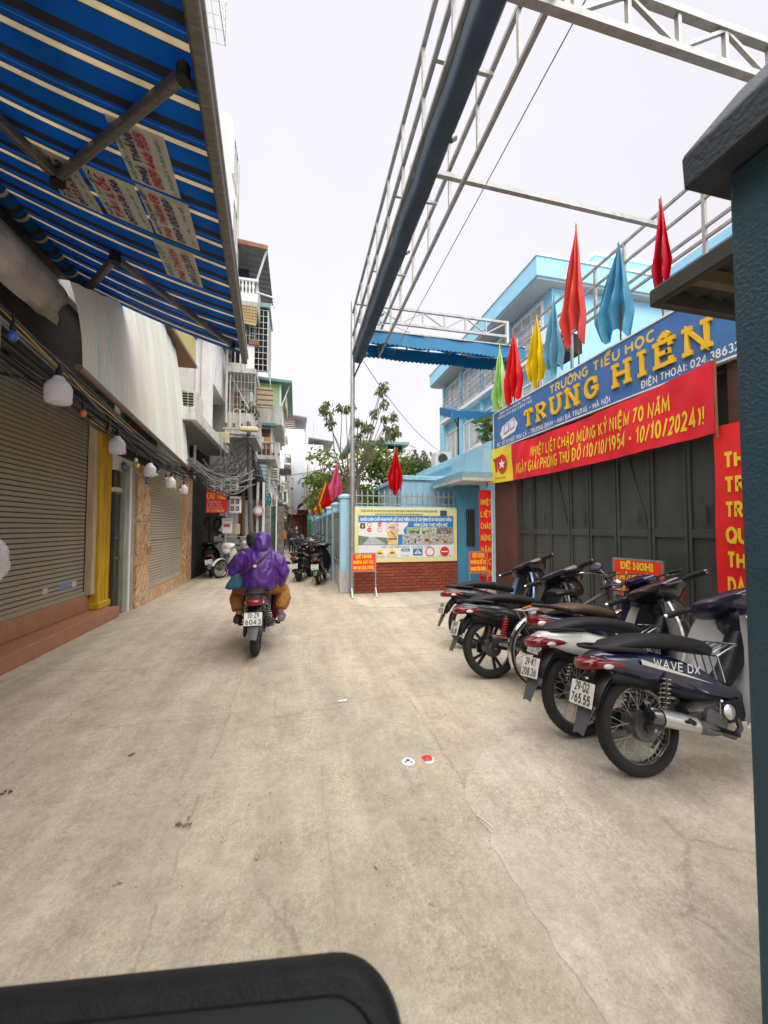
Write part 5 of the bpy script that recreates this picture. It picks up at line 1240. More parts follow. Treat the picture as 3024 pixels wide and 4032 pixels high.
B((6.4, 14.9, 6.25), (6.56, 15.3, 6.6)).build('air_conditioner_unit', m_ac, sc_, smooth=0, bevel=.01)
s2 = thing('school_block', 'taller plain light blue school block behind the blue-edged roof', 'school', (11, 12, 8.5), world=True)
wall_box((9.0, 9.9, 8.485), (13, 14, 10.0), m_skyb, s2)
wall_box((8.95, 9.85, 10.001), (13.05, 14.05, 10.1), m_white, s2, 'roof_trim')
s3 = thing('school_block', 'lower school wing with bright blue eaves just beyond the gate', 'school', (8, 3.5, 0), world=True)
wall_box((6.6, -1, 0), (8.9, 5.2, 5.35), m_plaster, s3)
B((6.25, -1, 5.36), (8.9, 5.3, 5.42)).build('soffit', m_soff, s3, smooth=0)
B((6.2, -1, 5.421), (8.9, 5.35, 5.95)).build('roof_fascia', m_skyb, s3, smooth=0)
for z in (5.6, 5.78): B((6.185, -1, z), (6.199, 5.33, z + .02)).build('groove', mat('groove_blue', (.12, .33, .55), .6), s3, smooth=0)
for k in range(3): window_x(.2 + k * 1.7, 1.6 + k * 1.7, 3.2, 4.9, 6.59, s3, n=3, m=MATS['pale_pane'], side=-1)
ub = thing('ducting_unit', 'open white metal box unit fixed under the school roof', 'ventilation unit', (5.9, 7.6, 5.6), world=True)
B((5.85, 7.5, 5.98), (6.5, 8.35, 6.42)).build('cover', m_white, ub, smooth=0, bevel=.01)
B((5.88, 7.53, 5.55), (6.45, 8.3, 5.979)).build('inside', m_dark, ub, smooth=0)
MB().cyl((5.8, 7.6, 5.72), (5.8, 8.3, 5.72), .1, n=12).build('drum', m_conc, ub)

# ------------------------------------------------------------------ gate
gt_ = thing('school_gate', 'dark grey-green sheet steel school gate with brown posts', 'gate', (4.6, 5.2, 0), world=True)
m_gate = mat('gate_paint', (.050, .058, .057), .45, .1, var=.22, scale=2, dirt=.25, dcol=(.13, .14, .13), streak=(2, 2, .8), bump=.05)
m_gbr = mat('brown_post', (.085, .040, .028), .6, var=.2, scale=3)
B((4.42, 7.12, 0), (4.8, 7.98, 4.0)).build('post', m_gbr, gt_, smooth=0, bevel=.012)
B((4.42, 2.2, 0), (4.8, 3.1, 4.0)).build('post', m_gbr, gt_, smooth=0, bevel=.012)
B((4.46, 3.101, 3.2), (4.8, 7.119, 4.0)).build('head_beam', m_gbr, gt_, smooth=0)
edges = [3.12, 3.62, 4.10, 4.65, 5.18, 5.62, 6.15, 6.65, 7.10]
for k in range(8):
    a, b = edges[k] + .012, edges[k + 1] - .012
    pn = B((4.52, a, .06), (4.545, b, 3.19)).build('panel', m_gate, gt_, smooth=0, bevel=.004)
    f_ = MB().box((4.495, a, .06), (4.519, a + .035, 3.19)).box((4.495, b - .035, .06), (4.519, b, 3.19)).box((4.495, a + .036, 1.38), (4.519, b - .036, 1.48)).box((4.495, a + .036, .06), (4.519, b - .036, .12))
    f_.build('frame', m_gate, pn, smooth=0, bevel=.003)
    if k in (2, 5): MB().beam((4.508, a + .05, 1.5), (4.508, b - .05, 3.0), .018).build('brace', m_gate, pn, smooth=0)
for y in (3.4, 4.3, 5.3, 6.3): MB().cyl((4.49, y, 1.55), (4.49, y, 1.75), .012, n=8).build('bolt', m_gate, gt_)
B((4.3, 2.2, 0), (4.9, 8.0, .03)).build('threshold', m_conc, gt_, smooth=0)

# ------------------------------------------------------------------ the school sign
ss = thing('school_sign', 'wide blue school sign with raised golden letters above the gate', 'sign', (4.4, 5.4, 3.25), world=True)
m_sign = mat('sign_blue', (.008, .125, .40), .4, var=.15, scale=2, dirt=.2, dcol=(.02, .09, .2))
m_gold = mat('golden_letter', (.86, .50, .015), .4, .0, var=.08); m_goldt = mat('golden_print', (.72, .50, .13), .5, var=.06)
SX = 4.36
B((SX, 2.35, 3.265), (4.42, 7.87, 4.065)).build('panel', m_sign, ss, smooth=0)
f_ = MB(); t = .022
f_.box((SX - .012, 2.35, 3.243), (4.43, 7.87, 3.264)).box((SX - .012, 2.35, 4.066), (4.43, 7.87, 4.088)).box((SX - .012, 7.871, 3.243), (4.43, 7.893, 4.088)).box((SX - .012, 2.328, 3.243), (4.43, 2.349, 4.088))
f_.build('frame', m_white, ss, smooth=0)
def sy(y): return y
RT, UP = (0, -1, 0), (0, 0, 1)
letters_words('TRƯỜNG TIỂU HỌC', (SX - .001, 5.88, 3.86), RT, UP, .125, m_goldt, ss, 2.03, bold=.27, gap=.34)
_, WT = strokes('TRUNG HIỀN', .62, True); yy_ = 0.0
for ch in 'TRUNG HIỀN':
    if ch == ' ': yy_ += .42; continue
    _, wc = strokes(ch, .62, True)
    letters(ch, (SX - .001, 6.62 - yy_ * 3.40 / WT, 3.48), RT, UP, .28, m_gold, ss, bold=.185, width=max(wc, .01) * 3.40 / WT, depth=.032, gap=.62, serif=True, name='raised_letter')
    yy_ += wc + .62
letters('UBND QUẬN HAI BÀ TRƯNG', (SX - .001, 7.62, 3.985), RT, UP, .045, m_wtext, ss, bold=.24, width=1.15)
letters('PHÒNG GIÁO DỤC & ĐÀO TẠO', (SX - .001, 7.68, 3.90), RT, UP, .045, m_wtext, ss, bold=.24, width=1.25)
letters_words('ĐC: SỐ 10 NGÕ TRẠI CÁ - TRƯƠNG ĐỊNH - HAI BÀ TRƯNG - HÀ NỘI', (SX - .001, 7.72, 3.30), RT, UP, .075, m_wtext, ss, 3.15, bold=.2)
letters('ĐIỆN THOẠI: 024.38632', (SX - .001, 4.05, 3.31), RT, UP, .085, m_wtext, ss, bold=.2, width=1.13)
def sq(pts, m, name, d, par=None): return MB().prism(pts, lambda u, v, t: (SX - t, u, v), d, d + .002).build(name, m, par or ss, smooth=0)
bk = sq([(7.52, 3.42), (7.02, 3.48), (6.92, 3.62), (7.05, 3.78), (7.5, 3.70), (7.6, 3.55)], m_wtext, 'book_emblem', .001)
sq([(7.45, 3.50), (7.24, 3.53), (7.24, 3.72), (7.43, 3.685)], m_sign, 'page', .004, bk); sq([(7.20, 3.535), (7.03, 3.56), (7.03, 3.755), (7.20, 3.725)], m_sign, 'page', .004, bk)
sq([(7.42, 3.53), (7.26, 3.555), (7.26, 3.70), (7.40, 3.67)], m_wtext, 'page_print', .007, bk); sq([(7.18, 3.56), (7.05, 3.58), (7.05, 3.73), (7.18, 3.71)], m_wtext, 'page_print', .007, bk)

# ------------------------------------------------------------------ celebration banner
bn = thing('celebration_banner', 'long red anniversary banner with yellow end hanging below the school sign', 'banner', (4.3, 5.6, 2.5), world=True)
m_ban = mat('banner_red', (.78, .014, .035), .42, var=.1, scale=3); m_bany = mat('banner_yellow', (.82, .68, .03), .45, var=.06)
def banx(y, v):
    s_ = (y - 3.13) / (8.1 - 3.13)
    return 4.30 + .014 * math.sin(y * 5.2 + v * 3) + .012 * math.sin(y * 17 - v * 6) * (.3 + .7 * abs(s_ - .5) * 2)
def banz(y, v):
    s_ = (y - 3.13) / (8.1 - 3.13); top = 3.27 - .10 * math.sin(math.pi * s_) - .0 * s_; bot = 2.50 - .05 * math.sin(math.pi * s_)
    return top + (bot - top) * v
def ban(y0, y1): return lambda u, v: (banx(y0 + (y1 - y0) * u, v), y0 + (y1 - y0) * u, banz(y0 + (y1 - y0) * u, v))
MB().sheet(ban(3.13, 7.05), 120, 16, .003).build('cloth', m_ban, bn)
MB().sheet(ban(7.051, 8.1), 24, 16, .003).build('yellow_end', m_bany, bn)
def ban_text(tx, yl, w, v, h, m):
    o = letters(tx, (0, 0, 0), (1, 0, 0), (0, 1, 0), h, m, bn, bold=.21, width=w, slant=.12, gap=.38)
    for q in o.data.vertices:                       # the print follows the cloth
        y = yl - q.co.x; vv = v - q.co.y / .77
        q.co = (banx(y, vv) - .006 - q.co.z, y, banz(y, vv))
    return o
ban_text('NHIỆT LIỆT CHÀO MỪNG KỶ NIỆM 70 NĂM', 6.40, 2.75, .46, .175, m_ytext)
ban_text('NGÀY GIẢI PHÓNG THỦ ĐÔ (10/10/1954 - 10/10/2024)!', 6.88, 3.62, .83, .19, m_ytext)
def bq(pts, m, name, d):
    o = MB().prism(pts, lambda u, v, t: (0, u, v), 0, 0).v
    n = len(pts); me = bpy.data.meshes.new(name); me.from_pydata([(banx(y, .5) - d, y, z) for y, z in pts], [], [tuple(range(n))]); return put(name, me, m, bn)
def ell(cy, cz, ry, rz, n=24): return [(cy + ry * math.cos(2 * math.pi * k / n), cz + rz * math.sin(2 * math.pi * k / n)) for k in range(n)]
bq([(7.78, 3.02), (7.42, 3.06), (7.40, 2.95), (7.62, 2.93), (7.60, 2.72), (7.68, 2.70), (7.72, 2.94)], m_pred, 'seven_mark', .016)
bq(ell(7.42, 2.87, .16, .2), m_pred, 'round_mark', .020)
def star(cy, cz, r): return [(cy + (r if k % 2 == 0 else r * .4) * math.sin(math.pi * k / 5), cz + (r if k % 2 == 0 else r * .4) * math.cos(math.pi * k / 5)) for k in range(10)]
bq(star(7.42, 2.86, .12), m_wtext, 'star_mark', .024)
ban_text('70 NĂM GIẢI PHÓNG', 7.70, .42, .90, .035, m_pred)
for y in (3.12, 8.11): MB().tube([(4.30, y, 2.44), (4.30, y, 3.30)], .014, 6).build('rod', m_wood, bn)
rv = thing('vertical_banner', 'tall red banner with yellow words on the right gate post', 'banner', (4.33, 2.9, .3), world=True)
MB().sheet(lambda u, v: (4.33 + .012 * math.sin(u * 5 + v * 8), 3.18 - .62 * u, 2.57 - 2.25 * v), 10, 24, .003).build('cloth', m_red, rv)
for i, tx in enumerate(('THẦY', 'TRÒ', 'TRƯỜNG', 'QUYẾT', 'THI ĐUA', 'DẠY TỐT', 'HỌC TỐT')):
    letters(tx, (4.305, 3.06, 2.12 - i * .255), RT, UP, .14, m_ytext, rv, bold=.26, width=min(.5, .095 * len(tx)))
lv = thing('vertical_banner', 'narrow red banner with yellow words left of the gate', 'banner', (4.2, 8.03, .15), world=True)
MB().sheet(lambda u, v: (4.06 + .30 * u, 8.04 + .01 * math.sin(v * 9), 2.36 - 2.2 * v), 8, 20, .003).build('cloth', m_red, lv)
MB().beam((4.375, 8.04, 2.36), (4.375, 8.04, .1), .02).build('edge_strip', m_white, lv, smooth=0)
for i, tx in enumerate(('NHIỆT', 'LIỆT', 'CHÀO', 'MỪNG', 'NĂM', 'HỌC', 'MỚI')):
    letters(tx, (4.215, 8.02, 2.02 - i * .27), (1, 0, 0), (0, 0, 1), .12, m_ytext, lv, bold=.22, width=.24, align='c', gap=.38)

# ------------------------------------------------------------------ pennant flags
def flag(lab, p, zt, zb, w, m, d=(.55, -.83), lean=(0, 0), pole_z=None, seed=0, group='pennant flags over the gate', skew=-.55):
    t_ = thing('pennant_flag', lab, 'flag', (p[0], p[1], pole_z if pole_z is not None else zb - .3), group=group, world=True)
    rr = random.Random(seed); a1, a2, a3 = rr.uniform(0, 6), rr.uniform(2.2, 3.6), rr.uniform(.62, .82)
    D = Vector((d[0], d[1], 0)).normalized(); Nn = Vector((-D.y, D.x, 0)); H = zt - zb
    def fn(u, v):
        wd_ = w * 1.08 * ((v / a3) ** 1.05 if v < a3 else 1 - .28 * ((v - a3) / (1 - a3)))
        s_ = (u + skew) * wd_ ; ph_ = u * a2 * .9 + a1 + v * .35; fold = .17 * (abs((ph_ % 1) - .5) * 2 - .5) * min(1, v * 1.6) + .03 * math.sin(u * 9 + v * 4 + a1) * v
        z = zt - H * v - (.34 * H * max(0, v - .55) * (abs(((u * 1.3 + a1) % 1) - .5) * 2 - 1.0))
        q = Vector((p[0] + lean[0] * (z - zb), p[1] + lean[1] * (z - zb), z)) + D * s_ + Nn * (fold + .02 * math.sin(v * 13 + u * 5)) + Vector((-.05, -.06, 0))
        return q
    MB().sheet(fn, 30, 26, .003).build('cloth', m, t_, smooth=28)
    z0 = pole_z if pole_z is not None else zb - .3
    MB().tube([(p[0] + lean[0] * (z0 - zb) - .0, p[1] + lean[1] * (z0 - zb), z0), (p[0] + lean[0] * (zt + .03 - zb), p[1] + lean[1] * (zt + .03 - zb), zt + .03)], .013, 6).build('pole', m_wood, t_)
    return t_
def fm(n, c): return mat('flag_' + n, c, .55, var=.06, transl=.4)
flag('pale lime flag at the left end of the school sign', (4.42, 7.66, 0), 5.58, 4.06, .34, fm('lime', (.52, .80, .28)), seed=1, pole_z=3.9)
flag('bright red flag next to the pale lime flag', (4.42, 7.12, 0), 5.58, 4.03, .42, fm('red', (.78, .014, .016)), seed=2, pole_z=3.9)
flag('yellow flag between the red and pale blue flags', (4.42, 6.31, 0), 5.5, 4.06, .36, fm('yellow', (.86, .68, .01)), seed=3, pole_z=3.9)
flag('narrow pale blue flag standing beside the yellow flag', (4.42, 5.82, 0), 5.6, 4.08, .32, fm('paleblue', (.26, .54, .70)), seed=4, pole_z=3.9)
flag('tall coral red flag on a striped pole, highest above the sign', (4.42, 5.24, 0), 6.42, 4.40, .40, fm('coral', (.80, .10, .08)), seed=5, pole_z=3.9, skew=-.75)
flag('wide sky blue flag over the word of the gold print', (4.42, 4.42, 0), 5.5, 4.08, .48, fm('skyblue', (.12, .45, .64)), seed=6, pole_z=3.9, skew=-.7)
flag('crimson flag by the dark roof corner, half furled', (4.42, 3.78, 0), 5.6, 4.42, .20, fm('crimson', (.70, .012, .05)), seed=7, pole_z=3.9)
flag('bright red flag on the spiked fence over the safety board', (2.36, 8.9, 0), 3.42, 2.26, .36, fm('red', 0), d=(1, -.15), seed=8, pole_z=2.0, group='pennant flags along the school wall')
flag('pink flag on the first wall pillar past the steel post', (1.12, 10.6, 0), 3.28, 2.20, .36, fm('pink', (.82, .15, .32)), d=(1, .1), seed=9, pole_z=1.9, group='pennant flags along the school wall')
for k, (y, c, lab, h_) in enumerate(((13.4, 'red', 'red flag on the school wall next to the two yellow flags', 1.0), (14.1, 'yellow', 'yellow flag on the school wall against the red flag', 1.1), (15.8, 'coral', 'orange-red flag further along the school wall', 1.15), (18.0, 'yellow', 'small yellow flag far along the school wall', 1.1), (19.6, 'red', 'small dark red flag furthest along the school wall', 1.1))):
    flag(lab, (1.08, y, 0), 2.08 + h_, 2.02, .42, fm(c, 0), d=(1, .1), seed=20 + k, pole_z=1.8, group='pennant flags along the school wall')

# ------------------------------------------------------------------ steel canopy frame
cf = thing('canopy_frame', 'galvanised steel truss frame of an open retractable canopy', 'canopy frame', (1.25, 8.74, 0), world=True)
MB().tube([(1.25, 8.74, 0), (1.25, 8.74, 3.0)], .062, 12).tube([(1.25, 8.74, 2.9), (1.25, 8.74, 6.78)], .05, 12).build('post', m_steel, cf)
Y0, Y1 = -1.5, 8.7
m_tr = mat('painted_truss', (.36, .36, .35), .5, .4, var=.2, scale=9, dirt=.3, dcol=(.2, .16, .12))
for x, zs in ((1.25, (6.52, 5.98, 5.55)), (1.86, (6.45, 6.05, 5.52))):
    for z in zs: MB().beam((x, Y0, z), (x, Y1, z), .045).build('chord', m_tr, cf, smooth=0)
    k = 0; y = 8.3
    while y > Y0:
        MB().beam((x, y, zs[2]), (x, y, zs[0]), .035).build('strut', m_tr, cf, smooth=0); y -= .78
    
for y in (8.1, 6.4, 4.85, 3.3, 1.75): MB().beam((1.25, y, 5.98), (1.86, y, 5.98), .035).build('tie', m_tr, cf, smooth=0)
# far cross truss
for z in (6.40, 6.77): MB().beam((1.25, 8.74, z), (5.25, 8.74, z), .06).build('chord', m_tr, cf, smooth=0)
for k in range(7):
    x = 1.85 + k * .56; MB().beam((x, 8.74, 6.40), (x, 8.74, 6.77), .035).build('strut', m_tr, cf, smooth=0)
    MB().beam((x, 8.74, 6.75 if k % 2 == 0 else 6.42), (min(x + .56, 5.22), 8.74, 6.42 if k % 2 == 0 else 6.75), .03).build('diagonal', m_tr, cf, smooth=0)
# near cross truss
for z in (5.44, 5.78): MB().beam((1.25, 2.40, z), (4.8, 2.40, z), .06).build('chord', m_tr, cf, smooth=0)
for k in range(7):
    x = 1.55 + k * .5; MB().beam((x, 2.40, 5.44), (x, 2.40, 5.78), .035).build('strut', m_tr, cf, smooth=0)
    MB().beam((x, 2.40, 5.76 if k % 2 == 0 else 5.46), (x + .5, 2.40, 5.46 if k % 2 == 0 else 5.76), .03).build('diagonal', m_tr, cf, smooth=0)
MB().beam((1.25, 4.1, 5.66), (4.8, 4.1, 5.60), .055).build('cross_beam', m_tr, cf, smooth=0)
# right-hand rail over the gate
for z in (5.0, 5.14, 5.5, 5.8): MB().beam((4.8, Y0, z), (4.8, 8.74, z), .035).build('chord', m_tr, cf, smooth=0)
for k in range(17): MB().beam((4.8, -1.1 + k * .58, 4.9 if k % 4 else 4.01), (4.8, -1.1 + k * .58, 5.8), .04).build('strut', m_tr, cf, smooth=0)
MB().tube([(5.25, 8.74, 3.5), (5.25, 8.74, 6.78)], .05, 10).build('post', m_steel, cf)
for x in (1.25, 1.86): MB().beam((x, 8.72, 5.5), (x, 8.72, 6.5), .045).build('end_strut', m_tr, cf, smooth=0)
# folded canopy: dark roll along the street side, blue cloth bunched at the far end
rc_ = thing('folded_canopy', 'dark folded canvas roll running along the street-side truss', 'canopy', (1.35, 4, 5.3), world=True)
MB().sheet(lambda u, v: (1.36 + .10 * math.copysign(abs(math.cos(u * 2 * math.pi)) ** .5, math.cos(u * 2 * math.pi)) + .006 * math.sin(v * 60), -1.5 + 10.1 * v, 5.42 + .15 * math.copysign(abs(math.sin(u * 2 * math.pi)) ** .5, math.sin(u * 2 * math.pi)) + .006 * math.sin(v * 45)), 20, 60).build('roll', mat('dark_canvas', (.035, .062, .10), .7, var=.3, scale=3, bump=.3, bscale=12), rc_)
for k in range(6): MB().cyl((1.45, .2 + k * 1.6, 5.32), (1.5, .2 + k * 1.6, 5.36), .03, n=10).build('pulley', m_steel, rc_)
MB().tube([(1.42, 8.6, 5.32), (1.26, 8.72, 4.95)], .02, 6).build('strap', m_dsteel, rc_)
fb = thing('blue_canopy', 'bright blue scalloped canopy bunched under the far truss', 'canopy', (3.2, 8.35, 5.5), world=True)
m_bc2 = mat('bright_blue_canvas', (.010, .22, .46), .5, var=.14, scale=2.5, transl=.3)
MB().sheet(lambda u, v: (1.40 + 3.85 * v, 7.98 + .74 * u, 5.755 + .02 * math.sin(v * 30 + u * 6) + .05 * u), 6, 80, .01).build('top', m_bc2, fb)
def val(y, z0, dz, ph): return lambda u, v: (1.40 + 3.85 * v, y + .012 * math.sin(v * 25 + ph) - .02 * u, z0 - (dz + .014 * math.sin(v * 230)) * u + .01 * math.sin(v * 14))
MB().sheet(val(7.98, 5.75, .28, 0), 4, 200, .004).build('valance', m_bc2, fb)
MB().sheet(val(8.73, 5.79, .31, 2), 4, 200, .004).build('valance', m_bc2, fb)
for k in range(8): MB().beam((1.45 + k * .54, 7.99, 5.72), (1.45 + k * .54, 8.72, 5.76), .03).build('batten', m_tr, fb, smooth=0)
MB().beam((1.38, 7.97, 5.77), (5.26, 7.97, 5.77), .03).build('rail', m_tr, fb, smooth=0)
cable('thin slack wire hanging from the canopy frame to the school', sag((1.5, 8.74, 5.4), (6.2, 13, 3.9), .6, 16), .008, m_gcable)
cable('thin straight wire along the inner side of the truss', sag((2.2, 1.8, 5.7), (2.2, 8.7, 5.6), .02, 8), .006, m_gcable)
cable('slack wire drooping from the far cross truss', sag((2.0, 8.72, 6.4), (5.2, 8.72, 6.0), .2, 12), .008, m_gcable)

# ------------------------------------------------------------------ foreground pillar and shed roof
pl_ = thing('gate_pillar', 'dark teal painted gate pillar with a chamfered cap', 'pillar', (1.5, .6, 0), world=True)
m_pil = mat('dark_teal_paint', (.020, .058, .084), .6, var=.16, scale=3, dirt=.25, dcol=(.02, .04, .05), bump=.35, bscale=90)
pil = MB().box((1.255, -.6, 0), (1.85, .855, 2.56)).mesh('shaft', 0, .012, 2)
put('shaft', pil, m_pil, pl_)
m_cap = mat('cap_slate_paint', (.020, .030, .043), .7, var=.2, scale=5, dirt=.3, dcol=(.03, .04, .05), bump=.3, bscale=70)
def ring(e, z): return [(1.255 - e, -.6 - e, z), (1.85 + e, -.6 - e, z), (1.85 + e, .855 + e, z), (1.255 - e, .855 + e, z)]
MB().loft([ring(.075, 2.561), ring(.078, 2.665), ring(-.02, 2.80), ring(-.12, 2.84)]).build('cap', m_cap, pl_, smooth=0, bevel=.006)
sr = thing('shed_roof', 'dark corrugated shed roof corner beside the teal pillar', 'roof', (2.9, 1.2, 2.8), world=True)
m_dsh = mat('dark_sheet', (.045, .043, .04), .7, .2, var=.3, dirt=.4, dcol=(.10, .075, .04))
MB().sheet(lambda u, v: (2.06 + 2.3 * u, -.8 + 2.6 * v, 2.93 + .012 * math.sin(u * 95) - .0 * v - .02 * v), 90, 6, .01).build('corrugated_sheet', m_dsh, sr)
for k in range(4): MB().beam((2.1, .1 + k * .5, 2.86), (4.3, .1 + k * .5, 2.86), .05, .07).build('purlin', mat('ochre_purlin', (.12, .095, .045), .8, var=.3), sr, smooth=0)
MB().beam((2.06, -.8, 2.87), (2.06, 1.83, 2.86), .05, .10).build('edge_beam', m_dsh, sr, smooth=0, bevel=.01)
MB().beam((2.04, 1.81, 2.86), (4.35, 1.81, 2.84), .05, .10).build('edge_beam', m_dsh, sr, smooth=0, bevel=.01)
B((2.6, -.7, 2.80), (4.3, 1.3, 2.82)).build('ceiling_board', mat('ochre_board', (.16, .12, .05), .85, var=.3), sr, smooth=0)
for x, y in ((4.25, 1.7), (4.25, -.5), (2.12, -.6)): MB().beam((x, y, 0), (x, y, 2.83), .06).build('post', m_dsh, sr, smooth=0)

# ------------------------------------------------------------------ folding notice stands
def stand(lab, p, rz, w, h, zb, lines, legs=True):
    t_ = thing('notice_stand', lab, 'sign', p, (0, 0, rz), group='red notice stands')
    B((-w / 2, -.012, zb), (w / 2, .012, zb + h)).build('board', mat('notice_red', (.78, .035, .012), .5, var=.05), t_, smooth=0)
    fr_ = MB()
    for s_ in (-1, 1): fr_.beam((s_ * (w / 2 + .012), 0, .14), (s_ * (w / 2 + .012), 0, zb + h + .02), .024)
    fr_.beam((-w / 2, 0, zb + h + .012), (w / 2, 0, zb + h + .012), .024).beam((-w / 2, 0, zb - .012), (w / 2, 0, zb - .012), .024)
    fr_.build('frame', m_alu if 0 else m_steel, t_, smooth=0)
    for s_ in (-1, 1):
        MB().beam((s_ * (w / 2 + .012), 0, .2), (s_ * (w / 2 + .012), -.17, .012), .024).build('foot', m_steel, t_, smooth=0)
        MB().beam((s_ * (w / 2 + .012), 0, .2), (s_ * (w / 2 + .012), .17, .012), .024).build('foot', m_steel, t_, smooth=0)
    n = len(lines)
    for i, (tx, ser) in enumerate(lines):
        letters(tx, (0, -.013, zb + h * (1 - (i + .80) / n) + .01), (1, 0, 0), (0, 0, 1), h / n * .52, m_ytext, t_, bold=.26, width=w * (.66 if ser else .88), align='c', serif=ser)
    return t_
stand('red stand asking not to litter in front of the safety board', (1.44, 8.28, 0), 0, .5, .36, .57, (('ĐỀ NGHỊ', True), ('KHÔNG VỨT RÁC', False), ('KHU VỰC CỔNG TRƯỜNG', False)))
stand('red no-parking stand beside the narrow red banner', (3.93, 7.85, 0), R(-8), .38, .44, .52, (('ĐỀ NGHỊ', True), ('KHÔNG ĐỂ XE', False), ('KHU VỰC CỔNG TRƯỜNG', False)))
stand('red no-parking stand behind the bikes before the gate', (4.22, 4.06, 0), R(-80), .60, .44, .64, (('ĐỀ NGHỊ', True), ('KHÔNG ĐỂ XE', False), ('KHU VỰC CỔNG', False)))

# ------------------------------------------------------------------ trees behind the school wall
m_bark = mat('bark', (.14, .105, .07), .9, var=.35, scale=9, streak=(3, 3, .6), bump=.6, bscale=20)
def limb(mb, p, d, ln, r, depth, rnd, tips, wig=.35):
    pts = [Vector(p)]; d = Vector(d).normalized(); n = 5
    for i in range(n):
        d = (d + Vector((rnd.uniform(-wig, wig), rnd.uniform(-wig, wig), rnd.uniform(-wig * .4, wig * .6))) * .4).normalized()
        pts.append(pts[-1] + d * ln / n)
    mb.tube(pts, [r * (1 - .5 * i / n) for i in range(n + 1)], 7)
    if depth == 0: tips.append(pts[-1]); return
    for k in range(rnd.choice((2, 3))):
        a = rnd.choice((3, 4, 5)); nd = (d + Vector((rnd.uniform(-1, 1), rnd.uniform(-1, 1), rnd.uniform(-.1, .8))) * .75)
        limb(mb, pts[a], nd, ln * rnd.uniform(.55, .8), r * .52, depth - 1, rnd, tips, wig)
def tree(lab, base, h, spread, seed, m, nl, size, clump, depth=3, group='trees behind the school wall', name='street_tree', lean=(0, 0)):
    t_ = thing(name, lab, 'tree', base, group=group); rnd = random.Random(seed)
    tr_ = MB(); tips = []
    for k in range(2):
        limb(tr_, (.12 * k, .05 * k, 0), (lean[0] + rnd.uniform(-.2, .2), lean[1] + rnd.uniform(-.1, .1), 1.6), h * .5, .10, depth, rnd, tips)
    tr_.build('trunk', m_bark, t_)
    cr_ = MB()
    for p in tips: leaves(cr_, p, (clump * spread, clump * spread, clump * .7), nl, size, rnd, .5, .35)
    stuff(cr_.build('crown', m, t_, smooth=0)); return t_, tips
# sparse tree: bunches of olive leaves at the ends of bare branches
t_ = thing('sparse_tree', 'nearly bare tree with olive leaf bunches behind the steel post', 'tree', (1.75, 12.4, 0), group='trees behind the school wall', world=True)
rt_ = random.Random(31); tr_ = MB(); cr_ = MB()
B_ = Vector((1.72, 12.4, 0)); F1 = Vector((1.62, 12.4, 2.9)); 
tr_.tube([B_, B_.lerp(F1, .5) + Vector((.06, 0, 0)), F1], [.12, .10, .085], 9)
F2 = Vector((1.95, 12.45, 3.2)); tr_.tube([B_ + Vector((.1, 0, .9)), Vector((1.95, 12.4, 2.2)), F2], [.09, .08, .065], 8)
def at45(px, py): return (1.72 + (px - 330) * .00480, 12.4, 1.5 + (1663.5 - py) * .00482)
bun = [(165, 880, .26), (150, 830, .2), (190, 930, .2), (300, 830, .15), (330, 850, .14), (250, 850, .12), (540, 700, .17), (520, 735, .2), (575, 770, .2), (505, 840, .18), (575, 880, .17), (615, 885, .17), (600, 945, .18), (650, 950, .16), (590, 1030, .2), (625, 1010, .15), (450, 930, .2), (480, 935, .15), (375, 925, .17), (395, 1000, .16), (360, 960, .12), (415, 975, .14), (545, 1040, .14)]
for px, py_, rr in bun:
    p = Vector(at45(px, py_)); p.y += rt_.uniform(-.5, .5)
    f0 = F1 if px < 350 else F2
    q = f0.lerp(p, .5) + Vector((rt_.uniform(-.15, .15), rt_.uniform(-.1, .1), -.12)); q2 = f0.lerp(p, .8) + Vector((0, 0, .05))
    tr_.tube([f0, f0.lerp(q, .5) + Vector((0, 0, -.05)), q, q2, p], [.028, .02, .015, .011, .006], 5)
    leaves(cr_, p - Vector((0, 0, .06)), (rr * .9, rr * .9, rr), int(46 * rr / .17), .16, rt_, .42, .9)
for k in range(10):
    f0 = F1 if k % 2 else F2; p = f0 + Vector((rt_.uniform(-.9, 1.1), rt_.uniform(-.4, .4), rt_.uniform(.8, 2.1))); q = f0.lerp(p, .5) + Vector((rt_.uniform(-.15, .15), 0, 0))
    tr_.tube([f0, q, p], [.02, .011, .004], 5)
tr_.build('trunk', m_bark, t_); stuff(cr_.build('crown', m_leaf3, t_, smooth=0))
tree('dense green tree leaning over the street past the pink flag', (2.1, 16.5, 0), 3.5, 1.15, 5, m_leaf2, 62, .2, .55, 3, lean=(-.12, 0))
tree('second dense green tree close behind the steel post', (2.7, 15.2, 0), 2.6, 1.2, 8, m_leaf, 60, .2, .5, 3)
tree('light green tree with lower branches just behind the wall', (2.1, 13.6, 0), 2.6, 1.15, 12, m_leaf2, 80, .2, .42, 3)
tree('broad olive tree behind the red fence flag', (4.7, 15.6, 0), 3.9, 1.3, 15, m_leaf2, 95, .2, .6, 3)
tree('pale olive tree beside the guard house wall', (5.7, 17.4, 0), 4.6, 1.35, 18, m_leaf3, 120, .2, .62, 3)
tree('small dark tree low behind the spiked fence', (3.1, 13.0, 0), 2.3, 1.3, 22, m_leaf, 90, .19, .45, 3)
tree('tree with thin crown at the far end of the school wall', (1.9, 22.0, 0), 3.6, 1.3, 27, m_leaf2, 80, .24, .55, 3, lean=(-.1, 0))

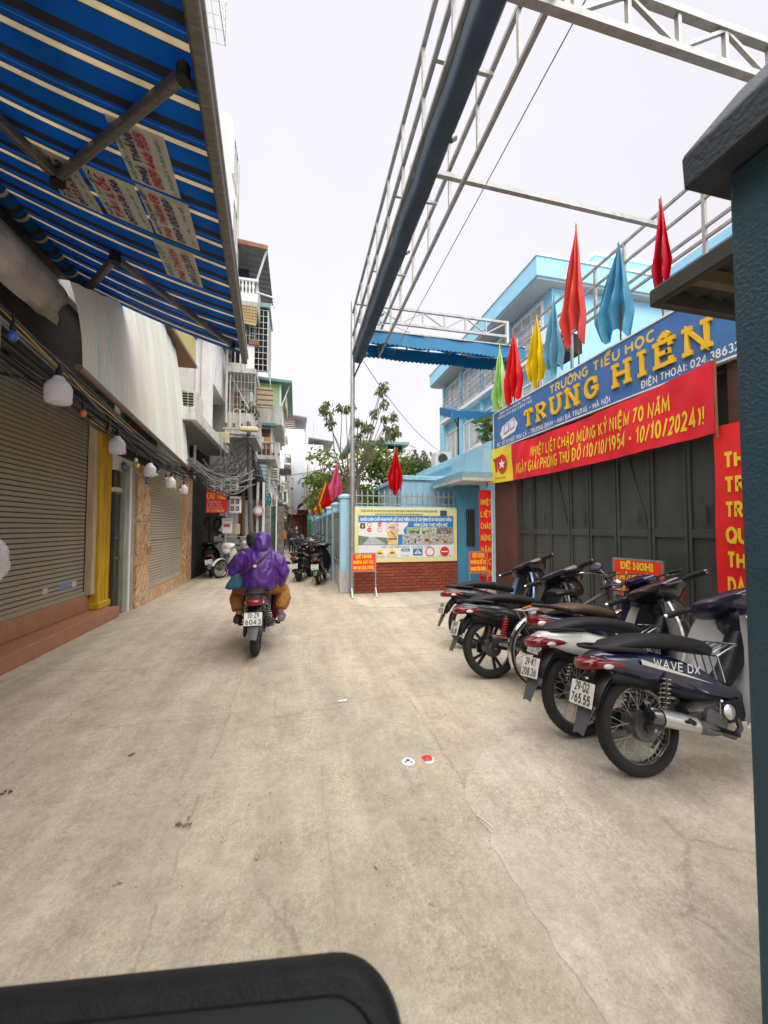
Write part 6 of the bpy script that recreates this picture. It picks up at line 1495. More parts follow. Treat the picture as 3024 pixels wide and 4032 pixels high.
# ------------------------------------------------------------------ buildings behind
wb = thing('cream_building', 'plain cream building with a teal roof behind the trees', 'building', (7.5, 38, 0), world=True)
wall_box((4.9, 35, 0), (10.2, 44, 8.6), mat('cream_wall', (.60, .55, .46), .8, var=.05), wb)
B((4.7, 34.7, 9.35), (10.4, 44, 9.6)).build('roof', m_teal, wb, smooth=0)
B((5.1, 35.5, 8.601), (10.0, 43, 9.349)).build('terrace_void', m_dark, wb, smooth=0)
for k in range(7): B((5.0 + k * .8, 35.05, 8.601), (5.12 + k * .8, 35.15, 9.349)).build('post', m_teal, wb, smooth=0)
for k in range(3): B((5.6 + k * 1.4, 34.9, 8.61), (6.1 + k * 1.4, 35.049, 8.9)).build('bundle', m_white, wb, smooth=0, bevel=.04)
rh = thing('street_end_houses', 'far white houses closing the right side of the street', 'house', (3, 33, 0), world=True)
wall_box((1.3, 27, 0), (6, 34, 6.2), m_white, rh)
wall_box((1.0, 34.1, 0), (6, 40, 7.6), m_grime, rh, 'rear_wall')
for k in range(4):
    for z in (2.6, 4.4): window_x(27.4 + k * 1.5, 28.4 + k * 1.5, z, z + 1.1, 1.295, rh, side=-1)
lean_awning('purple-grey awning at the far right side of the street', (1.3, 27, 4.1), (1.3, 33, 4.1), (-1.2, 0, 0), 1.1, mat('purple_canvas', (.16, .13, .26), .7))
lean_awning('black awning below the purple-grey awning', (1.3, 26.4, 3.1), (1.3, 28.6, 3.1), (-1.0, 0, 0), .7, mat('black_canvas', (.03, .03, .035), .8))
gs = thing('green_stall', 'green shutter stall front under the far awnings', 'stall', (.9, 26.8, 0), world=True)
B((.75, 26.3, 0), (1.28, 27.0, 2.3)).build('shutter', mat('stall_green', (.03, .22, .10), .6), gs, smooth=0)
for k in range(6): B((.73, 26.29, .3 + k * .33), (1.29, 26.299, .34 + k * .33)).build('rib', m_dark, gs, smooth=0)
rs_ = thing('red_stall', 'red panelled stall front beyond the two standing people', 'stall', (.1, 33, 0), world=True)
B((-.6, 33.4, 0), (.9, 34, 2.6)).build('front', mat('stall_red', (.17, .06, .05), .7, var=.3), rs_, smooth=0)
B((-.7, 32.9, 2.6), (1.0, 34, 3.0)).build('sign', mat('stall_sign', (.35, .20, .12), .6), rs_, smooth=0)
for k in range(5): B((-.55 + k * .3, 33.39, .1), (-.35 + k * .3, 33.399, 2.4)).build('panel', mat('stall_panel', (.24, .11, .09), .7), rs_, smooth=0)

# ------------------------------------------------------------------ motorbikes
CACHE = {}
def cp(key, fn, m, parent, name, smooth=40, bevel=0, seg=1):
    if key not in CACHE: CACHE[key] = fn().mesh(name, smooth, bevel, seg)
    return put(name, CACHE[key], m, parent)
m_seat = mat('seat_vinyl', (.013, .013, .014), .58, spec=.3, var=.2, scale=8, bump=.1, bscale=150)
m_lens = mat('red_lens', (.16, .006, .010), .15, var=.1, coat=.25); m_clear = mat('clear_lens', (.55, .52, .48), .1, var=.1, coat=.6)
m_plate = mat('plate_white', (.66, .65, .60), .45, var=.08, dirt=.3); m_ptx = mat('plate_black', (.02, .02, .02), .5)
m_engine = mat('engine_metal', (.10, .10, .10), .45, .6, var=.3, scale=14, dirt=.5, dcol=(.05, .04, .03))
m_fend = mat('grey_fender', (.075, .077, .084), .45, var=.12)
m_muf = mat('muffler_steel', (.16, .16, .165), .25, .9, var=.25, fine=.12)
m_bmuf = mat('black_muffler', (.03, .03, .033), .4, .3, var=.2)
def paint(n, c): return mat('paint_' + n, c, .25, .0, var=.06, scale=4, coat=.7, dirt=.12, dcol=(.12, .10, .08))
p_navy = paint('navy', (.006, .010, .048)); p_white = paint('white', (.70, .69, .66)); p_blackp = paint('black', (.012, .012, .014)); p_redp = paint('red', (.30, .012, .02))
p_blue = paint('sky', (.20, .34, .62)); p_silver = paint('silver', (.70, .70, .70)); p_purple = paint('plum', (.018, .014, .04)); p_maroon = paint('maroon', (.16, .012, .03))

def tyre_mb(R_, r, x, w=1.0):
    prof = []
    for j in range(14):
        a = 2 * math.pi * j / 14; prof.append((R_ - r + r * math.cos(a) * (1 if math.cos(a) > 0 else .75), r * w * math.sin(a)))
    mb = MB().lathe(prof, (x, 0, R_), (0, 1, 0), 44, closed=True)
    for k in range(44):                                         # tread blocks
        a = 2 * math.pi * k / 44
        for s_ in (-1, 1):
            c, s2 = math.cos(a), math.sin(a); o = Vector((x, s_ * r * w * .42, R_)); rad = Vector((c, 0, s2)); tan = Vector((-s2, 0, c))
            p = o + rad * (R_ - .0065 - .12 * r); mb.beam(p - tan * .010 + Vector((0, s_ * .006, 0)), p + tan * .012 - Vector((0, s_ * .006, 0)), .011, .010, up=rad)
    return mb
def spokes_mb(Ro, Ri, x, R_, n=36):
    mb = MB()
    for k in range(n):
        a = 2 * math.pi * k / n; b = a + (.5 if k % 4 < 2 else -.5); s_ = .035 if k % 2 else -.035
        mb.tube([(x + Ri * math.cos(b), s_, R_ + Ri * math.sin(b)), (x + Ro * math.cos(a), 0, R_ + Ro * math.sin(a))], .0021, 4, False)
    return mb
def wheel(root, x, key, R_=.29, r=.045, spoke=True, drum=.07, rim_m=None, name='rear_wheel'):
    hub = cp(key + 'hub%s' % x, lambda: MB().lathe([(.02, -.075), (drum * .7, -.07), (drum, -.045), (drum, .045), (drum * .7, .07), (.02, .075)], (x, 0, R_), (0, 1, 0), 22), m_engine, root, name)
    cp(key + 'ty%s' % x, lambda: tyre_mb(R_, r, x), m_rub, hub, 'tyre', 60)
    Rr = R_ - 2 * r * .85
    cp(key + 'rim%s' % x, lambda: MB().lathe([(Rr + .016, -.024), (Rr + .004, -.026), (Rr - .006, -.014), (Rr - .006, .014), (Rr + .004, .026), (Rr + .016, .024)], (x, 0, R_), (0, 1, 0), 40, closed=True), rim_m or m_chrome, hub, 'rim')
    if spoke: cp(key + 'sp%s' % x, lambda: spokes_mb(Rr, drum * .8, x, R_), m_steel, hub, 'spokes')
    else:
        def mag():
            mb = MB()
            for k in range(5):
                for s_ in (-.16, .16):
                    a = 2 * math.pi * k / 5; mb.beam((x + .05 * math.cos(a), 0, R_ + .05 * math.sin(a)), (x + Rr * math.cos(a + s_), 0, R_ + Rr * math.sin(a + s_)), .022, .03, up=(0, 1, 0))
            return mb
        cp(key + 'mag%s' % x, mag, rim_m or m_black, hub, 'rim_spokes')
    return hub
def coil(p, q, r, turns, wr):
    p = Vector(p); q = Vector(q); d = (q - p); u = d.orthogonal().normalized(); w = d.normalized().cross(u); n = turns * 9
    return MB().tube([p + d * (k / n) + (u * math.cos(2 * math.pi * k / 9) + w * math.sin(2 * math.pi * k / 9)) * r for k in range(n + 1)], wr, 5)
def fender(x, R_, rad, a0, a1, w, n=16, th=.006, crown=.02):
    def fn(u, v):
        a = R(a0 + (a1 - a0) * u); s_ = (v - .5) * 2; rr = rad - crown * s_ * s_
        return (x + rr * math.cos(a), s_ * w, R_ + rr * math.sin(a))
    return MB().sheet(fn, n, 6, th)
def plate(root, org, tilt, l1, l2, w=.19, h=.14):
    """number plate facing backwards; its own local frame"""
    x, z = org
    rot = Matrix.Rotation(R(tilt), 3, 'Y')
    pl = MB().box((-.003, -w / 2, -h / 2), (.003, w / 2, h / 2), rot, (0, 0, 0)).build('number_plate', m_plate, root, smooth=0, bevel=.001); pl.location = (x, 0, z)
    upv = rot @ Vector((0, 0, 1)); nrm = rot @ Vector((-1, 0, 0))
    if l1: letters(l1, tuple(upv * .015 + nrm * .003), (0, -1, 0), upv, .047, m_ptx, pl, bold=.19, width=w * (.62 if len(l1) > 3 else .5), align='c', name='digits')
    if l2: letters(l2, tuple(upv * -.055 + nrm * .003), (0, -1, 0), upv, .047, m_ptx, pl, bold=.19, width=w * .82, align='c', name='digits')
    return pl
def mirror(root, s_, bx, bz, m=None):
    cp('mirst%d%.2f%.2f' % (s_, bx, bz), lambda: MB().tube([(bx, s_ * .24, bz), (bx - .01, s_ * .27, bz + .12), (bx - .03, s_ * .31, bz + .19)], .006, 6), m_chrome, root, 'mirror_stem')
    h_ = cp('mirh%d%.2f%.2f' % (s_, bx, bz), lambda: MB().sphere((bx - .03, s_ * .33, bz + .22), (.022, .065, .045)), m_black, root, 'mirror')
    cp('mirg%d%.2f%.2f' % (s_, bx, bz), lambda: MB().sphere((bx - .045, s_ * .33, bz + .22), (.010, .055, .037)), m_glass, h_, 'mirror_glass')

def underbone(lab, loc, heading, lean=-7, body=p_navy, shield=p_silver, cowl=p_blackp, fend=m_fend, spoke=True, shock_m=m_chrome, muf=m_muf, text=('29-D2', '765.55'), decal=None,
              steer=0, mirrors=(), rim=None, group='motorbikes parked before the gate', seat_m=m_seat, tail_white=True, stand=True, name='motorbike', rack=False, inner=True):
    t = thing(name, lab, 'motorbike', loc, (R(lean), 0, R(heading)), group=group)
    wheel(t, 0, 'ub', spoke=spoke, rim_m=rim, drum=.075)
    # rear end
    for s_ in (-1, 1):
        cp('arm%d' % s_, lambda: MB().beam((-.03, s_ * .095, .29), (.44, s_ * .085, .33), .022, .045), m_dsteel, t, 'swing_arm', 0, .004)
        sh_ = cp('shk%d' % s_, lambda: MB().tube([(.05, s_ * .135, .31), (.15, s_ * .125, .60)], .017, 10), m_dsteel, t, 'shock_absorber')
        cp('coil%d' % s_, lambda: coil((.06, s_ * .135, .35), (.142, s_ * .126, .575), .027, 9, .0055), shock_m, sh_, 'spring')
    cp('axle', lambda: MB().cyl((0, -.13, .29), (0, .13, .29), .011, n=8), m_steel, t, 'axle')
    cp('brk', lambda: MB().cyl((0, -.07, .29), (0, -.02, .29), .085, n=24), m_engine, t, 'brake_drum')
    cp('chain', lambda: MB().loftx([(-.09, .29, .018, .055), (0, .29, .018, .07), (.2, .30, .016, .055), (.42, .32, .016, .05), (.46, .32, .014, .03)], 12, 2.6, .12), m_black, t, 'chain_case')
    # exhaust: from the cylinder to the tapered silencer
    ex = cp('muf', lambda: MB().loft([[(x, -.165 + hw * math.cos(a), zc + hh * math.sin(a)) for a in [2 * math.pi * k / 14 for k in range(14)]] for x, zc, hw, hh in ((-.06, .395, .036, .040), (-.05, .392, .043, .048), (.05, .365, .045, .05), (.25, .305, .043, .047), (.36, .27, .034, .036), (.42, .25, .02, .02))]), muf, t, 'silencer')
    cp('mufe', lambda: MB().lathe([(.038, 0), (.038, .004), (.022, .004), (.022, -.03), (.0, -.03)], (-.063, -.165, .396), (-1, 0, .28), 16), m_black, ex, 'end_cap')
    cp('mufs', lambda: MB().loft([[(x, -.165 + (hw + .006) * math.cos(a), zc + (hh + .006) * math.sin(a)) for a in [math.pi * .62 + math.pi * .72 * k / 9 for k in range(10)]] for x, zc, hw, hh in ((0, .379, .044, .05), (.12, .345, .044, .049), (.24, .308, .043, .047))], closed_ring=False), m_chrome, ex, 'heat_shield')
    cp('pipe', lambda: MB().tube([(.42, -.165, .25), (.55, -.14, .20), (.68, -.09, .22), (.73, -.04, .30)], .016, 8), m_engine, t, 'exhaust_pipe')
    # engine
    en = cp('eng', lambda: MB().loftx([(.34, .30, .07, .06), (.40, .30, .10, .10), (.56, .29, .105, .105), (.63, .30, .07, .07)], 18, 3.2), m_engine, t, 'engine')
    cp('fins', lambda: sum_mb([MB().box((.63 + k * .018, -.075, .25), (.64 + k * .018, .075, .38)) for k in range(8)]), m_engine, en, 'cylinder')
    cp('cover', lambda: MB().lathe([(.085, 0), (.08, .02), (.05, .03), (.0, .03)], (.47, -.10, .29), (0, -1, 0), 22), m_engine, en, 'clutch_cover')
    cp('cover2', lambda: MB().lathe([(.045, 0), (.045, .045), (.03, .055), (.0, .055)], (.56, -.095, .34), (0, -1, 0), 16), m_chrome, en, 'cover_cap')
    cp('peg', lambda: MB().tube([(.44, -.26, .26), (.44, .26, .26)], .014, 8), m_black, t, 'foot_peg')
    cp('peg2', lambda: MB().tube([(.2, -.13, .36), (.16, -.24, .345)], .014, 8), m_black, t, 'passenger_peg')
    cp('peg3', lambda: MB().tube([(.2, .13, .36), (.16, .24, .345)], .014, 8), m_black, t, 'passenger_peg')
    cp('kick', lambda: MB().tube([(.50, -.12, .33), (.46, -.17, .42), (.44, -.20, .43)], .008, 6), m_chrome, t, 'kick_starter')
    if stand: cp('sstand', lambda: MB().tube([(.40, .11, .25), (.30, .24, .035), (.27, .25, .02)], .010, 6), m_dsteel, t, 'side_stand')
    # tail body, inner fender, frame
    bd_ = cp('tail', lambda: MB().loftx([(-.30, .70, .045, .022), (-.24, .69, .088, .05), (-.10, .66, .118, .08), (.10, .62, .128, .105), (.32, .56, .122, .105), (.50, .50, .10, .09), (.66, .43, .078, .06), (.80, .39, .055, .04)], 18, 2.8), body, t, 'tail_panel')
    cp('inner', lambda: fender(0, .29, .355, 40, 152, .07), m_black, t, 'inner_fender')
    cp('under', lambda: MB().loftx([(-.2, .60, .075, .05), (.1, .54, .085, .06), (.4, .45, .075, .06), (.62, .38, .06, .05)], 14, 3), m_black, t, 'frame_cover')
    if decal:
        for s_ in (-1, 1):
            letters(decal, (.06 if s_ < 0 else .42, s_ * .134, .645), (1 if s_ < 0 else -1, 0, -.22 if s_ < 0 else .22), (.2 if s_ < 0 else -.2, 0, 1), .045, m_wtext, bd_, bold=.16, width=.34, name='decal')
            def dec():
                def q(u, v): return (-.02 + .52 * u, s_ * (.131 - .02 * max(0, u - .55)), .66 - .155 * u + (.03 - .03 * u) * (1 - v))
                return MB().sheet(q, 10, 2)
            cp('dec%d' % s_, dec, p_silver, bd_, 'decal_stripe')
    cp('seat', lambda: MB().loftx([(-.20, .742, .07, .018), (-.12, .765, .11, .035), (.08, .780, .125, .045), (.28, .765, .125, .05), (.44, .735, .105, .055), (.58, .705, .075, .05), (.64, .69, .05, .03)], 18, 2.4), seat_m, t, 'seat')
    cp('grab', lambda: MB().tube([(.02, -.135, .735), (-.18, -.13, .76), (-.27, -.09, .765), (-.295, 0, .765), (-.27, .09, .765), (-.18, .13, .76), (.02, .135, .735)], .013, 8), m_black, t, 'grab_rail')
    tl = cp('tl', lambda: MB().loftx([(-.36, .665, .04, .022), (-.335, .668, .075, .034), (-.27, .674, .092, .042), (-.17, .665, .112, .034), (-.09, .655, .118, .012)], 16, 3.0), m_lens, t, 'tail_light')
    for s_ in (-1, 1): cp('ind%d' % s_, lambda: MB().sphere((-.225, s_ * .097, .658), (.04, .010, .016)), m_clear, tl, 'indicator')
    cp('rfend', lambda: fender(.02, .29, .40, 118, 158, .075, 12, .006, .03), m_black, t, 'rear_fender')
    cp('flap', lambda: MB().sheet(lambda u, v: (-.34 - .085 * u, (v - .5) * (.13 - .05 * u), .43 - .15 * u + .01 * (1 - (2 * v - 1) ** 2)), 6, 6, .006), fend, t, 'mud_flap')
    plate(t, (-.365, .50), 20, *text)
    # front
    cp('leg', lambda: MB().sheet(lambda u, v: ((.78 + .16 * u + .02 * math.sin(u * 3)) - .16 * ((2 * v - 1) ** 2) * (1 - .35 * u), (v - .5) * (.26 + .30 * math.sin(math.pi * min(1, u * .85 + .1))), .26 + .64 * u), 14, 14, .016), shield, t, 'leg_shield')
    if inner: cp('legi', lambda: MB().sheet(lambda u, v: ((.762 + .16 * u + .02 * math.sin(u * 3)) - .13 * ((2 * v - 1) ** 2) * (1 - .35 * u), (v - .5) * (.14 + .20 * math.sin(math.pi * min(1, u * .85 + .1))), .30 + .58 * u), 14, 14, .01), m_black, t, 'inner_shield')
    cp('spine', lambda: MB().loftx([(.62, .44, .05, .05), (.76, .52, .055, .07), (.88, .66, .06, .11), (.97, .80, .05, .08)], 12, 3), m_black, t, 'centre_tunnel')
    st = bpy.data.objects.new('steering', None); COL.objects.link(st); st.parent = t; st.location = (.98, 0, 0); st.rotation_euler = (0, 0, R(steer))
    ks = 'k'
    def S(key, fn, m, name, **k): o = cp('st' + key, fn, m, st, name, **k); return o
    # (geometry in steering frame: x measured from the head)
    S('cowl', lambda: MB().loftx([(-.15, 1.0, .10, .02), (-.11, 1.0, .21, .05), (-.03, .985, .245, .075), (.06, .955, .20, .095), (.13, .925, .11, .06)], 18, 2.5), cowl, 'handlebar_cowl')
    S('visor', lambda: MB().loftx([(-.07, .84, .06, .06), (-.02, .84, .12, .11), (.06, .83, .15, .12), (.12, .82, .11, .08), (.15, .81, .05, .03)], 16, 2.4), cowl, 'front_cowl')
    S('hl', lambda: MB().sphere((.065, 0, .945), (.055, .085, .05)), m_clear, 'headlight')
    for s_ in (-1, 1):
        S('bar%d' % s_, lambda: MB().tube([(-.03, s_ * .06, .98), (-.05, s_ * .16, 1.0), (-.10, s_ * .30, 1.005), (-.13, s_ * .36, 1.0)], [.022, .022, .016, .016], 8), m_black, 'handlebar')
        S('grip%d' % s_, lambda: MB().tube([(-.088, s_ * .25, 1.005), (-.132, s_ * .37, 1.0)], .022, 10), m_rub, 'grip')
        S('end%d' % s_, lambda: MB().cyl((-.132, s_ * .366, 1.0), (-.140, s_ * .388, .999), .015, n=10), m_chrome, 'bar_end')
        S('lev%d' % s_, lambda: MB().tube([(-.045, s_ * .20, .995), (-.035, s_ * .27, .99), (-.085, s_ * .37, .985)], .006, 6), m_black, 'lever')
        S('fork%d' % s_, lambda: MB().tube([(.0, s_ * .075, .72), (.12, s_ * .075, .50), (.235, s_ * .075, .28)], [.018, .022, .02], 10), m_fend, 'fork_leg')
        if s_ in mirrors: mirror(st, s_, -.06, 1.0)
    fw_ = wheel(st, .23, 'ubf', .28, .038, True, .055, rim, 'front_wheel')
    S('ff', lambda: fender(.23, .28, .315, 20, 165, .055), shield if shield is not p_silver else body, 'front_fender')
    S('stem', lambda: MB().tube([(-.06, 0, .92), (.02, 0, .70)], .03, 8), m_dsteel, 'steering_stem')
    S('tag', lambda: MB().box((-.142, -.045, .99), (-.137, -.005, 1.012)), m_wtext, 'cowl_label', smooth=0)
    if rack:
        cp('rackf', lambda: sum_mb([MB().tube([(.62, y, .50), (.60, y, .66), (.78, y, .72)], .006, 6) for y in (-.1, -.05, 0, .05, .1)] + [MB().tube([(.60, -.1, .66), (.60, .1, .66)], .006, 6), MB().tube([(.78, -.1, .72), (.78, .1, .72)], .006, 6)]), m_chrome, t, 'luggage_rack')
    unsteer(st, t); return t
def unsteer(st, t):
    # the steered pieces become parts of the bike itself
    # they turn about the raked steering head
    mm = Matrix.Translation(st.location) @ Matrix.Translation((0, 0, .85)) @ Matrix.Rotation(st.rotation_euler[2], 4, Vector((-math.sin(R(25)), 0, math.cos(R(25))))) @ Matrix.Translation((0, 0, -.85))
    for ch in [o for o in COL.objects if o.parent is st]:
        ch.parent = t; ch.matrix_basis = mm
    bpy.data.objects.remove(st)
def sum_mb(l):
    o = MB()
    for q in l: o.add(q.v, q.f)
    return o

def scooter(lab, loc, heading, lean=-6, body=p_blackp, seat_m=m_seat, text=('29-M1', '462.18'), steer=12, group='motorbikes parked by the wall', mirrors=(-1, 1), name='scooter', stand=True):
    t = thing(name, lab, 'scooter', loc, (R(lean), 0, R(heading)), group=group)
    wheel(t, 0, 'sc', .235, .05, False, .06, m_black)
    cp('sbody', lambda: MB().loftx([(-.33, .69, .05, .03), (-.27, .66, .10, .075), (-.08, .60, .145, .125), (.16, .53, .15, .16), (.36, .47, .13, .14), (.46, .42, .10, .10)], 18, 2.9), body, t, 'body_panel')
    cp('sseat', lambda: MB().loftx([(-.27, .735, .06, .02), (-.16, .76, .12, .04), (.08, .765, .14, .05), (.30, .725, .13, .055), (.46, .69, .09, .045), (.50, .67, .06, .02)], 18, 2.4), seat_m, t, 'seat')
    cp('sfloor', lambda: MB().box((.38, -.16, .30), (.80, .16, .37)), m_black, t, 'footboard', bevel=.02)
    cp('sapron', lambda: MB().sheet(lambda u, v: (.80 + .14 * u - .12 * (2 * v - 1) ** 2, (v - .5) * (.40 - .08 * u), .33 + .56 * u), 12, 12, .03), body, t, 'apron')
    cp('sgrab', lambda: MB().tube([(-.05, -.13, .76), (-.24, -.11, .80), (-.34, 0, .81), (-.24, .11, .80), (-.05, .13, .76)], .016, 8), m_black, t, 'grab_rail')
    tl = cp('stl', lambda: MB().loftx([(-.375, .665, .04, .03), (-.35, .668, .10, .05), (-.28, .665, .12, .05), (-.2, .65, .12, .03)], 16, 3), m_lens, t, 'tail_light')
    for s_ in (-1, 1): cp('sind%d' % s_, lambda: MB().sphere((-.32, s_ * .10, .66), (.05, .02, .025)), m_clear, tl, 'indicator')
    cp('sfend', lambda: MB().sheet(lambda u, v: (-.24 - .10 * u, (v - .5) * .15, .55 - .26 * u + .02 * (1 - (2 * v - 1) ** 2)), 6, 6, .008), m_black, t, 'rear_fender')
    cp('seng', lambda: MB().loftx([(-.1, .26, .06, .05), (.05, .27, .09, .09), (.3, .28, .08, .08), (.4, .3, .05, .05)], 14, 3, .05), m_engine, t, 'engine')
    cp('smuf', lambda: MB().loftx([(-.22, .30, .03, .035, -.15), (-.2, .3, .045, .055, -.15), (.1, .27, .045, .055, -.15), (.2, .25, .02, .02, -.13)], 14, 2.4), m_bmuf, t, 'silencer')
    if stand: cp('sst', lambda: MB().tube([(.2, .1, .22), (.12, .22, .02)], .011, 6), m_dsteel, t, 'side_stand')
    plate(t, (-.345, .46), 20, *text)
    st = bpy.data.objects.new('steering', None); COL.objects.link(st); st.parent = t; st.location = (.92, 0, 0); st.rotation_euler = (0, 0, R(steer))
    def S(key, fn, m, name, **k): return cp('ss' + key, fn, m, st, name, **k)
    S('cowl', lambda: MB().loftx([(-.13, .985, .06, .02), (-.08, .985, .14, .05), (.0, .97, .15, .07), (.07, .94, .10, .055), (.10, .925, .05, .03)], 18, 2.5), body, 'handlebar_cowl')
    S('front', lambda: MB().loftx([(.0, .72, .11, .14), (.06, .71, .12, .15), (.13, .68, .08, .11), (.16, .66, .04, .05)], 16, 2.6), body, 'front_cowl')
    S('hl', lambda: MB().sphere((.055, 0, .955), (.05, .10, .045)), m_clear, 'headlight')
    for s_ in (-1, 1):
        S('bar%d' % s_, lambda: MB().tube([(-.05, s_ * .12, .99), (-.08, s_ * .24, 1.0), (-.12, s_ * .35, .995)], .011, 8), m_dsteel, 'handlebar')
        S('grip%d' % s_, lambda: MB().tube([(-.08, s_ * .25, 1.0), (-.12, s_ * .355, .995)], .019, 10), m_rub, 'grip')
        S('lev%d' % s_, lambda: MB().tube([(-.04, s_ * .18, .99), (-.04, s_ * .27, .985), (-.08, s_ * .35, .98)], .006, 6), m_chrome, 'lever')
        S('fork%d' % s_, lambda: MB().tube([(.06, s_ * .07, .55), (.23, s_ * .07, .24)], .018, 8), m_black, 'fork_leg')
        if s_ in mirrors: mirror(st, s_, -.05, 1.0)
    wheel(st, .23, 'scf', .235, .045, False, .05, m_black, 'front_wheel')
    S('ff', lambda: fender(.23, .235, .275, 15, 165, .06), body, 'front_fender')
    unsteer(st, t); return t

underbone('dark blue motorbike with white side decal, beside the teal pillar', (2.07, 1.97, 0), 0, -10, body=p_navy, shield=p_silver, cowl=p_purple, decal='WAVE DX', text=('29-D2', '765.55'), steer=44, rack=True, inner=False)
underbone('white-bodied motorbike with a black handlebar cowl, next to the dark blue one', (2.03, 2.44, 0), 2, -11, body=p_white, shield=p_white, cowl=p_blackp, text=('29-K1', '208.36'), steer=46, rack=True, muf=m_muf)
underbone('black and red motorbike with red springs and cast wheels', (1.93, 3.56, 0), -1, -11, body=p_blackp, shield=p_blackp, cowl=p_blackp, spoke=False, shock_m=mat('red_spring', (.5, .02, .02), .4), muf=m_bmuf, text=('29-H7', '514.09'), steer=46, fend=m_fend)
underbone('black motorbike with pale blue shield, furthest from the teal pillar', (2.16, 4.50, 0), 0, -11, body=p_blackp, shield=p_blue, cowl=p_blackp, text=('30-K4', '917.52'), steer=46)
scooter('dark scooter with a brown seat behind the white-bodied motorbike', (2.42, 3.02, 0), 0, -6, body=p_navy, seat_m=mat('brown_seat', (.075, .038, .018), .55), text=('29-B5', '133.70'), steer=36, group='motorbikes parked before the gate', mirrors=(1,))

# along the school wall
scooter('black scooter parked by the school wall, closest to the street', (.10, 11.05, 0), 74, -6, body=p_blackp, text=('29-X3', '241.77'))
underbone('small motorbike with a bright round mirror by the first wall pillar', (.60, 10.35, 0), 78, -6, body=p_blackp, shield=p_blackp, cowl=p_blackp, text=('29-F9', '640.12'), group='motorbikes parked by the wall', mirrors=(-1, 1))
scooter('maroon scooter between the black scooters by the wall', (.42, 12.2, 0), 72, -6, body=p_maroon, text=('30-L6', '118.03'))
scooter('black scooter behind the maroon one by the wall', (.25, 13.4, 0), 72, -6, body=p_blackp, text=('29-Y1', '350.26'))
scooter('silver scooter furthest along the parked wall row', (.45, 14.7, 0), 72, -6, body=p_silver, text=('29-V2', '907.44'))
scooter('white scooter parked beyond the silver one by the wall', (.40, 16.1, 0), 72, -6, body=p_white, text=('29-P3', '512.60'))
scooter('dark red scooter at the far end of the wall row', (.48, 17.5, 0), 72, -6, body=p_redp, text=('30-H2', '044.81'))
underbone('black motorbike parked under the cream sheet awning', (-1.55, 19.6, 0), 80, -7, body=p_blackp, shield=p_redp, cowl=p_blackp, text=('29-E8', '733.14'), group='motorbikes parked by the houses', mirrors=(-1, 1))
# left side
underbone('black motorbike parked with its rear to the street by the marble pillar', (-2.48, 12.55, 0), 98, -7, body=p_blackp, shield=p_blackp, cowl=p_blackp, text=('29-S6', '482.15'), group='motorbikes parked by the houses')
underbone('white-fronted motorbike with its front wheel to the street', (-1.62, 13.35, 0), 240, -7, body=p_blackp, shield=p_white, cowl=p_white, text=('29-T8', '775.01'), steer=-8, group='motorbikes parked by the houses', mirrors=(-1, 1))
underbone('dark motorbike parked beyond the white-fronted one by the doors', (-1.42, 15.1, 0), 250, -7, body=p_blackp, shield=p_blackp, cowl=p_silver, text=('29-U4', '356.92'), group='motorbikes parked by the houses', mirrors=(-1, 1))
dv = scooter('scooter carrying an orange delivery box down the street', (-.86, 24.6, 0), 92, 0, body=p_blackp, text=('29-N5', '620.39'), steer=0, group='moving motorbikes', stand=True)
m_or = mat('orange_box_plastic', (.62, .24, .015), .5, var=.08)
bx = B((-.42, -.30, .80), (.10, .30, 1.22)).build('delivery_box', m_or, dv, smooth=0, bevel=.03, seg=2)
B((-.43, -.14, .92), (-.421, .14, 1.04)).build('box_print', m_wtext, bx, smooth=0)
MB().sphere((-.15, 0, 1.28), (.2, .22, .13)).build('yellow_bundle', mat('yellow_bundle', (.68, .36, .02), .6), dv)

# ------------------------------------------------------------------ bicycle
bc = thing('bicycle', 'old bicycle with a chrome rear fender and swept handlebar among the motorbikes', 'bicycle', (2.28, 3.24, 0), (R(-6), 0, R(2)))
wheel(bc, 0, 'bi', .33, .018, True, .03, m_steel); wheel(bc, 1.05, 'bif', .33, .018, True, .025, m_steel, 'front_wheel')
fender(0, .33, .352, 40, 200, .028, 22, .003, .012).build('rear_fender', m_chrome, bc)
fender(1.05, .33, .352, 10, 165, .028, 20, .003, .012).build('front_fender', m_chrome, bc)
m_bf = mat('bicycle_frame', (.05, .05, .055), .4, .2, var=.2)
fr_ = MB()
for a, b in (((.44, 0, .28), (.34, 0, .78)), ((.44, 0, .28), (.86, 0, .72)), ((.36, 0, .66), (.84, 0, .86))): fr_.tube([a, b], .015, 8)
for s_ in (-1, 1): fr_.tube([(0, s_ * .06, .33), (.44, s_ * .03, .28)], .009, 6); fr_.tube([(0, s_ * .06, .33), (.36, s_ * .02, .68)], .008, 6); fr_.tube([(.85, s_ * .03, .68), (.95, s_ * .05, .48), (1.05, s_ * .05, .33)], .010, 6)
fr_.tube([(.84, 0, .88), (.86, 0, .68)], .018, 8); fr_.build('frame', m_bf, bc)
MB().tube([(.82, 0, .9), (.80, 0, 1.02)], .012, 8).build('stem', m_chrome, bc)
MB().tube([(.55, -.30, 1.0), (.66, -.28, 1.03), (.80, -.16, 1.05), (.83, 0, 1.03), (.80, .16, 1.05), (.66, .28, 1.03), (.55, .30, 1.0)], .011, 8).build('handlebar', m_chrome, bc)
for s_ in (-1, 1): MB().tube([(.54, s_ * .302, .998), (.65, s_ * .283, 1.028)], .016, 8).build('grip', m_rub, bc)
MB().loftx([(.16, .86, .10, .02), (.24, .87, .11, .035), (.34, .865, .06, .03), (.46, .86, .025, .02)], 14, 2.4).build('saddle', m_black, bc)
MB().tube([(.34, 0, .78), (.32, 0, .86)], .012, 8).build('seat_post', m_chrome, bc)
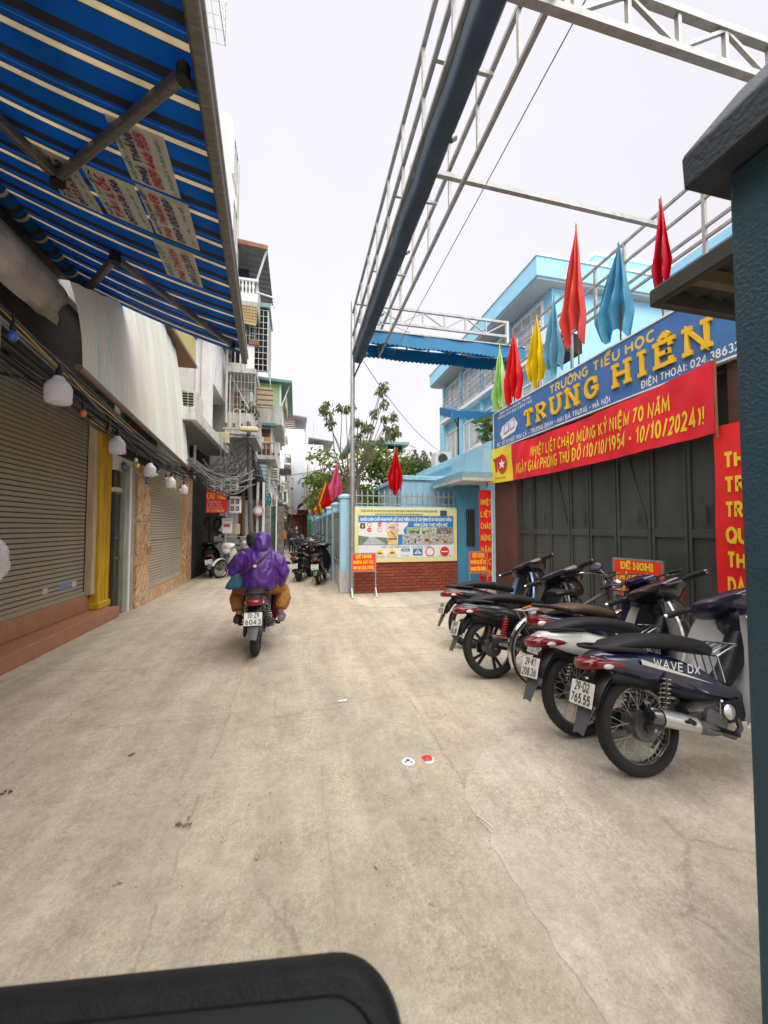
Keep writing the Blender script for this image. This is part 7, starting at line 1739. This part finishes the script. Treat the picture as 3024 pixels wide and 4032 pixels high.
MB().sphere((.98, 0, .92), (.05, .055, .055)).build('headlamp', m_chrome, bc)
MB().lathe([(.09, 0), (.09, .008), (.06, .008), (.06, 0)], (.44, -.06, .28), (0, -1, 0), 24, closed=True).build('chainring', m_steel, bc)
MB().tube([(.44, -.07, .28), (.54, -.08, .17), (.54, -.18, .17)], .01, 6).build('crank', m_steel, bc); MB().tube([(.44, .07, .28), (.34, .08, .39), (.34, .18, .39)], .01, 6).build('crank', m_steel, bc)
bs = MB()
for z in (.78, .86, .94, 1.02):
    e = .02 * (z - .78) / .24; bs.tube([(.92 - e, -.15 - e, z), (1.16 + e, -.15 - e, z), (1.16 + e, .15 + e, z), (.92 - e, .15 + e, z)], .004, 4, closed=True)
for k in range(9): bs.tube([(.92 + k * .03, -.15, .78), (.91 + k * .033, -.17, 1.02)], .003, 4); bs.tube([(.92 + k * .03, .15, .78), (.91 + k * .033, .17, 1.02)], .003, 4)
bs.build('basket', m_dsteel, bc)
rk = MB()
for y in (-.06, 0, .06): rk.tube([(-.22, y, .72), (.30, y, .73)], .006, 6)
rk.tube([(-.22, -.07, .72), (-.22, .07, .72)], .006, 6).tube([(-.2, -.06, .72), (0, -.07, .34)], .005, 6).tube([(-.2, .06, .72), (0, .07, .34)], .005, 6); rk.build('rear_rack', m_steel, bc)
MB().tube([(-.2, -.05, .74), (-.05, .05, .745), (.1, -.05, .74), (.22, .04, .745)], .012, 6).build('orange_strap', mat('orange_strap', (.65, .12, .01), .6), bc)
MB().tube([(.02, .08, .3), (-.04, .22, .02)], .009, 6).build('kickstand', m_steel, bc)

# ------------------------------------------------------------------ people
from mathutils import noise as mnoise
def organic(name, mb, m, parent=None, vox=.014, smooth_it=6, wrinkle=0.0, wsc=(7, 7, 4), seed=0):
    """closed overlapping volumes -> one continuous skin"""
    me = bpy.data.meshes.new('tmp'); me.from_pydata([tuple(p) for p in mb.v], [], mb.f)
    bm = bmesh.new(); bm.from_mesh(me); bmesh.ops.recalc_face_normals(bm, faces=bm.faces); bm.to_mesh(me); bm.free()
    o = bpy.data.objects.new('tmp', me); COL.objects.link(o)
    r_ = o.modifiers.new('r', 'REMESH'); r_.mode = 'VOXEL'; r_.voxel_size = vox
    s_ = o.modifiers.new('s', 'SMOOTH'); s_.iterations = smooth_it; s_.factor = .5
    bpy.context.view_layer.update()
    dg = bpy.context.evaluated_depsgraph_get(); me2 = bpy.data.meshes.new_from_object(o.evaluated_get(dg)); me2.name = name
    bpy.data.objects.remove(o); bpy.data.meshes.remove(me)
    if wrinkle:
        ns = [v.normal.copy() for v in me2.vertices]
        for v, n_ in zip(me2.vertices, ns):
            p = Vector((v.co.x * wsc[0] + seed, v.co.y * wsc[1], v.co.z * wsc[2])); a = mnoise.noise(p); b = 1 - abs(mnoise.noise(p * 1.9 + Vector((5, 3, 1)))) * 2
            v.co += n_ * wrinkle * (a * .7 + b * .6)
    me2.polygons.foreach_set('use_smooth', [True] * len(me2.polygons)); me2.update()
    return put(name, me2, m, parent)
def torso(rings, n=18):
    """(z, x half, y half, x centre, y centre) rings from hem to neck"""
    return MB().loft([[(xc + hx * math.cos(2 * math.pi * k / n), yc + hy * math.sin(2 * math.pi * k / n), z) for k in range(n)] for z, hx, hy, xc, yc in rings])

rb_ = underbone('worn motorbike ridden by two people down the middle of the street', (-.45, 4.83, 0), 90, 0, body=paint('dull_black', (.03, .025, .025)), shield=p_maroon, cowl=p_blackp, text=('30-Z9', '6043'), steer=0, group='moving motorbikes', stand=False, mirrors=())
X0 = -.43
m_rain = mat('purple_raincoat', (.075, .018, .19), .36, var=.15, scale=5, bump=.5, bscale=14)
m_trou = mat('ochre_trousers', (.30, .125, .025), .8, var=.18, scale=6, bump=.3, bscale=18)
ps = MB()
ps.tube([(X0 - .10, 4.98, .84), (X0, 4.98, .95), (X0, 4.97, 1.14), (X0 + .01, 4.98, 1.27)], [.10, .12, .09, .05], 12).sphere((X0 + .015, 4.985, 1.33), (.075, .09, .105))
for s_ in (-1, 1):
    ps.tube([(X0 + s_ * .09, 4.98, .84), (X0 + s_ * .25, 5.22, .70), (X0 + s_ * .25, 5.1, .42), (X0 + s_ * .25, 5.16, .39)], [.085, .06, .042, .035], 10)
    ps.tube([(X0 + s_ * .18, 4.98, 1.16), (X0 + s_ * .245, 4.98, .98), (X0 + s_ * .22, 5.12, .86), (X0 + s_ * .14, 5.22, .88)], [.055, .048, .04, .03], 10)
pa = organic('person', ps, m_skin, None, .018, 4)
tag(pa, 'person in a hooded purple raincoat and ochre trousers riding pillion', 'person', 'people on the street')
rain = torso([(.755, .185, .165, X0, 4.95), (.80, .215, .185, X0, 4.95), (.92, .222, .185, X0, 4.955), (1.05, .215, .165, X0, 4.965), (1.14, .205, .14, X0, 4.97), (1.20, .172, .12, X0 + .005, 4.98), (1.245, .115, .10, X0 + .01, 4.985), (1.28, .095, .095, X0 + .012, 4.985)])
rain.sphere((X0 + .022, 4.985, 1.335), (.104, .118, .120)).sphere((X0 + .02, 4.90, 1.275), (.075, .06, .075))
for s_, el, wr in ((1, (X0 + .285, 4.94, .955), (X0 + .235, 5.06, .80)), (-1, (X0 - .295, 4.98, .97), (X0 - .24, 5.14, .86))):
    rain.tube([(X0 + s_ * .155, 4.975, 1.155), (X0 + s_ * .225, 4.955, 1.09), el, wr], [.075, .085, .078, .062], 12)
rco = organic('raincoat', rain, m_rain, pa, .012, 5, .016, (8, 8, 4.5), 3)
tro = MB()
for s_ in (-1, 1):
    tro.tube([(X0 + s_ * .08, 4.98, .80), (X0 + s_ * .17, 5.08, .76), (X0 + s_ * .265, 5.22, .70), (X0 + s_ * .28, 5.17, .62), (X0 + s_ * .265, 5.1, .53), (X0 + s_ * .255, 5.08, .485)], [.105, .098, .088, .085, .08, .07], 12)
tro.sphere((X0, 4.98, .82), (.17, .14, .08))
organic('trousers', tro, m_trou, pa, .012, 4, .018, (10, 10, 8), 8)
m_shoe = mat('dark_shoe', (.03, .026, .028), .6, var=.2); m_sand = mat('mauve_sandal', (.13, .10, .14), .7)
for s_, mm in ((-1, m_shoe), (1, m_sand)):
    MB().loft([[(X0 + s_ * .26 + hw * math.cos(a), y + s_ * 0, zc + hh * math.sin(a)) for a in [2 * math.pi * k / 12 for k in range(12)]] for y, hw, hh, zc in ((4.96, .02, .018, .365), (4.985, .045, .04, .375), (5.08, .052, .052, .385), (5.2, .056, .035, .365), (5.28, .04, .022, .36), (5.30, .01, .01, .358))]).build('shoe', mm, pa)
# strap and bag of the pillion rider
bg_ = thing('shoulder_bag', 'dark teal cloth bag slung at the pillion rider\'s left hip', 'bag', (X0 - .26, 4.86, .78), world=True)
m_bagc = mat('teal_bag_cloth', (.012, .075, .12), .7, var=.15, bump=.2)
bgm = MB().loft([[(X0 - .235 - .05 * t_ + hx * math.cos(a), 4.885 - .03 * t_ + hy * math.sin(a), z) for a in [2 * math.pi * k / 14 for k in range(14)]] for z, hx, hy, t_ in ((.775, .06, .04, 1.0), (.79, .105, .055, .9), (.84, .10, .055, .55), (.91, .075, .04, .2), (.95, .04, .02, 0))])
organic('bag', bgm, m_bagc, bg_, .012, 4, .006)
strap = [(X0 + .115, 4.925, 1.215), (X0 + .10, 4.862, 1.19), (X0 + .03, 4.80, 1.12), (X0 - .06, 4.778, 1.04), (X0 - .15, 4.782, .98), (X0 - .21, 4.83, .93)]
MB().tube(strap, .013, 6).build('strap', m_shoe, bg_)
MB().box((X0 - .055, 4.762, 1.035), (X0 - .02, 4.772, 1.065)).build('buckle', m_chrome, bg_, smooth=0)

X1 = X0 - .125
dvb = MB()
dvb.tube([(X1, 5.30, .84), (X1, 5.30, .98), (X1, 5.34, 1.15), (X1, 5.36, 1.24)], [.12, .14, .13, .055], 12).sphere((X1, 5.39, 1.335), (.078, .095, .11)).sphere((X1, 5.485, 1.325), (.016, .02, .022))
for s_ in (-1, 1):
    dvb.sphere((X1 + s_ * .08, 5.385, 1.33), (.014, .022, .03))
    dvb.tube([(X1 + s_ * .17, 5.34, 1.15), (X1 + s_ * .27, 5.42, .98), (X1 + s_ * .27, 5.62, .99), (X1 + s_ * .27, 5.68, 1.01)], [.05, .045, .035, .03], 10)
    dvb.tube([(X1 + s_ * .09, 5.32, .83), (X1 + s_ * .17, 5.66, .70), (X1 + s_ * .17, 5.4, .32), (X1 + s_ * .17, 5.46, .29)], [.085, .06, .045, .035], 10)
    for k in range(4): dvb.tube([(X1 + s_ * (.235 + .022 * k), 5.68, 1.01), (X1 + s_ * (.235 + .022 * k), 5.715, 1.0), (X1 + s_ * (.235 + .022 * k), 5.70, .985)], .009, 6)
dr_ = organic('person', dvb, m_skin, None, .012, 4)
tag(dr_, 'dark-haired motorbike driver in a black jacket, seated before the purple raincoat', 'person', 'people on the street')
jk = torso([(.79, .17, .15, X1, 5.30), (.95, .19, .16, X1, 5.31), (1.10, .19, .14, X1, 5.34), (1.18, .15, .10, X1, 5.36), (1.235, .075, .07, X1, 5.37)])
for s_ in (-1, 1): jk.tube([(X1 + s_ * .15, 5.35, 1.14), (X1 + s_ * .27, 5.42, .98), (X1 + s_ * .27, 5.60, .99)], [.07, .06, .045], 10)
organic('jacket', jk, mat('black_jacket', (.02, .022, .028), .6, var=.2), dr_, .016, 5, .007)
hr = MB().sphere((X1, 5.375, 1.36), (.088, .10, .088)).sphere((X1, 5.335, 1.315), (.078, .07, .085))
organic('hair', hr, mat('black_hair', (.008, .007, .006), .6, var=.4, bump=.6, bscale=120), dr_, .012, 3, .006, (30, 30, 12))
tj = MB()
for s_ in (-1, 1): tj.tube([(X1 + s_ * .08, 5.30, .80), (X1 + s_ * .17, 5.64, .70), (X1 + s_ * .17, 5.42, .40)], [.10, .08, .06], 10)
organic('trousers', tj, mat('dark_trousers', (.03, .03, .035), .8), dr_, .016, 4)
for s_ in (-1, 1): MB().loftx([(0, 0, .02, .02), (.05, 0, .045, .035), (.15, 0, .045, .03), (.22, -.005, .03, .02)], 12, 2.4).build('shoe', m_shoe, dr_).matrix_local = Matrix.Translation((X1 + s_ * .17, 5.34, .30)) @ Matrix.Rotation(R(90), 4, 'Z')

def walker(lab, p, rz, coat, h=1.62, mask=True):
    k = h / 1.7
    b = MB()
    b.tube([(0, 0, .88), (0, 0, 1.1), (0, .0, 1.36), (0, 0, 1.45)], [.11, .13, .12, .05], 12).sphere((0, -.01, 1.585), (.075, .09, .115)).sphere((0, -.1, 1.575), (.014, .02, .02))
    for s_ in (-1, 1):
        b.tube([(s_ * .085, 0, .90), (s_ * .09, -.01, .5), (s_ * .09, .02, .08)], [.08, .055, .04], 10); b.tube([(s_ * .09, .03, .045), (s_ * .095, -.16, .03)], [.045, .035], 8)
        b.tube([(s_ * .17, 0, 1.36), (s_ * .22, .02, 1.1), (s_ * .16, -.14, .95), (s_ * .08, -.2, .96)], [.05, .042, .034, .03], 10)
    t = organic('person', b, m_skin, None, .02, 4); t.location = p; t.rotation_euler = (0, 0, rz); t.scale = (k, k, k)
    tag(t, lab, 'person', 'people on the street')
    c = torso([(.72, .20, .15, 0, 0), (.95, .2, .15, 0, 0), (1.2, .2, .14, 0, 0), (1.38, .18, .1, 0, 0), (1.46, .07, .07, 0, 0)])
    for s_ in (-1, 1): c.tube([(s_ * .16, 0, 1.36), (s_ * .23, .02, 1.1), (s_ * .17, -.12, .96)], [.07, .06, .045], 10)
    organic('coat', c, coat, t, .02, 4, .006)
    tr = MB()
    for s_ in (-1, 1): tr.tube([(s_ * .085, 0, .9), (s_ * .09, -.01, .5), (s_ * .09, .02, .1)], [.095, .07, .055], 10)
    organic('trousers', tr, MATS['dark_trousers'], t, .02, 3)
    organic('hair', MB().sphere((0, .02, 1.63), (.085, .095, .09)), MATS['black_hair'], t, .016, 2)
    if mask: MB().sphere((0, -.075, 1.55), (.06, .04, .05)).build('face_mask', m_wtext, t)
    for s_ in (-1, 1): MB().sphere((s_ * .03, -.092, 1.605), (.012, .008, .008), 8, 6).build('eye', m_ptx, t)
    return t
walker('person in a dark padded coat with a pale mask by the parked bikes', (.02, 21.6, 0), R(10), mat('dark_coat', (.03, .032, .05), .7), 1.6)
walker('person in black standing beyond the masked person in the street', (-.28, 23.4, 0), R(200), mat('black_coat', (.02, .02, .022), .7), 1.62, False)

# ------------------------------------------------------------------ things lying about
def litter(name, lab, cat, poly, p, rz, m, curl=.01):
    t = MB().sheet(lambda u, v: (poly[0] * (u - .5), poly[1] * (v - .5), .002 + curl * ((2 * u - 1) ** 2 * .6 + (2 * v - 1) ** 2 * .4)), 6, 6, .001).build(name, m)
    t.location = p; t.rotation_euler = (0, 0, rz); return tag(t, lab, cat)
def disc_litter(lab, p, r, m, prints):
    t = MB().lathe([(r * .98, 0), (r, .003), (r * .8, .005), (0, .004)], n=20).build('paper_disc', m); t.location = p; tag(t, lab, 'litter')
    for (a, b, s_, mm) in prints: MB().lathe([(s_, .0065), (s_, .0075), (0, .0075)], (a, b, 0), n=10).build('print', mm, t)
    return t
disc_litter('white printed paper disc lying on the road', (.714, 2.425, .002), .042, m_wtext, ((.0, .01, .012, m_snav), (.015, -.015, .008, m_pred), (-.02, -.005, .008, m_pgrn)))
d2 = disc_litter('white paper disc half covered by red foil on the road', (.844, 2.415, .002), .04, m_wtext, ((.01, .01, .008, m_snav),))
MB().sheet(lambda u, v: (-.035 + .06 * u, -.02 + .05 * v, .012 + .015 * math.sin(u * 3) * math.sin(v * 3)), 6, 6, .001).build('red_foil', m_red, d2)
litter('paper_scrap', 'small white paper scrap in the middle of the road', 'litter', (.075, .03), (.406, 3.384, .002), .1, m_wtext, .006)
rl2 = random.Random(44); m_dleaf = mat('dry_leaf', (.17, .11, .05), .8, var=.4, scale=20)
spots = [((-.716, 1.9), 'curled dry leaf on the road, pale side up', (.40, .33, .22)), ((-.165, 1.89), 'small pale leaf scrap on the joint in the road', (.42, .36, .22)), ((-.536, 2.19), 'dark crumbled leaf on the road joint', (.16, .12, .08)),
         ((-1.58, 2.64), 'dark brown debris clump near the left edge of the road', (.09, .06, .04)), ((-1.04, 2.9), 'tiny brown leaf on the road', (.16, .10, .05)), ((.355, 1.735), 'pale dirt mark near the concrete patch', (.45, .40, .33))]
for (x, y), lab, c in spots:
    m_ = mat('leafbit%.2f' % x, c, .85, var=.4, scale=30); t = MB(); n = 5 if 'clump' in lab or 'crumbled' in lab else 2
    for k in range(n):
        a = rl2.uniform(0, 6.3); L_ = rl2.uniform(.014, .028); o = Vector((rl2.uniform(-.02, .02) * n / 3, rl2.uniform(-.02, .02) * n / 3, .001)); d = Vector((math.cos(a), math.sin(a), 0)); e = Vector((-d.y, d.x, 0))
        t.sheet(lambda u, v: o + d * (L_ * (u - .5)) + e * (.012 * (v - .5) * math.sin(math.pi * (.1 + .8 * u))) + Vector((0, 0, .003 + .005 * (2 * v - 1) ** 2 + .003 * u)), 6, 4, .0008)
    ob = t.build('dry_leaf', m_); ob.location = (x, y, .002); tag(ob, lab, 'leaf', 'leaves and scraps on the road')
tag(MB().tube([(.97, 1.80, .009), (.95, 1.86, .010), (.93, 1.90, .009)], .002, 5).build('drinking_straw', m_wtext), 'thin white straw lying on the edge of the concrete patch', 'litter')
peb = MB(); rp_ = random.Random(77)
for k in range(5200):
    y = .75 + 6.5 * rp_.random() ** 1.7; x = rp_.uniform(-2.8, 1.2) if rp_.random() < .8 else rp_.uniform(1.2, 4)
    r_ = rp_.uniform(.0015, .005) * (1.6 if rp_.random() < .05 else 1)
    peb.add([(x - r_, y, .0), (x + r_, y - r_ * .5, .0), (x + r_ * .3, y + r_, .0), (x, y, r_ * 1.1 + .004)], [(0, 1, 3), (1, 2, 3), (2, 0, 3)])
o = stuff(peb.build('road_grit', mat('grit', (.50, .45, .37), .9, var=.5, scale=9), smooth=0)); o['label'] = 'scattered grit and tiny pebbles on the road'; o['category'] = 'grit'

# black plastic cowl of the vehicle the picture is taken from
cw = thing('dash_cowl', 'black rounded plastic cowl with raised rim low over the road', 'cowl', (-.1, .1, 0), world=True)
m_cowl = mat('matt_black_plastic', (.006, .007, .009), .6, spec=.25, var=.3, scale=30, bump=.15, bscale=200); m_cowl2 = mat('smoked_panel', (.007, .011, .012), .5, spec=.3, var=.3, scale=6)
rtv = Vector((.975, -.223, 0)); upv = Vector((0, 0, 1)); fwv = Vector((.223, .975, 0))
er = (rtv + upv * .10).normalized(); ed = (-upv * .86 - fwv * .42 + rtv * .06).normalized(); nv = ed.cross(er).normalized()
if nv.dot(Vector((0, 0, 1.5)) - Vector((.1, .43, 1.0))) < 0: nv = -nv
P0 = Vector((.116, .436, 1.022))
def rrect(ins, r, w=.62, h=.36, n=10):
    pts = []
    for cx, cy, a0 in ((-ins - r, ins + r, -90), (-ins - r, h - ins - r, 0), (-w + ins + r, h - ins - r, 90), (-w + ins + r, ins + r, 180)):
        for k in range(n + 1):
            a = R(a0 + 90 * k / n); pts.append((cx + r * math.cos(a), cy + r * math.sin(a)))
    return pts
def cwp(u, v, t): return P0 + er * u + ed * v + nv * t
out_ = rrect(0, .075); inn = rrect(.028, .05)
MB().loft([[cwp(u, v, -.045) for u, v in rrect(.02, .06)], [cwp(u, v, -.02) for u, v in out_], [cwp(u, v, .002) for u, v in out_], [cwp(u, v, .011) for u, v in rrect(.006, .07)], [cwp(u, v, .011) for u, v in rrect(.02, .057)], [cwp(u, v, -.002) for u, v in inn]]).build('housing', m_cowl, cw, smooth=50)
MB().prism(inn, cwp, -.004, -.0015).build('panel', m_cowl2, cw, smooth=0)
c0 = cwp(-.31, .2, -.04)
MB().tube([c0, (c0.x, c0.y - .05, .6), (c0.x - .02, c0.y - .1, 0)], [.03, .025, .03], 10).build('stalk', m_cowl, cw)
